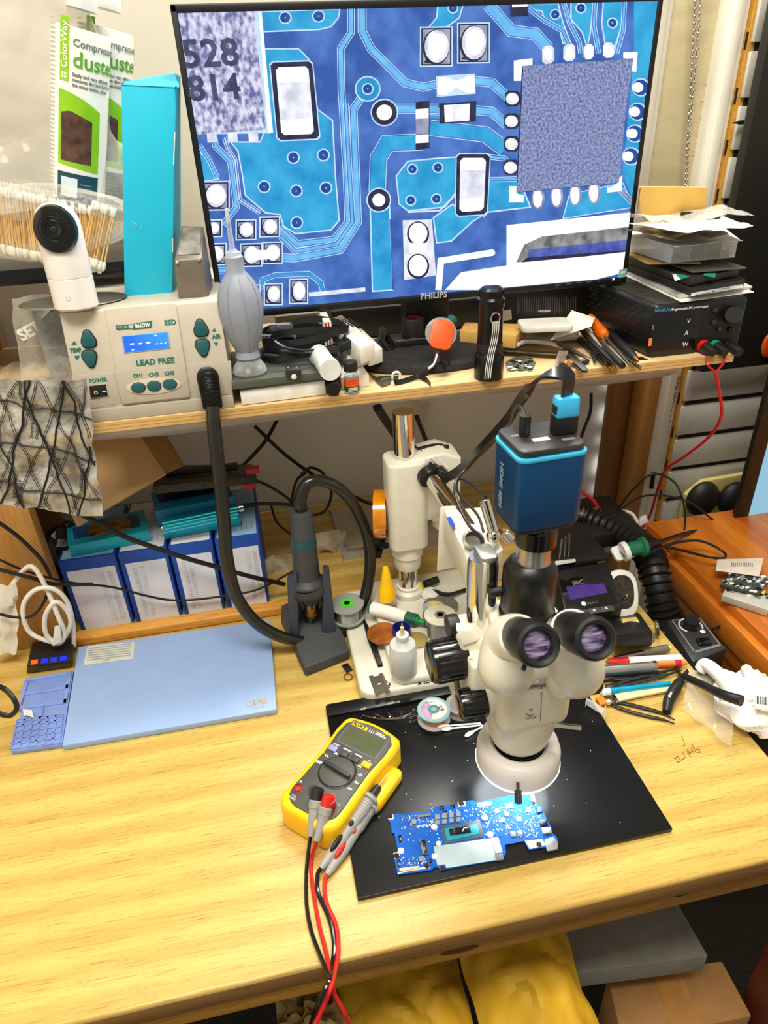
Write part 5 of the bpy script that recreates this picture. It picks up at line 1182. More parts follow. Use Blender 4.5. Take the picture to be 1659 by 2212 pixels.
# cardboard folder box
t=T('brown_carton','flat brown cardboard box leaning above the blue cartons','box',P(250,1100,.95))
BC=M('kraft_brown',(176,142,98),.75,var=.06,scale=14)
kid(t,'front_panel',lambda b:b.hull([P(165,1137,.90),P(358,1023,.915),P(300,935,.985),P(60,900,.985)]+[p+V((0,.006,-.005)) for p in (P(165,1137,.90),P(358,1023,.915),P(300,935,.985),P(60,900,.985))],BC,.001),True)
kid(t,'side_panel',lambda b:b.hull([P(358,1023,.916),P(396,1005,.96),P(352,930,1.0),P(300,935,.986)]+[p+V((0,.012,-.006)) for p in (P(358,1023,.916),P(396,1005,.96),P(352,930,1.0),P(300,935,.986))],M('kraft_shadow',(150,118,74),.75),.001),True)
def g5(b):
    fr=Plane(P(240,1000,.93),(V((0,-.72,.68)))); o=P(250,990,.925)
    pl=Plane(P(358,1023,.915)+V((0,-.0015,0)),((P(358,1023,.915)-P(165,1137,.90)).cross(P(300,935,.985)-P(165,1137,.90))))
    if pl.n.y>0: pl.n=-pl.n
    b.text('G5 Turbo',.016,M('faint_print',(206,178,140),.7),pl.frame(251,994,215,1010,.0012)[0],bold=.0002)
kid(t,'faint_print',g5,True,'faint printed G5 Tu lettering',sharp=0)
# ---------------- cables back left
CB=M('cord_black',(20,20,20),.45); CWH=M('cord_white',(226,222,212),.45)
def cable(lab,pts,r,mt,name='cable',sm=8): return one(name,lab,'cable',lambda b:b.tube([P(*p) for p in pts],r,mt,8,sm))
cable('thick black cable running from under the antistatic bag down to the hot air stand',[(150,1100,.90),(190,1118,.90),(260,1155,.90),(320,1178,.90),(400,1205,.90),(470,1225,.905),(540,1245,.91),(615,1262,.93)],.0038,CB)
cable('thin black wire sagging across the fronts of blue cartons',[(-10,1205,.89),(60,1235,.89),(150,1258,.90),(240,1268,.91),(330,1290,.915),(390,1297,.92),(480,1288,.92),(560,1272,.92),(640,1230,.93)],.0018,CB)
cable('black wire entering at the left edge above the white cable',[(-10,1228,.87),(60,1246,.87),(120,1262,.885),(200,1262,.90)],.0028,CB)
cable('upper black wire falling behind the left pine upright',[(-8,1125,.88),(40,1160,.88),(90,1210,.89),(112,1250,.91)],.0028,CB)
cable('black cord curling at the left edge of bench',[(-10,1480,.70),(12,1490,.70),(30,1510,.69),(36,1530,.685),(22,1546,.68),(0,1542,.68),(-12,1536,.68)],.0032,CB)
cable('thin dark cord looping low before the pine upright',[(-5,1325,.86),(30,1333,.86),(70,1330,.86),(95,1300,.87),(104,1270,.88)],.0022,CB)
t=T('white_power_cable','coiled white power cable with angled plug hanging at the left','cable',P(120,1390,.87))
kid(t,'cord',lambda b:b.tube([P(-10,1312,.875),(P(25,1265,.875)),P(55,1228,.875),P(75,1228,.87),P(100,1270,.865),P(125,1330,.86),P(140,1370,.86),P(125,1390,.86),P(100,1370,.86),P(98,1330,.86),P(120,1300,.86),P(145,1320,.865),P(152,1350,.865),P(130,1385,.865),P(95,1382,.86),P(60,1360,.86),P(50,1310,.86),P(75,1275,.86),P(115,1272,.86),P(145,1300,.865),P(158,1350,.87),P(160,1395,.875)],.0034,CWH,10,7),True)
kid(t,'plug',lambda b:b.hull([P(112,1396,.852),P(135,1388,.852),P(137,1390,.872),P(114,1398,.872),P(118,1352,.852),P(130,1350,.852),P(130,1350,.868),P(118,1352,.868)],CWH,.002),True,'white moulded plug')
one('white_cloth','white crumpled plastic sheet at the far left edge','sheet',lambda b:b.sheet(lambda u,v:P(-12+u*50,1262+v*150,.87)+nz3((u*3,v*4,2))*.006,8,14,WHT if 0 else M('white_sheet',(226,220,206),.6),.0006),sharp=.3)
# cables behind hose
cable('black cable crossing down to the right on the back wall',[(550,920,1.2),(620,985,1.18),(700,1040,1.12),(780,1080,1.08),(812,1092,1.02)],.0035,CB)
cable('black cable crossing down to the left on the back wall',[(600,905,1.2),(575,950,1.2),(545,985,1.19),(520,1010,1.15)],.0035,CB)
cable('looped black wire hanging behind the hot air handle',[(660,1022,1.12),(640,1040,1.1),(632,1090,1.08),(660,1112,1.06),(700,1105,1.06),(716,1065,1.08),(700,1025,1.1),(672,1010,1.12),(650,1025,1.12)],.0026,CB)
cable('black wire from the dark card falling toward the hot air stand',[(555,1038,1.05),(590,1055,1.05),(630,1085,1.05),(648,1130,1.05)],.0026,CB)
cable('black horizontal cable right of the cyan device',[(520,1092,1.0),(570,1088,1.02),(628,1090,1.04)],.0034,CB)
cable('thin black wire dropping right of the blue cartons',[(585,1090,1.05),(600,1130,1.05),(640,1165,1.05),(660,1200,1.04)],.0020,CB)
# silver bag & steel cases in the back
FOIL=M('silver_foil',(196,196,196),.2,.45,var=.3,scale=30)
def foil(b,px,py,w,h,y,seed,am): b.sheet(lambda u,v:P(px+u*w,py+v*h-20*u,y+.03*v)+nz3((u*4+seed,v*4,seed))*am,18,16,FOIL,.0005)
one('foil_bag','crumpled silver foil bag behind the hot air handle','bag',lambda b:(foil(b,640,1165,110,110,1.04,3,.014)),sharp=.25)
one('foil_bag','grey foil bag lying between cartons and hot air stand','bag',lambda b:(foil(b,560,1210,90,95,1.0,8,.010)),sharp=.25)
SC=M('steel_case',(176,170,156),.4,.1,var=.06)
t=T('steel_case','wide grey metal case lying at the back behind the microscope pole','case',P(850,1290,1.02))
kid(t,'box_body',lambda b:b.box(P(748,1280,1.02).x,P(960,1280,1.02).x,1.02,1.20,.001,P(850,1240,1.02).z,SC,.004),True)
kid(t,'lid',lambda b:b.box(P(742,1200,1.05).x,P(962,1200,1.05).x,1.05,1.20,P(850,1240,1.02).z,P(850,1185,1.05).z,M('steel_case_lid',(150,144,130),.4,.1),.004),True)
kid(t,'edge_trim',lambda b:b.cyl(P(748,1190,1.045),P(958,1165,1.045),.003,CHR,n=8),True)
# ============================================================ MICROSCOPE
AX=Q(1120,1610,.068); ax,ay=AX.x,AX.y
t=T('stereo_microscope','ivory stereo microscope on a chrome boom stand over the black mat','microscope',(.186,.80,0))
# base
def mb(b):
    fl=Q(783,1527,0); fr_=Q(1040,1500,0); br=Q(1010,1268,0); bl=Q(752,1370,0)
    x0,y0=fl.x,fl.y; pts=rrect(x0,x0+.245,y0,y0+.235,.018,6); b.prism(pts,.0005,.022,IVO,.005,3)
    b.prism(rrect(x0+.048,x0+.243,y0+.002,y0+.233,.016,6),.022,.036,IVO,.005,3)
kid(t,'base',mb,True,'heavy ivory base plate')
fl=Q(783,1527,0); x0,y0=fl.x,fl.y
kid(t,'base_lettering',lambda b:b.text('AmScope',.0125,INK,Plane((0,y0+.0016,0),(0,-1,0)).frame(900,1480,950,1472)[0],xs=1.1,bold=.0003),True,sharp=0)
px_,py_=.1815,.850
kid(t,'pole',lambda b:b.cyl((px_,py_,.03),(px_,py_,.346),.0152,CHR,n=40),True,'polished chrome pole')
kid(t,'pole_foot',lambda b:b.lathe([(.0155,.036),(.023,.036),(.0235,.038),(.0235,.046),(.020,.049),(.0185,.050),(.0185,.054),(.0155,.055)],IVO,Matrix.Translation((px_,py_,0)),40),True)
zc=.096
kid(t,'safety_collar',lambda b:b.lathe([(.0155,-.002),(.019,-.002),(.0205,.002),(.0205,.020),(.0235,.022),(.0235,.042),(.0155,.043)],IVO,Matrix.Translation((px_,py_,zc-.004)),40),True)
def head(b):
    zt_=P(880,1000,py_-.02).z; zb_=zc+.038
    b.prism(rrect(px_-.029,px_+.029,py_-.028,py_+.028,.014,6),zb_,zt_,IVO,.004,3)
    # wing that carries the boom, to the right and behind
    b.prism([(px_+.0,zb_+.040),(px_+.062,zb_+.046),(px_+.078,zb_+.060),(px_+.078,zt_-.004),(px_+.052,zt_+.008),(px_+.0,zt_+.0)],-.024,.030,IVO,.004,3,T=frm((0,py_+.010,0),(1,0,0),(0,-1,0)))
    b.cyl((px_+.056,py_+.0,zt_-.0),(px_+.056,py_+.0,zt_+.010),.001,IVO)
kid(t,'pole_clamp',head,True,'ivory clamp block')
kid(t,'clamp_band',lambda b:(b.ribbon([P(900,970,.86),P(935,962,.86),P(958,962,.86)],.004,.003,BLK,(0,1,.3)),b.cyl(P(955,966,.86),P(968,966,.855),.004,BLK)),True)
kid(t,'label_sticker',lambda b:b.hull([P(930,990,.830),P(958,1018,.830),P(968,1012,.830),P(942,985,.830)]+[P(930,990,.8285),P(958,1018,.8285),P(968,1012,.8285),P(942,985,.8285)],PAP),True)
# boom rods
b0_=P(930,1035,.84); b1_=P(1000,1125,.70)
def boom(b): b.cyl(P(925,1022,.83),P(1018,1150,.66),.0115,CHR,n=28)
kid(t,'boom_rod',boom,True,'chrome boom rod')
kid(t,'boom_rod',lambda b:b.cyl(P(950,1130,.82),P(1010,1165,.66),.0125,CHR,n=28),True,'chrome boom rod')
kid(t,'rubber_stop',lambda b:(b.rod(P(924,1020,.826),P(932,1032,.815),[(0,.0125),(.2,.018),(1,.018)],RUB,24),b.rod(P(945,1020,.826),P(958,1035,.81),[(0,.012),(1,.012)],RUB,20)),True,'black rubber stop')
# boom end block
aq=[P(958,1100,.70),P(1040,1094,.71),P(1088,1185,.60),P(1024,1240,.56)]
def blk2(b): b.hull([v-V((0,0,.044)) for v in aq]+aq,IVO,.003)
kid(t,'focus_arm_block',lambda b:blk2(b),True,'ivory arm block')
kid(t,'clamp_plate',lambda b:b.hull([P(943,1235,.705),P(990,1225,.70),P(992,1215,.72),P(946,1225,.725),P(950,1098,.705),P(985,1094,.70),P(986,1090,.72),P(952,1094,.725)],IVO,.002),True)
ap=Plane(aq[0],(aq[1]-aq[0]).cross(aq[2]-aq[0])); ap.n=ap.n if ap.n.z>0 else -ap.n
kid(t,'blue_mark',lambda b:b.hull([ap.at(x,y,.0) for x,y in ((964,1118),(974,1116),(984,1136),(974,1139))]+[ap.at(x,y,.0035) for x,y in ((964,1118),(974,1116),(984,1136),(974,1139))],M('blue_sticker',(30,80,190),.5)),True,'small blue sticker')
# sockets and thumb screws
kid(t,'bore',lambda b:(b.lathe([(.0125,0),(.0130,.002),(.010,.003),(.0095,-.004),(0,-.005)],M('bore_grey',(120,116,104),.4,.4),frm(P(1022,1168,.610),(1,0,0),(.1,-.5,.85)),28,cap=False)),True)
kid(t,'thumb_screw',lambda b:(b.cyl(P(1046,1080,.62),P(1066,1150,.60),.0060,CHR,n=20,bev=.001),b.sph(P(1066,1158,.60),.0085,CHR),b.cyl(P(1066,1158,.60),P(1080,1150,.62),.004,CHR)),True,'chrome thumb screw')
kid(t,'thumb_screw',lambda b:(b.cyl(P(1086,1150,.63),P(1102,1165,.63),.007,CHR,n=18,bev=.001),b.cyl(P(1100,1163,.63),P(1118,1158,.64),.004,CHR)),True,'chrome thumb screw')
# vertical pin
pn=P(1035,1300,.54)
zt3=P(1050,1200,.54).z; zpb=P(1034,1345,.54).z
kid(t,'focus_pin',lambda b:b.lathe([(.016,0),(.016,zt3-zpb-.012),(.0145,zt3-zpb),(.0,zt3-zpb)],CHR,Matrix.Translation((P(1040,1300,.54).x,.54,zpb)),36),True,'chrome vertical pin')
kid(t,'pin_cap',lambda b:b.prism(rrect(-.0095,.0095,-.014,.014,.006),0,.007,M('cast_alu',(170,168,160),.35,.8),.002,T=Matrix.Translation((P(1049,1205,.54).x,.54,zt3-.001))),True,'cast metal cap')
# focus rack
def rack(b):
    b.box(.163,.214,ay+.012,ay+.062,.118,P(1030,1345,.54).z-.001,IVO,.005,3)
    b.box(.168,.222,ay-.012,ay+.030,.140,.212,IVO,.005,3)
    b.hull([P(985,1360,.515),P(1020,1362,.515),P(1030,1385,.51),P(1000,1395,.51),P(985,1345,.53),P(1030,1345,.53),P(1060,1365,.53),P(1010,1375,.53)],IVO,.001)
kid(t,'focus_rack',rack,True,'ivory focus housing')
def knob(b,c,d,r,L,n=28):
    d=V(d).normalized(); m=frm(c,(0,0,1),d)
    b.lathe([(0,0),(r*.80,0),(r*.93,L*.04),(r*.96,L*.12),(r*.96,L*.95),(r*1.0,L*.96),(r*1.0,L),(0,L)],BLKG,m,40)
    for k in range(n):
        a=2*PI*k/n; b.box(-.0011,.0011,-.0011,.0011,L*.14,L*.88,BLK,.0004,T=m@Matrix.Rotation(a,4,'Z')@Matrix.Translation((r*.965,0,0)))
kid(t,'focus_knob',lambda b:knob(b,V((.132,.522,.196)),(1,.06,-.02),.0235,.038,20),True,'large ribbed black knob')
kid(t,'knob_plate',lambda b:b.hull([P(985,1510,.512),P(1002,1560,.505),P(1006,1556,.515),P(1012,1480,.515),P(975,1440,.525),P(1002,1380,.525),P(1004,1380,.53),P(1012,1440,.53)],STL,.0005),True,'steel side plate')
kid(t,'focus_knob',lambda b:b.lathe([(0,0),(.013,0),(.014,.003),(.014,.012)],BLK,frm(P(990,1352,.545),(0,1,0),(-1,0,0)),28),True,'small black knob behind')
kid(t,'side_screw',lambda b:b.cyl(P(1018,1427,.50),P(1030,1425,.505),.0022,CHR,n=10),True,'small steel screw')
# zoom body
def zb_(b):
    pr=[(.0,.080),(.028,.080),(.031,.084),(.0335,.090),(.0385,.112),(.0400,.130),(.0400,.205)]
    b.lathe(pr,IVO,Matrix.Translation((ax,ay,0)),48,sx=1,sy=.94)
    b.box(ax-.040,ax+.039,ay-.040,ay+.036,.132,.203,IVO,.014,4,taper=(1.04,1.0))
    b.cyl((ax,ay-.008,.163),(ax-.050,ay-.010,.163),.0190,IVO,r1=.0160,n=32); b.cyl((ax,ay-.008,.163),(ax+.056,ay-.010,.163),.0190,IVO,r1=.0150,n=32)
kid(t,'zoom_body',zb_,True,'ivory zoom body')
kid(t,'zoom_knob',lambda b:knob(b,V((ax-.076,ay-.012,.163)),(1,0,0),.0165,.028,18),True,'ribbed black zoom knob')
kid(t,'zoom_knob',lambda b:knob(b,V((ax+.080,ay-.012,.163)),(-1,0,0),.0140,.026,18),True,'ribbed black zoom knob')
def seam(b):
    f=Plane((0,ay-.0402,0),(0,-1,0))
    def l(a,c,w_): 
        p,q=f.at(*a),f.at(*c); n=(q-p).normalized().cross(V((0,-1,0)))*w_; b.hull([p-n,q-n,q+n,p+n]+[v+V((0,.0035,0)) for v in (p-n,q-n,q+n,p+n)],GRY)
    l((1171,1484),(1167,1558),.0004); l((1125,1489),(1215,1478),.0003)
    b.text('LOCK',.0048,INKG,f.frame(1135,1552,1155,1550,.0003)[0],bold=.0001)
    for x,y_,r in ((1159,1472,.0028),(1168,1492,.0022),(1149,1494,.0022)): b.sph(f.at(x,y_),r,IVO,sy=.6,n=12)
    for x,y_ in ((1147,1533),): b.sph(f.at(x,y_),.0019,STL,sy=.6,n=10)
    b.tube([f.at(1136,1541),f.at(1144,1546),f.at(1154,1542)],.0004,INK,4,4)
kid(t,'front_details',seam,True)
kid(t,'lock_screw',lambda b:b.cyl((ax+.030,ay-.012,.108),(ax+.062,ay-.022,.104),.0032,CHR,n=14,bev=.0008),True,'chrome side screw')
# objective and ring light
kid(t,'objective',lambda b:b.lathe([(.0,.052),(.022,.052),(.026,.058),(.029,.070),(.029,.078)],BLKG,Matrix.Translation((ax,ay,0)),40),True,'black objective')
# head
HZ=.168
def hd(b):
    b.box(ax-.046,ax+.044,ay-.042,ay+.040,.204,.226,IVO,.010,4)
    b.hull([V(p) for p in ((ax-.044,ay-.036,.220),(ax+.042,ay-.036,.220),(ax+.042,ay+.040,.220),(ax-.044,ay+.040,.220),(ax-.036,ay-.010,.243),(ax+.034,ay-.010,.243),(ax+.032,ay+.038,.246),(ax-.034,ay+.038,.246))],IVO,.008,4)
    b.lathe([(.038,.232),(.037,.240),(.036,.248),(.034,.250),(.028,.250)],IVO,Matrix.Translation((ax,ay+.012,0)),48)
    b.hull([P(1195,1345,.47),P(1260,1340,.47),P(1262,1336,.49),P(1195,1340,.50),P(1205,1335,.47),P(1250,1332,.47),P(1248,1330,.49),P(1205,1330,.50)],IVO,.002)
kid(t,'prism_head',hd,True,'ivory trinocular head')
EY=[(1165,1395),(1288,1381)]
for i,(ex,ey) in enumerate(EY):
    e_=P(ex,ey,ay-.098); dr=V((0.0,-.85,.50)).normalized(); root=e_-dr*.058
    lc=P(1092,1440,.455) if i==0 else P(1247,1447,.455)
    def lobe(b):
        b.tube([root+dr*.012,root.lerp(lc,.35)+V((0,.006,0)),lc,lc+V((.010 if i==0 else -.008,.006,-.014))],lambda u:(.0205,.0245,.0265,.0215)[min(3,int(u*3.01))]*(1-(u*3.01%1))+(.0205,.0245,.0265,.0215)[min(3,int(u*3.01)+1)]*(u*3.01%1),IVO,36,8)
        b.sph(lc,.0262,IVO,n=28); b.sph(lc+V((.010 if i==0 else -.008,.006,-.014)),.0215,IVO,n=28)
    kid(t,'eye_tube_housing',lobe,True,'ivory eye tube lobe')
    def eyep(b):
        m=frm(e_-dr*.050,(1,0,0),dr)
        b.lathe([(.0170,-.014),(.0175,0),(.0175,.014),(.0190,.020),(.0195,.030),(.0198,.044),(.0190,.049),(.0165,.0515),(.0132,.050),(.0128,.040)],RUB,m,44,cap=False)
    ep=kid(t,'eyepiece',eyep,True,'black rubber eyepiece')
    kid(ep,'lens',lambda b:b.sph((0,0,0),.0130,M('coated_lens',(60,40,96),.03,.3,rgb2=(190,170,210),scale=70,stretch=(1,6,6),det=1,spec=1,coat=1),sz=.18,n=24,T=frm(e_-dr*.0085,(1,0,0),dr)),True,'violet coated lens')
kid(t,'diopter_screw',lambda b:b.cyl(P(1136,1430,ay-.085),P(1130,1448,ay-.090),.0022,BLK,n=10),True)
# photo tube
def pt(b):
    m=Matrix.Translation((ax+.002,ay+.012,0)); zz=[P(1130,1335,ay+.012).z,P(1135,1295,ay+.012).z,P(1138,1195,ay+.012).z]
    b.lathe([(.0,HZ+.080),(.0275,HZ+.076),(.0285,HZ+.080),(.0285,HZ+.088),(.0265,HZ+.090),(.0265,HZ+.092),(.0275,HZ+.094),(.0265,HZ+.140),(.0230,HZ+.146),(.0180,HZ+.150),(.0,HZ+.150)],M('tube_black',(13,13,14),.32,spec=.5),m,44)
kid(t,'photo_tube',pt,True,'gloss black photo tube')
kid(t,'tube_screw',lambda b:b.sph((ax-.002,ay-.0165,HZ+.083),.0022,CHR,n=10),True)
kid(t,'tube_knob',lambda b:b.cyl((ax-.022,ay+.02,HZ+.110),(ax-.036,ay+.02,HZ+.110),.005,BLK),True)
kid(t,'silver_collar',lambda b:b.lathe([(.0175,HZ+.149),(.0165,HZ+.154),(.0165,HZ+.172)],M('satin_collar',(190,188,182),.25,.9),Matrix.Translation((ax+.004,ay+.012,0)),40),True,'satin silver collar')
kid(t,'c_mount',lambda b:b.lathe([(.0,HZ+.170),(.0200,HZ+.170),(.0200,HZ+.188),(.0185,HZ+.190),(.0185,HZ+.199)],BLKG,Matrix.Translation((ax+.005,ay+.012,0)),40) or b.lathe([(.0202,HZ+.178),(.0206,HZ+.180),(.0202,HZ+.182)],GOLD,Matrix.Translation((ax+.005,ay+.012,0)),40,cap=False),True)
# ring light (thing of its own clamped to the objective)
rl=T('ring_light','round white lit LED ring light around the microscope objective','ring light',(ax,ay,.05))
RW=M('ring_white',(228,222,218),.4,var=.02)
kid(rl,'housing',lambda b:b.lathe([(.0300,.046),(.0300,.0765),(.0330,.0785),(.0410,.0775),(.0450,.074),(.0475,.066),(.0478,.052),(.0478,.046)],RW,Matrix.Translation((ax,ay,0)),64,cap=False),True)
LEDM=M('led_diffuser',(235,244,255),.4,emit=3)
kid(rl,'diffuser',lambda b:b.lathe([(.0300,.0455),(.0478,.0455),(.0485,.0475)],LEDM,Matrix.Translation((ax,ay,0)),64,cap=False),True,'glowing LED diffuser')
for k,(x,y) in enumerate(((1080,1640),)): kid(rl,'thumb_screw',lambda b:(b.rod(V((ax-.016,ay-.040,.064)),V((ax-.024,ay-.064,.058)),[(0,.0018),(.5,.0018),(.52,.0040),(1,.0040)],M('dark_chrome',(110,104,96),.25,1),14)),True,'knurled thumb screw')
kid(rl,'thumb_screw',lambda b:(b.rod(V((ax+.030,ay+.02,.080)),V((ax+.056,ay+.012,.090)),[(0,.0018),(.4,.0018),(.42,.0050),(1,.0050)],BLK,14)),True)
l=area('ring_light_glow',(ax,ay,.0445),(0,0,0),.092,.092,.30,(.88,.95,1.0),'DISK')
# ---------------- microscope camera
zt4=.450
tc=[Q(1062,926,zt4),Q(1114,988,zt4),Q(1272,963,zt4),Q(1226,896,zt4)]
cx=sum((p.x for p in tc))/4; cy=sum((p.y for p in tc))/4
xd=(tc[2]-tc[1]); ang=math.atan2(xd.y,xd.x)
W_=xd.length*.97; D_2=.058
CM=M('navy_anodised',(12,70,118),.38,.45,var=.05,scale=900)
mcam=rz(math.degrees(ang),(cx,cy,HZ+.199))
zc0=0; Hc=zt4-(HZ+.199)
t=T('microscope_camera','dark blue cube camera with light blue rim on top of photo tube','camera',mat=mcam)
kid(t,'body',lambda b:b.prism(rrect(-W_/2,W_/2,-D_2/2,D_2/2,.009,6),.006,Hc-.010,CM,.001))
kid(t,'under_cover',lambda b:b.prism(rrect(-W_/2+.002,W_/2-.002,-D_2/2+.002,D_2/2-.002,.009,6),0,.006,BLK,.002))
kid(t,'rim',lambda b:b.prism(rrect(-W_/2-.0005,W_/2+.0005,-D_2/2-.0005,D_2/2+.0005,.009,6),Hc-.010,Hc-.006,M('light_blue_rim',(60,180,222),.4),.001),False,'light blue rim')
kid(t,'top_cover',lambda b:b.prism(rrect(-W_/2+.001,W_/2-.001,-D_2/2+.001,D_2/2-.001,.009,6),Hc-.006,Hc+.001,M('cover_black',(24,24,24),.45,rgb2=(52,50,46),scale=40),.003))
kid(t,'top_ports',lambda b:(b.box(-.012,.003,-.012,-.006,Hc+.001,Hc+.0016,PAP,.0004),b.box(-.026,-.018,.004,.007,Hc+.001,Hc+.0014,INKG),b.box(.012,.024,-.018,-.014,Hc+.001,Hc+.0014,INKG)))
kid(t,'side_print',lambda b:(b.text('HDMI 48M',.010,M('print_pale',(150,170,186),.5),frm((-W_/2-.0007,.006,.060),(0,0,-1),(-1,0,0)),bold=.0003)),False,sharp=0)
# cables on the camera
t=T('video_cable','flat black video cable with blue plug arching over the camera','cable',P(1215,930,.50))
hp=mcam@V((.020,-.002,Hc+.001))
kid(t,'plug',lambda b:(b.hull([hp+V((sx*.011,sy*.006,0)) for sx,sy in ((-1,-1),(1,-1),(1,1),(-1,1))]+[hp+V((sx*.0105,sy*.006,.028)) for sx,sy in ((-1,-1),(1,-1),(1,1),(-1,1))],BLK,.0015)),True)
kid(t,'plug_sleeve',lambda b:(b.hull([hp+V((sx*.0108,sy*.0066,.016)) for sx,sy in ((-1,-1),(1,-1),(1,1),(-1,1))]+[hp+V((sx*.0100,sy*.0062,.034)) for sx,sy in ((-1,-1),(1,-1),(1,1),(-1,1))],M('sky_plastic',(60,180,232),.4),.002)),True,'bright blue sleeve')
h2=hp+V((0,0,.034))
def vc(b):
    pts=[h2,P(1205,820,.515),P(1180,810,.54),P(1150,830,.57),P(1120,870,.60),P(1098,905,.63),P(1068,940,.66),P(1035,975,.69),P(1000,1010,.74),P(965,1030,.79),P(935,1015,.82),P(915,985,.85),P(895,972,.87),P(880,940,.89)]
    pts=[h2,h2+V((-.001,0,.018)),P(1180,809,.515),P(1150,832,.54)]+pts[4:]
    b.ribbon(pts,.0125,.0030,HD,lambda u:(0.85,.4,.3) if u<.25 else (0,.5,1))
kid(t,'cord',vc,True)
one('power_lead','thin black lead with plug in top of the microscope camera','cable',lambda b:(b.cyl(mcam@V((-.014,.004,Hc+.0015)),mcam@V((-.014,.004,Hc+.020)),.005,BLK,n=14),b.tube([mcam@V((-.014,.004,Hc+.018)),P(1125,880,.53),P(1112,885,.56),P(1100,915,.60),P(1060,955,.64),P(1010,1010,.66),P(985,1040,.64),P(985,1075,.62),P(1010,1130,.585),P(1040,1165,.57),P(1042,1198,.56)],.0017,CB,8,6)))
one('power_lead','thin black wire from behind the camera to the arm block','cable',lambda b:b.tube([P(1050,1075,.60),P(1020,1048,.64),P(992,1035,.68),P(990,1065,.64),P(1030,1110,.60),P(1045,1150,.58)],.0015,CB,8,6))
# ============================================================ ON THE WORKTOP
def D_(px,py,z=0.0): return Q(px,py,z)
def dslab(b,q,h,mt,bev=.0008,z0=.0003):
    """q: pixel corners of the top face"""
    p=[Q(x,y,z0+h) for x,y in q]; b.hull([v-V((0,0,h)) for v in p]+p,mt,bev)
# black glass mat
MATM=M('mat_black',(12,13,15),.30,var=.3,scale=300,spec=.35)
bl,br=Q(780,1940,.006),Q(1456,1795,.006)
t=T('work_mat','black rectangular repair mat lying under the microscope','mat',((bl.x+br.x)/2,.53,0))
my1=.672; mx0=(bl.x+Q(700,1540,.006).x)/2
kid(t,'sheet',lambda b:b.box(mx0,br.x,bl.y,my1,.0004,.0066,MATM,.0008),True)
mz=.0066
kid(t,'metal_edge_bar',lambda b:b.box(mx0+.002,Q(1000,1510,mz).x,Q(780,1530,mz).y-.006,my1-.001,mz,mz+.0035,M('bar_black',(20,20,20),.3),.0008),True,'raised black bar with small print')
kid(t,'bar_print',lambda b:(b.text('wyl',.006,PAP,frm(Q(778,1532,mz+.0038),(1,0,0))),b.text('FGD-13',.005,PAP,frm(Q(838,1520,mz+.0038),(1,0,0)))),True,sharp=0)
def specks(b):
    rn=random.Random(11)
    for k in range(70):
        x,y=rn.uniform(mx0+.01,br.x-.01),rn.uniform(bl.y+.01,my1-.03); r=rn.uniform(.0002,.0006); b.box(-r,r,-r*.6,r*.6,0,r,PAP,T=Matrix.Translation((x,y,mz))@Matrix.Rotation(rn.uniform(0,3),4,'Z'))
tag(one('dust_specks',None,None,specks),'tiny pale dust specks scattered on the black mat','dust',kind='stuff')
# ---------------- laptop board
PCB=M('pcb_blue',(0,86,180),.5,var=.12,scale=90,spec=.2); PCB2=M('pcb_dark_blue',(6,60,140),.35); PAD=M('pad_copper',(236,196,160),.35,.3); SHL=M('bright_shield',(226,230,232),.3,.2); CHP=M('chip_black',(14,14,16),.25); CMP=M('ceramic_grey',(120,128,132),.4); TINP=M('silk_white',(226,240,250),.5)
z8=lambda l:[(800+x/3.7705,1660+y/3.7705) for x,y in l]
pz_=mz+.0014+.0012
out_=z8([(138,378),(232,365),(240,375),(485,345),(490,318),(640,292),(645,300),(708,290),(712,275),(835,258),(855,272),(1040,238),(1170,215),(1205,205),(1175,120),(1262,103),(1330,190),(1345,262),(1365,300),(1395,310),(1408,350),(1440,420),(1475,485),(1475,520),(1520,560),(1530,640),(1500,672),(1440,670),(1425,640),(1290,662),(1255,590),(1095,622),(1105,690),(1080,740),(640,815),(570,828),(555,805),(515,805),(505,825),(225,866),(212,820),(185,690),(225,675),(195,525),(178,528),(160,440),(145,420)])
t=T('laptop_mainboard','bright blue laptop mainboard lying on the black mat','circuit board',Q(1015,1800,mz))
def L8(l,z): return [(Q(x,y,z).x,Q(x,y,z).y) for x,y in z8(l)]
kid(t,'board',lambda b:b.prism([(Q(x,y,pz_).x,Q(x,y,pz_).y) for x,y in out_],mz+.0014,pz_,PCB,0),True,'blue circuit board')
def part(nm,l,h,mt,lab=None,bev=.0002,z=None): kid(t,nm,lambda b:b.prism(L8(l,(z or pz_)+h),(z or pz_)-.0001,(z or pz_)+h,mt,bev),True,lab)
part('foil_sheet',[(515,635),(985,565),(1030,745),(620,810),(608,780),(545,790)],.0006,M('foil_pale',(176,194,200),.5,.1),'pale foil shield sheet')
part('processor_frame',[(570,470),(890,420),(935,555),(605,612)],.0006,M('frame_slate',(64,78,90),.4),'dark processor frame')
part('processor_substrate',[(600,490),(870,450),(890,530),(628,588)],.0012,M('substrate_cyan',(0,150,170),.35),'cyan processor substrate')
kid(t,'processor_die',lambda b:(b.prism(L8([(640,492),(808,460),(820,520),(650,545)],pz_+.0020),pz_+.001,pz_+.0020,CHP,.0001),b.prism(L8([(676,488),(682,487),(690,538),(684,539)],pz_+.0021),pz_+.002,pz_+.0021,STL),b.prism(L8([(745,515),(760,480),(802,474),(800,482),(766,488),(754,514)],pz_+.0021),pz_+.002,pz_+.0021,SHL)),True,'glossy black die')
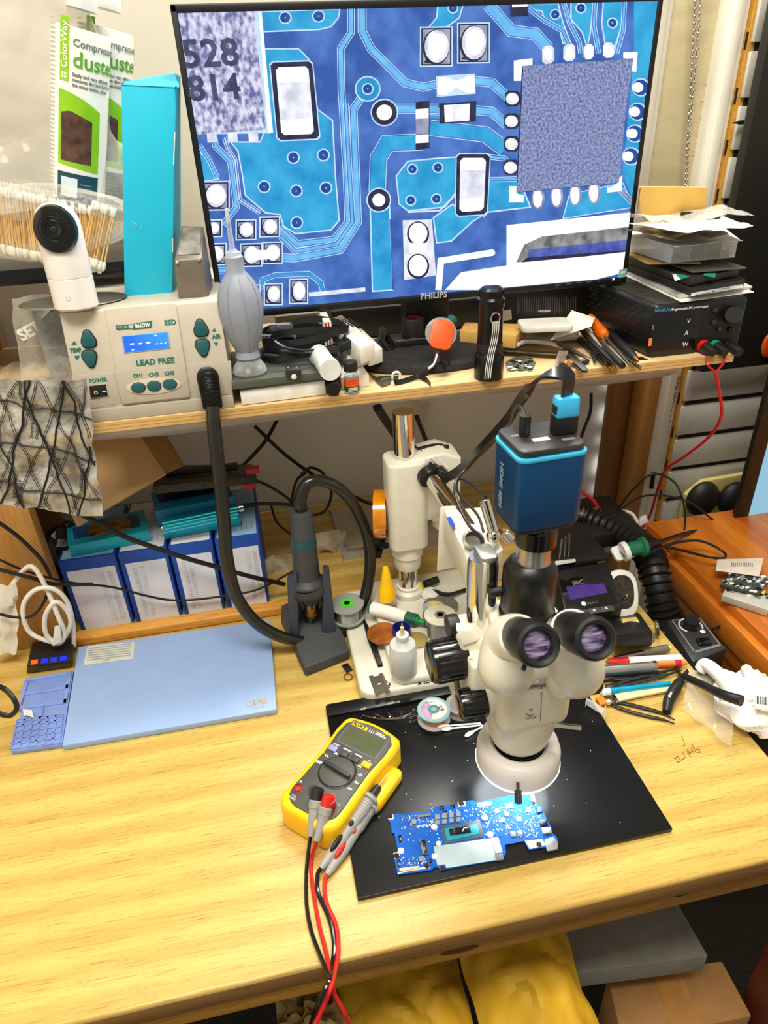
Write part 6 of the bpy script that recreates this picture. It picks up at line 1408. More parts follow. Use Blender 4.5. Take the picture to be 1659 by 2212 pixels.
for l in ([(140,378),(185,372),(190,412),(148,416)],[(710,275),(770,268),(780,305),(716,308)],[(188,690),(228,682),(240,705),(225,730),(196,735)],[(440,800),(470,780),(490,800),(480,812),(300,838),(225,860),(222,850)],[(560,800),(600,795),(610,820),(575,830)],[(1258,590),(1400,575),(1430,625),(1300,655)],[(1270,150),(1300,150),(1308,178),(1278,190)],[(1355,365),(1380,362),(1384,385),(1360,388)],[(1320,270),(1345,268),(1350,295),(1328,295)]):
    part('mounting_pad',l,.00012,PAD,'bare copper pad',bev=0)
for x,y,r in ((160,390,.0024),(741,286,.0024),(212,711,.0024),(462,794,.0022),(587,812,.0020),(1373,620,.0022),(1287,166,.0018),(1369,372,.0015),(1332,283,.0015),(1483,657,.0015),(1443,537,.0013)):
    c=Q(*z8([(x,y)])[0],pz_); kid(t,'screw_hole',lambda b:b.lathe([(0,.00025),(r,.00025),(r*1.35,.0002)],M('hole_dark',(30,14,10),.8),Matrix.Translation(c),16,cap=False),True)
for x,y,r in ((520,480,.0036),(250,675,.0036),(555,615,.0030),(524,720,.0034),(930,405,.0036),(1030,350,.0028),(1110,375,.0028),(1080,422,.0028),(975,540,.0038)):
    c=Q(*z8([(x,y)])[0],pz_); kid(t,'standoff',lambda b:b.lathe([(0,.0012),(r*.4,.0012),(r*.5,.0016),(r*.9,.0016),(r,.0010),(r,0)],SHL,Matrix.Translation(c),20),True,'round metal standoff')
part('connector',[(372,378),(490,358),(495,382),(378,400)],.0016,M('conn_grey',(96,100,100),.4)); part('connector',[(232,812),(398,790),(405,812),(240,835)],.0012,M('conn_cream',(196,190,170),.45),'pale ribbon connector')
part('memory_slot',[(400,578),(450,570),(475,690),(425,700)],.0030,M('slot_steel',(110,112,110),.3,.6)); part('slot_core',[(418,582),(445,578),(465,685),(440,690)],.0034,CHP,'black slot core')
part('chip',[(228,545),(258,540),(262,590),(236,592)],.0016,CHP); part('connector',[(218,745),(238,742),(244,800),(226,800)],.0012,CHP)
part('inductor',[(330,412),(368,408),(374,448),(338,450)],.0024,CMP); part('inductor',[(390,715),(436,710),(442,750),(398,755)],.0024,CMP); part('inductor',[(472,735),(496,732),(500,762),(478,765)],.0020,CHP)
for r_ in range(2):
    for c in range(4):
        x=525+c*57; y=372-c*8+r_*50-(r_*(0)); w_=38; part('inductor',[(x,y),(x+w_,y-4),(x+w_+3,y+(38-r_*8)),(x+2,y+42-r_*8)],.0020,CMP)
for x,y in ((565,305),(655,295),(590,345)): part('chip',[(x,y),(x+32,y-4),(x+36,y+22),(x+3,y+26)],.0014,CHP)
part('chip',[(1095,285),(1155,275),(1168,318),(1108,326)],.0010,SHL,'bright shiny chip'); part('chip',[(870,280),(985,266),(990,298),(875,312)],.0008,SHL,'bright shiny chip')
part('chip',[(1135,515),(1180,508),(1190,550),(1145,556)],.0014,CMP); part('chip',[(1195,505),(1235,500),(1245,545),(1203,550)],.0014,CMP); part('chip',[(1262,318),(1305,312),(1312,352),(1270,358)],.0010,CMP); part('chip',[(1190,395),(1225,390),(1232,425),(1198,430)],.0010,SHL)
part('usb_socket',[(1420,580),(1490,555),(1530,600),(1525,650),(1440,668)],.0030,M('socket_steel',(196,198,198),.3,.7),'steel socket'); part('edge_socket',[(1395,480),(1470,478),(1478,520),(1405,528)],.0026,M('socket_steel',(196,198,198),.3,.7)); part('edge_socket',[(1370,410),(1440,415),(1448,460),(1390,470)],.0020,CHP,'blue-black edge socket'); part('edge_socket',[(1350,310),(1395,312),(1405,350),(1362,360)],.0018,PCB2)
part('edge_socket',[(985,565),(1040,558),(1078,680),(1020,690)],.0010,SHL); part('edge_socket',[(1015,700),(1078,685),(1085,738),(1030,748)],.0024,CMP); part('edge_socket',[(1300,195),(1330,190),(1345,260),(1310,262)],.0016,SHL); part('chip',[(1212,165),(1250,160),(1256,190),(1220,194)],.0012,CHP)
def tiny(b):
    rn=random.Random(12); zo=pz_
    reg=[((860,300),(1380,560),330,.75),((250,380),(480,440),50,.4),((230,470),(600,620),40,.3),((250,720),(480,790),55,.5),((500,300),(860,470),70,.5),((1190,110),(1330,260),26,.5),((330,430),(530,470),40,.4)]
    for (x0,y0),(x1,y1),n,wf in reg:
        for k in range(n):
            x,y=rn.uniform(x0,x1),rn.uniform(y0,y1)
            if 590<x<910 and 430<y<610: continue
            p=Q(*z8([(x,y)])[0],zo); s_=rn.uniform(.0003,.0010); a=rn.choice((0,PI/2))+ -.0
            b.box(-s_,s_,-s_*.55,s_*.55,0,.0005,rn.choice((TINP,TINP,CMP,SHL)) if rn.random()<wf else rn.choice((TINP,CHP,PCB2)),T=Matrix.Translation(p)@Matrix.Rotation(a,4,'Z'))
    for k in range(26):
        x=380+k*6; p=Q(*z8([(x,475-k*.6+8*math.sin(k))])[0],zo); b.box(-.0006,.0006,-.0004,.0004,0,.0002,TINP,T=Matrix.Translation(p))
tn=kid(t,'small_components',tiny,True,'many tiny soldered components'); tn['kind']='stuff'
# ---------------- multimeter
a0,a1=Q(806,1574,.04),Q(664,1752,.04); ax_=(a0-a1); ang_=math.atan2(ax_.y,ax_.x)-PI/2
cen=(a0+a1)/2; cen.z=0; ML=ax_.length*1.0; 
mm=rz(math.degrees(ang_),cen)
t=T('multimeter','yellow and dark grey handheld multimeter lying face up','multimeter',mat=mm)
hw,hl=.0420,ML/2+.010
def mo(s): 
    o=[]
    for k in range(9): a=k/8; x=-1+2*a; o.append((x*(hw-.004)*s,(hl+(-.007+.010*(1-x*x)))*s if 0 else (hl-.004+.008*(1-x*x))*1))
    return o
def oshape(i):
    w_,h=hw-i,hl-i; pts=[]
    for k in range(11): x=1-2*k/10; pts.append((x*(w_-.006),h-.006+.006*(1-x**2)))
    pts+= [(-w_+.001,h-.013),(-w_,h-.03),(-w_+.003,0.010),(-w_+.002,-h*.5),(-w_+.0015,-h+.022)]
    for k in range(7): a=math.radians(180+90*k/6); pts.append((-w_+.020+.0185*math.cos(a),-h+.018+.018*math.sin(a)))
    for k in range(7): a=math.radians(270+90*k/6); pts.append((w_-.020+.0185*math.cos(a),-h+.018+.018*math.sin(a)))
    pts+=[(w_-.0015,-h+.022),(w_-.002,-h*.5),(w_-.003,.010),(w_,h-.03),(w_-.001,h-.013)]
    return pts
kid(t,'holster',lambda b:(b.prism(oshape(0),.0005,.040,YEL,.007,4),b.box(hw-.004,hw+.014,-.012,.046,.004,.022,YEL,.006,3),b.box(hw-.004,hw+.012,-.016,.0,.006,.020,YEL,.004,3)),False,'yellow rubber holster')
MG=M('meter_grey',(72,72,66),.5,var=.05)
kid(t,'face',lambda b:b.prism(oshape(.0075),.030,.0418,MG,.0012,2))
zf=.0418
kid(t,'display_window',lambda b:(b.prism(rrect(-.0285,.0285,hl-.050,hl-.011,.004),zf-.001,zf+.0006,M('window_rim',(120,120,110),.4),.0003),b.prism(rrect(-.0277,.0277,hl-.0492,hl-.0118,.0036),zf,zf+.0007,MG),b.prism([(-.024,hl-.046),(.024,hl-.046),(.0245,hl-.021),(-.0245,hl-.021)],zf,zf+.0009,M('lcd_olive',(84,92,66),.12,spec=.6))),False,'olive grey display')
kid(t,'brand_plate',lambda b:(b.box(-.026,-.004,hl-.0195,hl-.0135,zf,zf+.0009,M('plate_yellow',(255,206,40),.5)),b.text('FLUKE',.0062,INK,frm((-.0245,hl-.0165,zf+.0011)),bold=.0002),b.text('111',.0056,PAP,frm((-.002,hl-.0168,zf+.0009)),bold=.0002),b.text('TRUE RMS\nMULTIMETER',.0026,PAP,frm((.008,hl-.0160,zf+.0009)),bold=.0001)),False,sharp=0)
MGB=M('button_grey',(62,62,60),.55)
for k,(x,mt,nm) in enumerate(((-.024,M('lilac_button',(140,140,190),.5),'HOLD'),(-.008,MGB,'MINMAX'),(.008,MGB,'RANGE'),(.024,M('amber_button',(250,180,20),.5),'Hz'))):
    kid(t,'button',lambda b:b.box(x-.0058,x+.0058,hl-.0655,hl-.0575,zf-.001,zf+.0026,mt,.001),False,('lilac button',None,None,'amber button')[k])
    kid(t,'button_print',lambda b:b.text(nm,.0030,PAP,frm((x,hl-.0545,zf+.0003)),'CENTER',bold=.0001),False,sharp=0)
dcy=-.010
kid(t,'rotary_dial',lambda b:(b.lathe([(.0225,-.001),(.0225,.0006),(.0212,.0012)],BLK,Matrix.Translation((0,dcy,zf)),48,cap=False),b.lathe([(0,.0030),(.0185,.0030),(.0205,.0022),(.0212,.0)],MG,Matrix.Translation((0,dcy,zf)),48),b.box(-.0195,.0195,-.0026,.0026,.002,.0090,M('dial_grey',(50,50,48),.45),.0022,T=Matrix.Translation((0,dcy,zf))@Matrix.Rotation(math.radians(-4)-0.0,4,'Z'))))
def dm(b):
    for a,s_,c in ((178,'OFF',PAP),(152,'V~',PAP),(128,'V=',PAP),(102,'<',PAP),(76,'Ω',PAP),(50,'->|',PAP),(24,'-|(-',PAP),(0,'A~',PAP),(-24,'A=',PAP)):
        r=math.radians(a); b.text(s_,.0048,c,frm((.0275*math.cos(r),dcy+.0268*math.sin(r),zf+.0002)),'CENTER',bold=.0002)
    for a in (152,128): r=math.radians(a); b.text('Hz',.003,M('print_yellow',(220,200,60),.6),frm((.034*math.cos(r),dcy+.032*math.sin(r),zf+.0002)),'CENTER')
    b.text('A',.0045,PAP,frm((-.029,-hl+.0355,zf+.0002)),'CENTER'); b.text('10 A\nFUSED',.0034,PAP,frm((-.024,-hl+.015,zf+.0002)),'CENTER'); b.text('V Ω',.0044,PAP,frm((.024,-hl+.033,zf+.0002)),'CENTER'); b.text('COM',.0038,PAP,frm((0,-hl+.034,zf+.0002)),'CENTER')
kid(t,'dial_print',dm,False,sharp=0)
for x in (-.026,-.002,.021):
    kid(t,'jack',lambda b:(b.lathe([(.0062,-.001),(.0062,.0006),(.0050,.0008)],M('jack_dark_red',(120,16,20),.5) if x!=-.002 else BLK,Matrix.Translation((x,-hl+.0265,zf)),24,cap=False),b.lathe([(0,.0003),(.0026,.0003),(.0030,.0012),(.0036,.0012),(.0042,.0)],RED if x!=-.002 else BLK,Matrix.Translation((x,-hl+.0265,zf)),24)),False)
# leads: plug + lead + probe per colour
LG=M('probe_grey',(156,154,150),.45)
def W(p): return mm@V(p)
def plug(lab,c,cap,jx,path,probe):
    j=W((jx,-hl+.0265,zf)); t=T('test_lead',lab,'test lead',j)
    p0,p1=c
    kid(t,'plug_cap',lambda b:(b.rod(j+V((0,0,.001)),j+V((0,0,.014)),[(0,.0050),(1,.0066)],cap,20),b.rod(p0,p0.lerp(p1,.30),[(0,.0045),(.12,.0072),(1,.0068)],cap,20)),True,'coloured plug end')
    kid(t,'plug_grip',lambda b:(b.rod(p0.lerp(p1,.27),p1,[(0,.0066),(.02,.0076),(.22,.0076),(.25,.0066),(.8,.0046),(1,.0038)],LG,20),[b.rod(p0.lerp(p1,.30+k*.035),p0.lerp(p1,.315+k*.035),[(0,.0080),(1,.0080)],LG,20) for k in range(3)]),True,'grey strain relief')
    kid(t,'lead_wire',lambda b:b.tube([p1]+path,.0021,RED if cap is RED else BLKG,10,8),True)
    q0,q1,off=probe
    d=(q1-q0); 
    kid(t,'probe_body',lambda b:(b.rod(q0,q1,[(0,.0030),(.06,.0044),(.35,.0072),(.62,.0066),(.64,.0074),(.93,.0074),(.94,.0105),(.97,.0105),(1,.0070)],LG,22),[b.rod(q0.lerp(q1,.66+k*.032),q0.lerp(q1,.675+k*.032),[(0,.0080),(1,.0080)],LG,20) for k in range(8)]),True,'grey probe body')
    kid(t,'probe_inset',lambda b:(b.sph((0,0,0),.0042,cap,sz=2.6,sx=.7,T=frm(q0.lerp(q1,.33)+V((-.002,-.003,.0058)),(0,1,0),d)),b.sph((0,0,0),.0026,cap,sz=1.5,T=frm(q0.lerp(q1,.58)+V((.0,-.002,.0058)),(0,1,0),d))),True,'coloured grip mark')
    kid(t,'probe_tip',lambda b:(b.rod(q1,q1+d.normalized()*.014,[(0,.0055),(1,.0042)],cap,16),b.rod(q1+d.normalized()*.014,q1+d.normalized()*.036,[(0,.0010),(.6,.0010),(1,.0001)],STL,10)),True)
    return t
zc_=zf+.016
plug('black test lead with grey probe, plugged in at centre socket',(Q(687,1700,zc_),Q(671,1806,.026)),BLK,-.002,
 [Q(668,1825,.018),Q(662,1880,.004),Q(662,1950,.003),Q(672,2010,.003),Q(690,2060,.004),Q(702,2090,.006),P(716,2120,.33),P(706,2150,.325),P(690,2190,.32),P(668,2240,.315)],(Q(693,1876,.010),Q(803,1720,.024),0))
plug('red test lead with grey probe, plugged in right-hand socket',(Q(712,1716,zc_),Q(684,1816,.026)),RED,.021,
 [Q(680,1830,.018),Q(672,1860,.004),Q(676,1920,.003),Q(690,2000,.003),Q(703,2050,.003),Q(710,2085,.006),P(716,2110,.335),P(722,2145,.33),P(745,2190,.32),P(765,2240,.315)],(Q(706,1890,.006),Q(803,1738,.015),0))
for nm,lab,mt,pts in (('probe_wire','black wire running from the grey probe over the bench edge',BLKG,[Q(693,1876,.010),Q(686,1890,.006),Q(688,1930,.003),Q(712,1985,.003),Q(722,2040,.003),Q(718,2085,.006),P(712,2118,.325),P(690,2160,.315),P(668,2225,.31)]),('probe_wire','red wire running from the grey probe over the bench edge',RED,[Q(706,1890,.006),Q(701,1905,.004),Q(705,1950,.003),Q(726,2000,.003),Q(731,2050,.003),Q(726,2085,.006),P(716,2130,.32),P(700,2170,.315),P(672,2230,.305)])):
    o=one(nm,lab,'wire',lambda b:b.tube(pts,.0023,mt,10,8))
# ---------------- heat pad (blue)
PB=M('pad_periwinkle',(152,180,226),.4,var=.02); PBD=M('pad_periwinkle_deep',(130,156,222),.45)
t=T('heating_pad','light blue separator heating pad with tray section at left','heating pad',Q(320,1500,0))
ph=.010
pc_=[Q(134,1611,ph),Q(598,1532,ph),Q(583,1338,ph),Q(169,1397,ph)]
kid(t,'plate',lambda b:b.hull([v-V((0,0,ph-.0005)) for v in pc_]+pc_,PB,.0015),True)
tray_=[Q(22,1620,ph),Q(133,1605,ph),Q(158,1445,ph),Q(62,1462,ph)]
kid(t,'tray_section',lambda b:b.hull([v-V((0,0,ph-.0007)) for v in tray_]+[v-V((0,0,.002)) for v in tray_],PBD,.001),True,'deeper blue silicone tray')
z9=lambda x,y:(x/2.592,1300+y/2.592)
def trr(b):
    def wall(l,h=.0022,w_=.0012):
        for i in range(len(l)):
            a=Q(*z9(*l[i]),ph); c=Q(*z9(*l[(i+1)%len(l)]),ph); a.z=c.z=ph-.002; b.box(0,(c-a).length,-w_/2,w_/2,0,h,PBD,.0003,T=frm(a,c-a,(0,0,1)))
    def blk(l): 
        q=[Q(*z9(*p),ph) for p in l]; b.hull([v-V((0,0,.0025)) for v in q]+q,PBD,.0005)
    for l in ([(150,425),(395,385),(375,460-45+5),(150,450)],): blk([(145,425),(400,384),(398,400),(142,445)])
    blk([(142,500),(385,460),(382,485),(135,520)]); blk([(105,580),(375,540),(372,565),(103,600)]); blk([(135,440),(160,440),(108,600),(95,600)]); blk([(376,400),(402,392),(372,565),(352,568)])
    blk([(225,590),(245,586),(235,645),(215,650)])
    # waffle area: bars between the cells
    blk([(95,655),(352,625),(350,640),(90,672)])
    c00,c10,c01,c11=(92,660),(356,628),(55,825),(338,790)
    def B(u,v): return (c00[0]*(1-u)*(1-v)+c10[0]*u*(1-v)+c01[0]*(1-u)*v+c11[0]*u*v, c00[1]*(1-u)*(1-v)+c10[1]*u*(1-v)+c01[1]*(1-u)*v+c11[1]*u*v)
    e=.055
    for k in range(7): u=k/6; blk([B(max(0,u-e/2),0),B(min(1,u+e/2),0),B(min(1,u+e/2),1),B(max(0,u-e/2),1)])
    for k in range(6): v=k/5; blk([B(0,max(0,v-e/2)),B(1,max(0,v-e/2)),B(1,min(1,v+e/2)),B(0,min(1,v+e/2))])
kid(t,'tray_walls',trr,True)
kid(t,'control_box',lambda b:b.hull([Q(57,1456,0),Q(152,1443,0),Q(163,1378,0),Q(68,1390,0),Q(58,1440,.022),Q(156,1427,.022),Q(163,1376,.022),Q(72,1388,.022)],BLK,.002),True,'black control box')
kb_=Plane(Q(110,1400,.0225),(0,0,1))
for k,(x,mt) in enumerate(((74,M('btn_orange',(240,90,20),.5,emit=.5)),(96,M('btn_blue',(20,40,220),.5,emit=.4)),(116,MC.get('btn_blue')),(137,MC.get('btn_blue')))):
    mt=mt or MC['btn_blue']; kid(t,'touch_button',lambda b:b.poly([kb_.at(x-8,1436-k*2.6),kb_.at(x+7,1434-k*2.6),kb_.at(x+8,1424-k*2.6),kb_.at(x-7,1426-k*2.6)],mt),True,('orange lit square','blue lit square','blue lit square','blue lit square')[k])
kid(t,'box_print',lambda b:b.text('CPB',.006,PAP,frm(Q(104,1386,.0227),(1,.06,0))),True,sharp=0)
kid(t,'warning_label',lambda b:(b.poly([Q(x,y,ph+.0002) for x,y in ((180,1437),(287,1423),(292,1386),(189,1396))],M('label_beige',(206,206,194),.5)),[b.poly([Q(x,y,ph+.0004) for x,y in ((192-k,1400+k*5),(282,1389+k*5),(282,1391+k*5),(192-k,1402.4+k*5))],M('label_text_grey',(160,164,160),.6)) for k in range(6)],b.text('CPB',.006,INKG,frm(Q(220,1428,ph+.0004),(1,.06,0)))),True,'beige printed label',sharp=0)
kid(t,'corner_logo',lambda b:(b.text('CPB',.0135,M('logo_beige_grey',(178,178,170),.5),frm(Q(530,1522,ph+.0003),(1,.03,0)),xs=1.25,bold=.0010),b.text('BEST BY',.0045,M('logo_beige_grey',(178,178,170),.5),frm(Q(545,1531,ph+.0003),(1,.03,0)))),True,sharp=0)
one('paper_scrap','small torn white paper scrap in blue tray compartment','paper',lambda b:b.sheet(lambda u,v:Q(49+u*20+v*3,1532+v*14+u*2,ph+.002)+V((0,0,.0015*math.sin(u*5)*v)),5,5,PAP,.0004))
# ---------------- things on the microscope base
bz1,bz2=.022,.036
def B1(x,y,z=0): return Q(x,y,bz1+z)
def B2(x,y,z=0): return Q(x,y,bz2+z)
def lthing(name,lab,cat,c,parts):
    t=T(name,lab,cat,c)
    for nm,prof,mt,pl in parts: kid(t,nm,lambda b:b.lathe(prof,mt,None,32),False,pl)
    return t
c=B2(872,1450); lthing('dropper_bottle','clear soft plastic needle bottle half full standing on microscope base','bottle',c,(('bottle',[(0,0),(.0165,0),(.0185,.003),(.0185,.044),(.0170,.050),(.0075,.056),(.0075,.064)],FROST,None),('liquid',[(0,.001),(.0160,.001),(.0174,.004),(.0174,.030),(0,.030)],clear('milky_liquid',(220,222,222),.5,.3),None),('collar',[(.0078,.058),(.0085,.060),(.0085,.066),(.0040,.067),(.0035,.070)],FROST,None),('needle_hub',[(.0030,.066),(.0026,.078),(.0010,.079),(.0008,.084)],M('needle_yellow',(206,200,110),.5),'yellowish needle hub')))
one('tweezers','black pointed tweezers lying on the microscope base','tweezers',lambda b:[b.prism([(0,-.0035),(.06,-.0045),(.085,-.003),(.115,-.0005),(.115,.0005),(.085,.003),(.06,.0045),(0,.0035)],k*.004,k*.004+.0016,BLK,.0005,T=frm(B1(822,1441,.0005),B1(787,1345)-B1(822,1441),(0,0,1))) for k in (0,1)])
one('razor_blade','single edge razor blade lying on the microscope base','blade',lambda b:(b.prism([(-.010,-.019),(-.004,-.019),(-.004,-.016),(.004,-.016),(.004,-.019),(.010,-.019),(.010,.019),(.004,.019),(.004,.016),(-.004,.016),(-.004,.019),(-.010,.019)],0,.0006,M('blade_steel',(130,126,112),.3,.9),0,T=rz(4,B1(819,1478,.0004))),b.box(-.002,.002,-.0010,.0010,.0006,.0007,PAP,T=rz(4,B1(819,1478,.0004))),b.box(.0075,.0105,-.019,.019,.0,.0012,STL,T=rz(4,B1(819,1478,.0004)))))
one('metal_crumbs','little dark metal flakes beside the razor blade','flakes',lambda b:[b.box(-.0015,.0015,-.0008,.0008,0,.0006,BLK,T=rz(k*50,B1(834+(k*7)%9,1472+(k*5)%17,.0003))) for k in range(7)])
tag(bpy.data.objects['metal_crumbs'],None,None,kind='stuff')
for nm,lab,px,py,rz_,R,Hh,fl,core,z in (('solder_spool','grey solder spool with bright green hub standing behind the black hose',752,1312,0,.026,.024,M('spool_grey',(150,158,150),.4),M('solder_wire',(170,172,170),.3,.8),.030),('solder_spool','silver solder spool with pale flange at right of clear bottle',951,1352,0,.023,.036,M('flange_pale',(222,216,196),.4),M('solder_wire',(170,172,170),.3,.8),bz2+.001),):
    c=Q(px,py+20,z); t=T(nm,lab,'spool',c)
    kid(t,'flange',lambda b:b.lathe([(.008,0),(R,0),(R,.002),(.008,.002)],fl,None,40)); kid(t,'flange',lambda b:b.lathe([(.008,Hh),(R,Hh),(R,Hh+.002),(.008,Hh+.002),(.008,Hh)],fl,None,40)); kid(t,'wire_coil',lambda b:b.lathe([(.0075,.002),(R*.80,.002)]+[(R*.80+(.0008 if k%2 else 0),.002+(Hh-.002)*k/24) for k in range(25)]+[(.0075,Hh)],core,None,36)); kid(t,'hub',lambda b:b.lathe([(.0045,0),(.0110 if 'green' in lab else .0080,0),(.0110 if 'green' in lab else .0080,Hh+.003),(.0045,Hh+.003)],M('hub_green',(80,210,60),.4) if 'green' in lab else M('hub_grey',(128,122,108),.5),None,28,cap=False))
for lab,px,py,R,Hh,fl,lbl,z in (('braid wick spool with pink and white label on the mat',937,1553,.0215,.016,M('spool_teal',(150,196,196),.25),True,mz),('small clear spool of copper wire beside the labelled one',993,1535,.0185,.012,CLR,False,mz)):
    c=Q(px,py,z); t=T('wick_spool',lab,'spool',c)
    kid(t,'flange',lambda b:b.lathe([(0,0),(R,0),(R,.0015),(0,.0015)],CLR if not lbl else FROST,None,40)); kid(t,'wire_coil',lambda b:b.lathe([(0,.0015),(R*.72,.0015),(R*.74,Hh*.5),(R*.72,Hh)],M('copper_wire',(190,130,90),.35,.7),None,32)); kid(t,'flange',lambda b:b.lathe([(.006,Hh),(R,Hh),(R,Hh+.0018),(.006,Hh+.0018)],fl,None,40),False,'teal ring flange' if lbl else None)
    if lbl:
        kid(t,'label',lambda b:(b.lathe([(.0075,Hh+.0021),(.0175,Hh+.0021)],PAP,None,40,cap=False),b.prism([(.0170*math.cos(a),.0170*math.sin(a)) for a in [math.radians(110+k*15) for k in range(10)]]+[(.0080*math.cos(a),.0080*math.sin(a)) for a in [math.radians(245-k*15) for k in range(10)]],Hh+.0021,Hh+.0024,M('label_lilac',(216,170,220),.5)),b.text('2.0',.0070,INK,frm((.0085,.003,Hh+.0026),(.3,-1,0)),bold=.0002),b.text('CP-2015',.0030,INK,frm((-.006,.0125,Hh+.0026)))),False,'lilac and white paper label',sharp=0)
        kid(t,'hub',lambda b:b.lathe([(.0040,Hh-.004),(.0040,Hh+.003),(.0070,Hh+.003),(.0074,Hh+.0018)],M('hub_teal',(90,150,150),.3),None,28,cap=False))
    else: kid(t,'hub',lambda b:b.lathe([(.0030,Hh),(.0030,Hh+.006),(.0052,Hh+.006),(.0056,Hh)],STL,None,20,cap=False))
for lab,px,py,mtb,mtl,R,Hh,lidc in (('small blue paste pot without lid on microscope base',868,1380,M('pot_blue',(24,34,120),.4),M('label_yellow_red',(220,170,60),.5,rgb2=(180,50,30),scale=120),.0135,.022,None),('blue flux tin with yellow and blue top beside the white spool',938,1345,M('tin_blue',(40,90,160),.4),M('tin_white_band',(220,224,226),.5),.0165,.026,M('lid_yellow_blue',(246,214,40),.5,rgb2=(60,150,220),scale=60))):
    c=Q(px,py,bz2+.0005); t=T('flux_pot' if lidc is None else 'flux_tin',lab,'pot',c)
    kid(t,'pot',lambda b:b.lathe([(0,0),(R,0),(R,Hh),(R*.88,Hh),(R*.85,.004),(0,.004)],mtb,None,36)); kid(t,'label',lambda b:b.lathe([(R*1.01,.004),(R*1.01,Hh*.55)],mtl,None,36,cap=False))
    if lidc: kid(t,'lid',lambda b:b.lathe([(0,Hh+.003),(R*.98,Hh+.003),(R*1.04,Hh+.002),(R*1.04,Hh-.005)],lidc,None,36),False,'yellow and blue printed lid')
one('rosin_disc','brown round rosin block lying flat on the base','rosin',lambda b:b.lathe([(0,0),(.022,0),(.0235,.002),(.0235,.005),(.019,.006),(0,.005)],M('rosin_brown',(130,74,26),.25,rgb2=(170,96,34),scale=60),Matrix.Translation(B2(828,1372,.0005)),36))
one('foil_disc','flat brownish round lid behind the paste pots','lid',lambda b:b.lathe([(0,0),(.016,0),(.017,.003),(0,.004)],M('olive_lid',(160,140,84),.4),Matrix.Translation(B2(900,1385,.0005)),32))
one('grey_cloth_pad','round dark grey pad at back of the microscope base','pad',lambda b:b.lathe([(0,0),(.026,0),(.027,.004),(.024,.006),(0,.006)],M('grey_felt',(118,110,96),.95,var=.2,scale=200),Matrix.Translation(B2(952,1312,.0005)),24))
one('plastic_dome','small white plastic dome behind the blue flux tin','cap',lambda b:b.sph((0,0,0),.015,WHT,sz=.6,T=Matrix.Translation(B2(930,1283,.004))))
p0,p1=B2(800,1312,.012),B2(900,1340,.012); t=T('flux_syringe','white labelled flux syringe with green cap lying before the pole','syringe',p0)
kid(t,'barrel',lambda b:b.rod(p0,p1,[(0,.0095),(1,.0095)],M('syringe_green',(30,92,66),.3),24),True); kid(t,'label',lambda b:(b.rod(p0.lerp(p1,.04),p0.lerp(p1,.78),[(0,.0100),(1,.0100)],PAP,24)),True,'white label'); kid(t,'cap',lambda b:b.rod(p1,p1+(p1-p0).normalized()*.014,[(0,.007),(.2,.007),(.25,.0045),(1,.0040)],M('cap_green',(20,140,70),.4),16),True,'green cap')
c=Q(838,1330,.0225); t=T('glue_bottle','small clear glue bottle with tall yellow cap','bottle',c)
kid(t,'bottle',lambda b:b.lathe([(0,0),(.014,0),(.0145,.002),(.0145,.030),(.0125,.036)],FROST,None,28,sx=1,sy=.7)); kid(t,'label',lambda b:b.lathe([(.0147,.006),(.0147,.026)],M('glue_label',(226,90,40),.5,rgb2=(60,120,190),scale=90),None,28,cap=False,sx=1,sy=.72),False,'red and blue label'); kid(t,'cap',lambda b:b.lathe([(.0135,.034),(.0135,.050),(.0105,.056),(.0050,.088),(.0035,.092),(0,.092)],M('cap_yellow',(250,196,0),.4),None,28),False,'tall yellow nozzle cap')
# kapton tape on the pole
kc_=P(822,1110,.87); t=T('amber_tape_roll','roll of amber polyimide tape hanging beside the microscope pole','tape roll',kc_)
kid(t,'tape',lambda b:b.lathe([(.024,-.009),(.037,-.009),(.0375,.0),(.037,.009),(.024,.009)],M('amber_tape',(226,140,10),.18,.2,coat=1,var=.15,scale=60),frm(kc_,(0,0,1),(1,-.25,0)),48),True); kid(t,'core',lambda b:b.lathe([(.022,-.0095),(.0245,-.0095),(.0245,.0095),(.022,.0095)],WHT,frm(kc_,(0,0,1),(1,-.25,0)),40,cap=False),True,'white core')
one('black_knob_clamp','black round clamp knob hanging under the tape roll','clamp',lambda b:(b.rod(P(812,1172,.90),P(832,1168,.89),[(0,.014),(1,.013)],BLK,24),b.cyl(P(815,1185,.89),P(812,1200,.89),.009,BLK),b.cyl(P(832,1168,.89),P(850,1163,.886),.004,STL)))
one('capped_stick','yellow cap and black stick lying behind the pole','stick',lambda b:(b.cyl(B2(905,1262,.01),B2(905,1275,.01),.006,M('cap_lemon',(250,230,20),.4)),b.cyl(B2(918,1262,.01),B2(945,1252,.01),.006,BLK)))
one('power_cable','black cord lying across back of the base to the right','cable',lambda b:b.tube([B2(935,1276,.01),B2(970,1284,.01),Q(1010,1274,.04),Q(1060,1275,.03)],.003,CB,8))
one('usb_clip','small black clip with a wire loop beside the base','clip',lambda b:(b.box(-.005,.005,-.008,.008,.0004,.004,BLK,.0008,T=rz(18,Q(750,1445,0))),b.tube([Q(752+9*math.cos(a),1462+7*math.sin(a),.002) for a in [2*PI*k/10 for k in range(11)]],.0007,M('brown_wire',(110,80,44),.4,.5),6,3)))
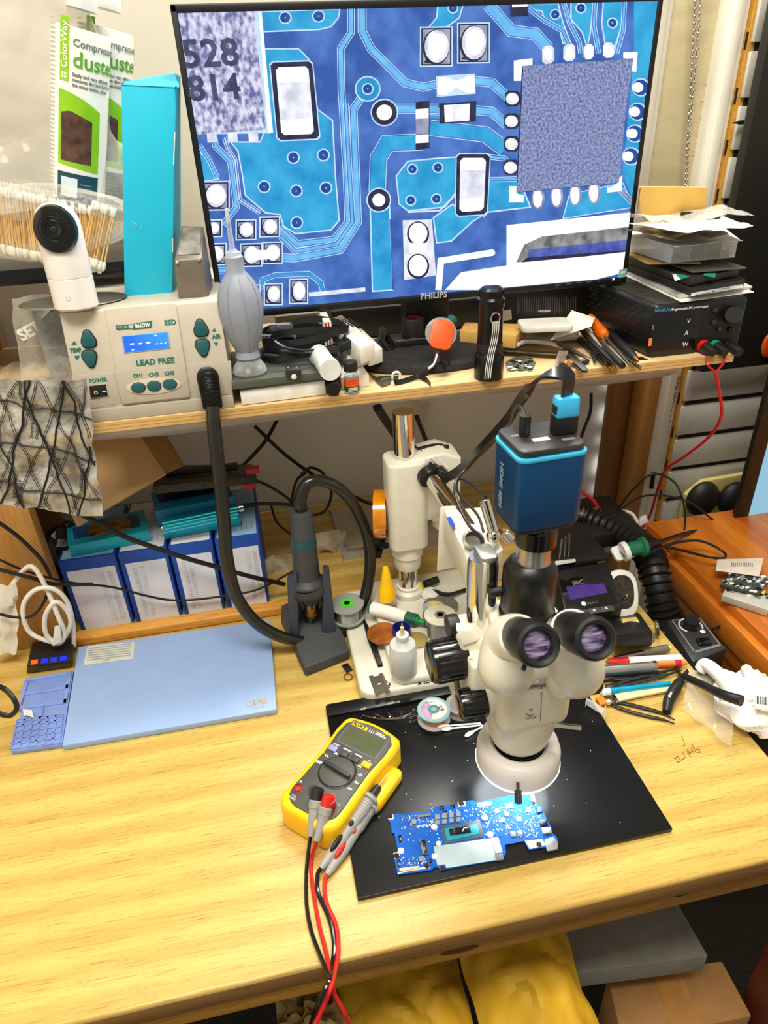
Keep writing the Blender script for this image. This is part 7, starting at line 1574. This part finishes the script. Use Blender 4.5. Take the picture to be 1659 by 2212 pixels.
# swabs on the mat
for lab,a,c in (('cotton swab on the mat, upper one left of ring light',(950,1569),(1038,1562)),('cotton swab on the mat, lower of the parallel pair',(958,1575),(1042,1566)),('cotton swab on the mat pointing down left, fat tip',(1008,1588),(1048,1566))):
    p0,p1=Q(*a,mz+.003),Q(*c,mz+.003); t=T('used_swab',lab,'cotton swab',p0)
    kid(t,'stick',lambda b:b.cyl(p0,p1,.0011,WHT,n=8),True); kid(t,'cotton_tip',lambda b:b.rod(p0-(p1-p0).normalized()*.003,p0+(p1-p0).normalized()*.012,[(0,.0008),(.2,.0026),(.6,.0028),(1,.0013)],SWW,12),True)
def wires(b):
    rn=random.Random(3)
    for k in range(4): b.tube([Q(782+k*28,1545-k*3,mz+.002),Q(822+k*16,1553+k*2-3*k,mz+.002),Q(872+k*8,1552-k*6,mz+.002),Q(900-k*3,1545-k*4,mz+.003)],.0005,STL,5,6)
    b.tube([Q(905,1552,mz+.002),Q(885,1560,mz+.004),Q(905,1530,mz+.01),Q(925,1520,mz+.012)],.0004,STL,5,6)
one('wire_offcuts','thin silver wire offcuts lying at the top of the mat','wire',wires)
for k,(x,y) in enumerate(((808,1551),(842,1548))): one('tiny_chip',('small square chip on the mat, left one','small square chip on the mat, right one')[k],'chip',lambda b:b.box(-.002,.002,-.002,.002,0,.0012,STL,.0003,T=rz(20,Q(x,y,mz+.0003))))
one('needle_cap','clear plastic syringe flange lying at right mat edge','plastic piece',lambda b:(b.rod(Q(1268,1515,.013),Q(1305,1538,.012),[(0,.0045),(1,.0045)],CLR,16),b.prism(rrect(-.009,.009,-.004,.004,.003),0,.0015,CLR,T=frm(Q(1305,1538,.012),(0,1,.3),(1,-.6,0))),b.prism(rrect(-.007,.007,-.005,.005,.003),0,.0015,CLR,T=frm(Q(1268,1515,.013),(0,1,.3),(-1,.6,0)))))
# ---------------- right side: pens and tools
def pen(name,lab,cat,a,c,segs,z=.006,grp=None):
    p0,p1=Q(*a,z),Q(*c,z); t=T(name,lab,cat,p0)
    for nm,t0,t1,r0_,r1_,mt,pl in segs: kid(t,nm,lambda b:b.rod(p0.lerp(p1,t0),p0.lerp(p1,t1),[(0,r0_),(1,r1_)],mt,18),True,pl)
    return t
pen('steel_stylus','grey flat metal tool with pale yellow tip, topmost in the row','tool',(1325,1424),(1452,1398),(('shaft',0,.6,.004,.005,STL,None),('plate',.5,.92,.006,.006,M('zinc',(128,124,112),.4,.6),None),('tip',.80,.97,.004,.003,M('cream_tip',(240,216,120),.5),'pale yellow tip')),z=.010)
pen('marker','white pen with red cap lying right of the eyepieces','pen',(1308,1430),(1471,1422),(('tip',0,.06,.001,.004,STL,None),('cap',.04,.30,.0055,.0062,RED,'red cap'),('barrel',.30,1,.0062,.0058,WHT,None)),z=.012)
pen('steel_pen','thick satin silver pen with orange tail','pen',(1290,1450),(1412,1440),(('barrel',0,1,.0082,.0082,M('satin_silver',(190,188,184),.25,.9),None),('end_ring',.97,1.04,.0088,.0088,CHR,None)),z=.010)
pen('precision_knife','orange and white slim handle with red end beside silver pen','tool',(1408,1436),(1480,1432),(('handle',0,.75,.0045,.0045,M('amber_handle',(226,120,30),.4),None),('stripe',.05,.7,.0040,.0040,WHT,None),('collar',.68,.86,.0066,.0066,M('ruby',(190,20,50),.3),'ruby red collar'),('tip',.86,1.06,.0030,.0024,M('amber_tip',(240,140,20),.4),None)),z=.008)
pen('cyan_brush','slim cyan blue metal handle lying above the wooden brush','tool',(1298,1495),(1448,1477),(('ferrule',0,.13,.0045,.0045,WHT,'white ferrule'),('handle',.13,1,.0042,.0038,M('cyan_handle',(0,160,206),.3,.3),None)),z=.008)
t=T('wooden_brush','small flat brush with pale wooden handle and amber bristles','brush',Q(1300,1510,.004))
kid(t,'handle',lambda b:b.prism([(.0,-.007),(.03,-.006),(.06,-.0065),(.085,-.007),(.093,-.003),(.093,.003),(.085,.007),(.06,.006),(.03,.005),(0,.007)],0,.004,M('pale_wood',(230,208,158),.6),.001,T=frm(Q(1328,1511,.003),Q(1448,1486,.003)-Q(1328,1511,.003),(0,0,1))),True)
kid(t,'ferrule',lambda b:b.box(-.014,.003,-.008,.008,-.0005,.0055,CHR,.001,T=frm(Q(1326,1511,.003),Q(1448,1486,.003)-Q(1328,1511,.003),(0,0,1))),True,'chrome ferrule')
kid(t,'bristles',lambda b:b.box(-.024,-.013,-.007,.007,.0,.004,M('amber_bristle',(216,130,24),.8),.001,T=frm(Q(1326,1511,.003),Q(1448,1486,.003)-Q(1328,1511,.003),(0,0,1))),True,'amber bristles')
def tw(lab,a,c,spread=.006,curve=0,z=.003,mt=BLK,w_=.0045):
    def f(b):
        p0,p1=Q(*a,z),Q(*c,z); d=p1-p0; L_=d.length; m=frm(p0,d,(0,0,1))
        for s in (-1,1):
            pts=[(0,0),(L_*.3,s*spread*.9),(L_*.62,s*spread),(L_*.84,s*spread*.8),(L_*1.0,s*spread*.5+curve)]
            sp=smoothpath([V((x,y,0)) for x,y in pts],6); n=len(sp)
            up=[];dn=[]
            for i,p in enumerate(sp):
                u=i/(n-1); ww=w_*(.75 if u<.05 else 1 if u<.6 else max(.1,(1-u)/.4)); up.append((p.x,p.y+ww/2)); dn.append((p.x,p.y-ww/2))
            b.prism(up+dn[::-1],0,.0022,mt,.0004,T=m)
        b.box(-.002,.016,-.004,.004,0,.0045,mt,.001,T=m)
    return one('tweezers',lab,'tweezers',f)
tw('long black tweezers lying between silver pen and cyan handle',(1312,1487),(1470,1447),.004,0,.004)
tw('black tweezers, darkest ones just under the silver pen',(1300,1470),(1440,1455),.003,0,.003)
tw('open curved black tweezers nearest the mat corner',(1305,1516),(1458,1556),.0065,-.004,.002)
t=T('side_cutters','black handled cutter standing open with dark jaws','cutters',Q(1440,1530,0))
CT=[Q(1440,1538,.006),Q(1446,1510,.010),Q(1462,1482,.013),Q(1470,1470,.013)]
kid(t,'handle',lambda b:b.tube(CT,lambda u:.0055+.002*math.sin(u*PI),BLK,14,6),True)
kid(t,'handle',lambda b:b.tube([Q(1476,1460,.012),Q(1515,1478,.026),Q(1560,1500,.052),Q(1602,1514,.060)],lambda u:.0045+.0025*u,BLK,14,6),True,'second black handle over the bag')
kid(t,'jaws',lambda b:(b.prism([(-.004,0),(.004,0),(.003,.016),(-.001,.020)],0,.003,M('jaw_steel',(60,56,54),.35,.8),.0005,T=frm(Q(1474,1466,.010),Q(1490,1440,.012)-Q(1474,1466,.010),(0,0,1))@Matrix.Rotation(-PI/2,4,'Z')),b.tube([Q(1474,1468,.011),Q(1466,1450,.010),Q(1462,1440,.009)],.0022,M('jaw_steel',(60,56,54),.35,.8),8)),True,'dark steel jaws')
kid(t,'handle_mark',lambda b:b.text('nlcoi',.0048,PAP,frm(Q(1445,1506,.0185),Q(1452,1490,.02)-Q(1445,1506,.02),(0,-.2,1)),bold=.0002),True,sharp=0)
# gloves in a clear bag
GLV=M('white_nitrile',(238,234,228),.5,var=.03)
gc=Q(1600,1545,.0)
t=T('white_gloves','bundle of white gloves sticking out of a clear bag at right','gloves',gc)
def gl(b):
    def fn(u,v):
        a=u*2*PI; ph_=v*PI; d=V((math.cos(a)*math.sin(ph_),math.sin(a)*math.sin(ph_),-math.cos(ph_)))
        p=gc+V((.018,.0,.020))+V((d.x*.050,d.y*.052,d.z*.020)); n=nz3(d*2.2)*.012; n2=nz3(d*6)*.003; q=p+n+n2; q.z=max(q.z,.0008); return q
    b.sheet(fn,48,24,GLV,0,True)
kid(t,'palm_bundle',gl,True,sharp=.8)
for pts,r in (([Q(1600,1520,.030),Q(1560,1465,.034),Q(1525,1436,.030),Q(1512,1448,.020)],.0105),([Q(1620,1520,.03),Q(1600,1475,.036),Q(1560,1455,.030)],.0095),([Q(1640,1530,.03),Q(1625,1470,.038),Q(1612,1445,.034)],.0095),([Q(1650,1560,.02),Q(1662,1590,.008)],.016)):
    kid(t,'glove_finger',lambda b:b.tube(pts,lambda u:r*(1-.25*u),GLV,16,8),True)
kid(t,'barcode_sticker',lambda b:(b.hull([Q(x,y,.045) for x,y in ((1628,1530),(1668,1540),(1668,1500),(1630,1496))]+[Q(x,y,.0455) for x,y in ((1628,1530),(1668,1540),(1668,1500),(1630,1496))],PAP),[b.poly([Q(1632+k*3,1503+k*.4,.0458),Q(1633.4+k*3+(k%2)*.8,1503+k*.4,.0458),Q(1633.4+k*3+(k%2)*.8,1520+k*.4,.0458),Q(1632+k*3,1520+k*.4,.0458)],INK) for k in range(10)]),True,'barcode sticker',sharp=0)
one('clear_bag','clear plastic bag spilling toward the bench from the white gloves','bag',lambda b:b.sheet(lambda u,v:Q(1485+u*95-v*10*(1-u),1445+v*85+u*v*85+u*25*(1-v),.004+.028*u*(1-.6*v)+.006*math.sin(v*PI))+nz3((u*5,v*4,6))*.004,22,22,FILM),sharp=.3)
# ---------------- soldering station (right back)
t=T('soldering_station','black soldering station with blue lit screen behind the microscope','soldering station',Q(1270,1350,0))
s0=[Q(1232,1342,.0),Q(1350,1322,.0)]; yf=s0[0].y
sa,sb_=P(1235,1336,.70),P(1348,1318,.70); 
f1=[P(1222,1330,.72),P(1345,1312,.72),P(1315,1212,.80),P(1198,1232,.80)]
fd=V((.0,.10,-.02))
kid(t,'housing',lambda b:b.hull([f1[0]+V((0,0,-.02)),f1[1]+V((0,0,-.02)),V((f1[1].x,.88,.001)),V((f1[0].x,.88,.001)),f1[0],f1[1],f1[2]+V((0,.0,0)),f1[3]],BLK,.003) and b.hull([f1[3],f1[2],f1[2]+V((0,.08,0)),f1[3]+V((0,.08,0)),f1[3]+V((0,.0,.012)),f1[2]+V((0,0,.012)),f1[2]+V((0,.08,.012)),f1[3]+V((0,.08,.012))],BLK,.003) and b.box(f1[0].x,f1[1].x,.80,.88,.001,f1[2].z-.002,BLK,.003),True)
jp=Plane(f1[0],(f1[1]-f1[0]).cross(f1[3]-f1[0]))
kid(t,'screen_glass',lambda b:b.hull([jp.at(*p,.0002) for p in ((1226,1322),(1336,1302),(1306,1238),(1208,1252))]+[jp.at(*p,.0016) for p in ((1226,1322),(1336,1302),(1306,1238),(1208,1252))],BLKG,.0005),True)
kid(t,'lcd',lambda b:b.poly([jp.at(*p,.0019) for p in ((1232,1296),(1313,1280),(1302,1256),(1222,1268))],glow('jbc_blue',(30,34,120),(90,50,120),16,1.0)),True,'dim blue violet display')
kid(t,'lettering',lambda b:(b.text('JBC',.0105,INKG,jp.frame(1237,1260,1275,1254,.0019)[0],bold=.0003,xs=1.2),b.prism(circ(0,0,.004,16),0,.0002,PAP,T=jp.frame(1261,1304,1270,1302,.0018)[0]),b.text('READY',.006,INKG,jp.frame(1269,1304,1290,1300,.0019)[0])),True,sharp=0)
for x,s_ in ((1257,'v'),(1285,'='),(1312,'^')): kid(t,'key',lambda b:(b.box(-.010,.010,-.005,.005,0,.0014,DGR,.0006,T=jp.frame(x,1324-(x-1257)*.16,x+10,1322.4-(x-1257)*.16,.0004)[0]),b.text(s_,.008,PAP,jp.frame(x-4,1324-(x-1257)*.16,x+10,1322-(x-1257)*.16,.0021)[0],bold=.0003)),True)
one('tip_holder','small white holder with metal tips on top of the station','holder',lambda b:(b.hull([P(1197,1228,.80),P(1246,1222,.80),P(1246,1218,.83),P(1200,1222,.83),P(1197,1214,.80),P(1244,1208,.80),P(1243,1200,.83),P(1200,1206,.83)],WHT,.002),[b.cyl(P(1208+k*10,1210,.812),P(1214+k*8,1165-k*6,.815),.0016,STL,n=8) for k in range(3)]))
one('cartridge_rack','dark rack of soldering cartridges behind the white tip holder','rack',lambda b:[b.cyl(P(1248+k*24,1206-k*3,.84),P(1268+k*24,1196-k*3,.85),.008,M('rack_dark',(66,64,58),.4),n=14) for k in range(3)])
# white iron stand
t=T('iron_stand','white oval iron stand with dark opening beside the screen','iron stand',P(1345,1325,.72))
wf=Plane(P(1340,1280,.76),(0,-.75,.66))
def ov(cx_,cy_,a,bb,e=2.6,n=28):
    return [(cx_+a*abs(math.cos(2*PI*k/n))**(2/e)*(1 if math.cos(2*PI*k/n)>=0 else -1),cy_+bb*abs(math.sin(2*PI*k/n))**(2/e)*(1 if math.sin(2*PI*k/n)>=0 else -1)) for k in range(n)]
m_,_=wf.frame(1343,1282,1363,1280)
kid(t,'face',lambda b:b.prism(ov(0,0,.026,.037),-.018,.004,WHT,.003,T=m_@Matrix.Rotation(-.12,4,'Z')),True)
kid(t,'opening',lambda b:(b.prism(ov(0,.002,.018,.026),.004,.0046,M('brass_wool_shadow',(60,54,36),.8,rgb2=(20,18,14),scale=120),T=m_@Matrix.Rotation(-.12,4,'Z')),b.cyl(m_@V((-.002,-.010,.005)),m_@V((.002,-.004,.012)),.0022,CHR)),True,'dark opening')
t=T('sponge_tray','black tray holding a yellow sponge in front of iron stand','tray',Q(1370,1400,0))
kid(t,'tray',lambda b:b.hull([P(1325,1400,.66),P(1408,1396,.66),P(1405,1378,.74),P(1320,1385,.74),P(1322,1372,.66),P(1410,1362,.66),P(1380,1322,.74),P(1310,1335,.74)],BLK,.003),True)
kid(t,'sponge',lambda b:b.hull([P(x,y,yy)+V((0,0,dz)) for dz in (0,.004) for x,y,yy in ((1348,1365,.68),(1390,1358,.68),(1374,1336,.72),(1340,1340,.72))],M('sponge_yellow',(216,194,110),.9,bump=.3,scale=200),.002),True,'yellow sponge')
one('sponge_side_clip','small brown metal wheel clip beside the sponge tray','clip',lambda b:(b.lathe([(.006,0),(.012,0),(.012,.004),(.006,.004)],M('brown_steel',(90,78,64),.35,.6),frm(P(1416,1357,.70),(0,0,1),(1,-.4,.2)),24),b.cyl(P(1412,1368,.695),P(1408,1388,.69),.003,GRY)))
# corrugated fume hose
t=T('fume_hose','thick black corrugated fume extraction hose standing behind tools','hose',P(1430,1330,.80))
hp_=[P(1440,1345,.78),P(1425,1285,.80),P(1412,1230,.83),P(1395,1190,.87),P(1340,1150,.93),P(1270,1120,.98),P(1215,1105,1.0),P(1150,1110,1.02)]
def fh(b):
    sp=smoothpath(hp_,14); b.tube(sp,.021,RUB,20,0); 
    acc=0; last=sp[0]
    for i in range(1,len(sp)-1):
        if (sp[i]-last).length>.010: 
            last=sp[i]; b.lathe([(.020,-.003),(.0265,0),(.020,.003)],RUB,frm(sp[i],(1,0,0),sp[i+1]-sp[i-1]),22,cap=False)
kid(t,'hose',fh,True)
kid(t,'mouth',lambda b:b.rod(P(1440,1345,.78),P(1437,1325,.785),[(0,.03),(1,.028)],BLK,24),True)
t=T('soldering_iron','green soldering iron grip in white holder at the back right','handle',P(1370,1190,.82))
kid(t,'holder',lambda b:(b.prism(rrect(-.018,.020,-.013,.013,.006),-.004,.004,WHT,.002,T=frm(P(1345,1193,.83),(1,.1,.1),(0,-.5,.9))),b.lathe([(.012,-.006),(.016,-.006),(.016,.002),(.012,.002)],WHT,frm(P(1352,1190,.82),(0,0,1),(1,0,.25)),24)),True,'white holder')
kid(t,'grip',lambda b:b.rod(P(1345,1190,.82),P(1392,1180,.82),[(0,.011),(.8,.012),(.85,.016),(1,.016)],M('grip_green',(20,106,70),.4),22),True); kid(t,'bore',lambda b:b.rod(P(1389,1181,.82),P(1400,1178,.82),[(0,.011),(1,.010)],BLK,16),True)
# black controller in the gap
t=T('fan_controller','black speed controller box with dial and printed outline','controller',Q(1510,1400,-.02))
fc=[Q(1497,1430,-.005),Q(1571,1400,-.005),Q(1500,1330,-.005),Q(1440,1340,-.005)]
kid(t,'case',lambda b:b.hull([v-V((0,0,.055)) for v in fc]+fc,M('controller_black',(44,46,46),.45,var=.1),.003),True)
kp=Plane((0,0,-.0046),(0,0,1))
def cpr(b):
    l=[(1500,1408),(1555,1392),(1512,1336),(1452,1340)]
    for i in range(4):
        a,c=kp.at(*l[i]),kp.at(*l[(i+1)%4]); b.box(0,(c-a).length,-.0012 if i else -.003,.0012,0,.0003,INKG if i else GRY,T=frm(a,c-a,(0,0,1)))
    c=kp.at(1492,1352); b.tube([c+V((.017*math.cos(a),.017*math.sin(a),.0002)) for a in [math.radians(-40+k*26) for k in range(11)]],.0012,WHT,6,3)
    b.sph(kp.at(1518,1364),.004,WHT,sz=.2)
kid(t,'printed_outline',cpr,True,'pale printed outline'); kid(t,'dial',lambda b:b.lathe([(0,.012),(.011,.012),(.013,0)],BLK,Matrix.Translation(kp.at(1492,1352)),28),True); kid(t,'rocker_switch',lambda b:b.box(-.010,.010,-.007,.007,0,.004,BLKG,.001,T=rz(-8,kp.at(1520,1388))),True)
# black monitor at far right
t=T('second_monitor','black monitor edge with pale blue screen at the right','monitor',P(1600,1210,.93))
m0,m1,m2,m3=P(1562,1212,.93),P(1700,1185,.93),P(1700,740,.93),P(1655,812,.93)
mx=m0.x; mzb=m0.z; mzt=.385
kid(t,'housing',lambda b:b.box(mx+.006,1.3,.933,.945,mzb+.004,.60,BLK,.001),True)
kid(t,'bezel',lambda b:(b.box(mx,P(1594,1194,.93).x,.928,.934,mzb,.60,M('bezel_dark',(20,20,19),.35),.001),b.box(mx,1.3,.928,.934,mzb,P(1620,1185,.93).z,M('bezel_dark',(20,20,19),.35),.001)),True)
kid(t,'screen',lambda b:b.poly([V((P(1594,1194,.93).x,.9305,P(1620,1185,.93).z)),V((1.29,.9305,P(1620,1185,.93).z)),V((1.29,.9305,.59)),V((P(1594,1194,.93).x,.9305,.59))],glow('desktop_blue',(128,178,206),(150,196,216),3,.95)),True,'lit pale blue screen')
kid(t,'taskbar_icons',lambda b:[b.prism(circ(0,0,.0042,12),0,.0002,glow(('ic_blue','ic_blue2','ic_olive','ic_navy')[k],((30,130,210),(70,120,190),(150,160,100),(20,80,180))[k]),T=Plane((0,.930,0),(0,-1,0)).frame(1602+k*15,1178-k*3,1612+k*15,1176-k*3,.0003)[0]) for k in range(4)],True)
one('orange_ball','orange rounded ball peeking in at right edge','knob',lambda b:b.sph(P(1662,745,1.09),.016,ORG,sy=.4,sz=1.5,n=20))
# things on the side desk
sz_=.031
def sb2(name,lab,cat,q,h,mt,extra=None,z=sz_):
    t=T(name,lab,cat,Q(*q[0],z)); kid(t,'body',lambda b:tslab(b,q,z+h,h-.0003,mt,.0006),True)
    if extra: kid(t,'detail',extra,True)
rn_=random.Random(21)
def comp(q,z,n,ms):
    def f(b):
        for k in range(n):
            u,v=rn_.random(),rn_.random(); p=Q(*q[0],z).lerp(Q(*q[1],z),u).lerp(Q(*q[3],z).lerp(Q(*q[2],z),u),v); s_=rn_.uniform(.001,.004); b.box(-s_,s_,-s_*.6,s_*.6,0,.002,rn_.choice(ms),T=Matrix.Translation(p))
    return f
q=[(1560,1285),(1660,1318),(1680,1290),(1575,1255)]; sb2('optical_drive','pale slim drive with yellow sticker on the side desk','drive',q,.012,M('drive_pale',(196,192,178),.4,.3),lambda b:(comp([(1565,1278),(1655,1305),(1670,1290),(1575,1258)],sz_+.012,20,(WHT,GRY,BLK))(b),b.hull([Q(x,y,sz_+.0125) for x,y in ((1632,1279),(1650,1283),(1654,1276),(1636,1272))]+[Q(x,y,sz_+.0135) for x,y in ((1632,1279),(1650,1283),(1654,1276),(1636,1272))],M('sticker_yellow',(250,230,40),.5))))
q=[(1556,1262),(1640,1282),(1665,1250),(1580,1228)]; sb2('salvaged_board','dark circuit board with white connectors on the side desk','circuit board',q,.006,M('board_dark_green',(50,56,44),.5),comp(q,sz_+.020,60,(WHT,GRY,PAP,BLK)),z=sz_+.014)
q=[(1546,1232),(1640,1245),(1650,1205),(1550,1208)]; sb2('printed_slip','beige printed paper slip hanging over boards on side desk','paper',q,.001,M('slip_beige',(216,202,186),.7),lambda b:[b.poly([Q(x,1214+k%3,sz_+.0232),Q(x+2,1214+k%3,sz_+.0232),Q(x+2,1224,sz_+.0232),Q(x,1224,sz_+.0232)],INKG) for k,x in enumerate(range(1580,1625,4))],z=sz_+.022)
# socket board at the back right
one('cream_socket_board','cream rounded board behind dark sockets at back right','board',lambda b:b.prism([(0,0),(.20,0),(.20,.10),(.035,.095),(0,.065)],0,.015,M('cream_board',(226,204,130),.5),.006,T=frm(P(1462,1120,1.13),(1,0,0),(0,-1,0))))
for k,x in enumerate((1518,1585)): one('dark_socket',('round dark plug block at the back right, left one','round dark plug block at the back right, right one')[k],'plug',lambda b:b.sph(P(x,1078,1.08),.036,M('plug_black',(26,26,24),.5),sy=.6,sz=1.1))
# cable tangle right back
for lab,pts,r,mt in (('black wire arching high over the clutter at back right',[(1335,1100,.98),(1365,1060,.97),(1410,1024,.96),(1455,1040,.95),(1475,1080,.93),(1480,1130,.92),(1470,1180,.90),(1460,1260,.86),(1470,1330,.80)],.0019,CB),
 ('black wire arching low beneath the higher one',[(1335,1105,.98),(1380,1075,.97),(1430,1070,.95),(1490,1085,.94),(1530,1115,.93),(1560,1140,.95)],.0019,CB),
 ('black looped cable reaching toward second monitor corner',[(1400,1195,.82),(1450,1175,.84),(1510,1168,.84),(1560,1190,.82),(1565,1205,.80),(1530,1203,.80),(1470,1188,.84),(1430,1180,.86)],.0022,CB),
 ('black cord curving down from the side desk to the controller',[(1582,1215,.80),(1590,1270,.74),(1585,1310,.72),(1565,1345,.71),(1540,1360,.70)],.0020,CB),
 ('thick black cable from the green handle going right',[(1398,1180,.82),(1440,1165,.86),(1490,1150,.90),(1550,1140,.95),(1600,1140,1.0)],.0035,CB),
 ('second thick black cable bunched at back right',[(1395,1150,.95),(1440,1135,.97),(1500,1125,.99),(1560,1120,1.0)],.004,CB),
 ('black cord hanging on the wall behind the blue cube camera',[(1277,850,1.2),(1275,890,1.2),(1262,925,1.19),(1250,960,1.18)],.0034,CB),
 ('white cord peeking out of the clutter behind the station',[(1340,1100,.99),(1365,1110,.98),(1378,1130,.97)],.003,CWH)):
    one('cable' if mt is CB else 'white_cable',lab,'cable',lambda b:b.tube([P(*p) for p in pts],r,mt,8,8))
one('red_lead','thick red lead running behind the blue cube camera','wire',lambda b:b.tube([P(1255,1062,1.0),P(1280,1080,.99),P(1300,1110,.98),P(1330,1140,.97),P(1355,1160,.96)],.0034,M('red_wire',(196,22,30),.35),8,8))
one('white_plug','white plastic plug among cables at the back right','plug',lambda b:b.hull([P(1378,1140,.96),P(1402,1130,.96),P(1402,1128,.98),P(1378,1138,.98),P(1382,1118,.96),P(1395,1112,.96),P(1395,1110,.98),P(1382,1116,.98)],WHT,.003))
for k,(x,y) in enumerate(((1255,1108),(1285,1108),(1318,1140),(1345,1150))): one('shiny_ball','round dark shiny knob in the back clutter, number %s from the left'%('one','two','three','four')[k] if 0 else ('leftmost','second from left','third from left','rightmost')[k]+' of the round shiny knobs in dark back clutter','knob',lambda b:b.sph(P(x,y,.98),.014,M('knob_olive',(110,104,88),.25,.4),sz=.7))
one('dark_clutter_box','black equipment box behind the soldering station','box',lambda b:b.box(P(1185,1200,.92).x,P(1380,1200,.92).x,.92,1.05,.001,P(1260,1160,.92).z,M('equip_black',(24,23,20),.5),.006))
one('oval_tray','brown-grey oval dish behind the soldering station','dish',lambda b:b.sph(P(1215,1185,.90),.035,M('dish_taupe',(112,98,80),.35),sy=.7,sz=.35))
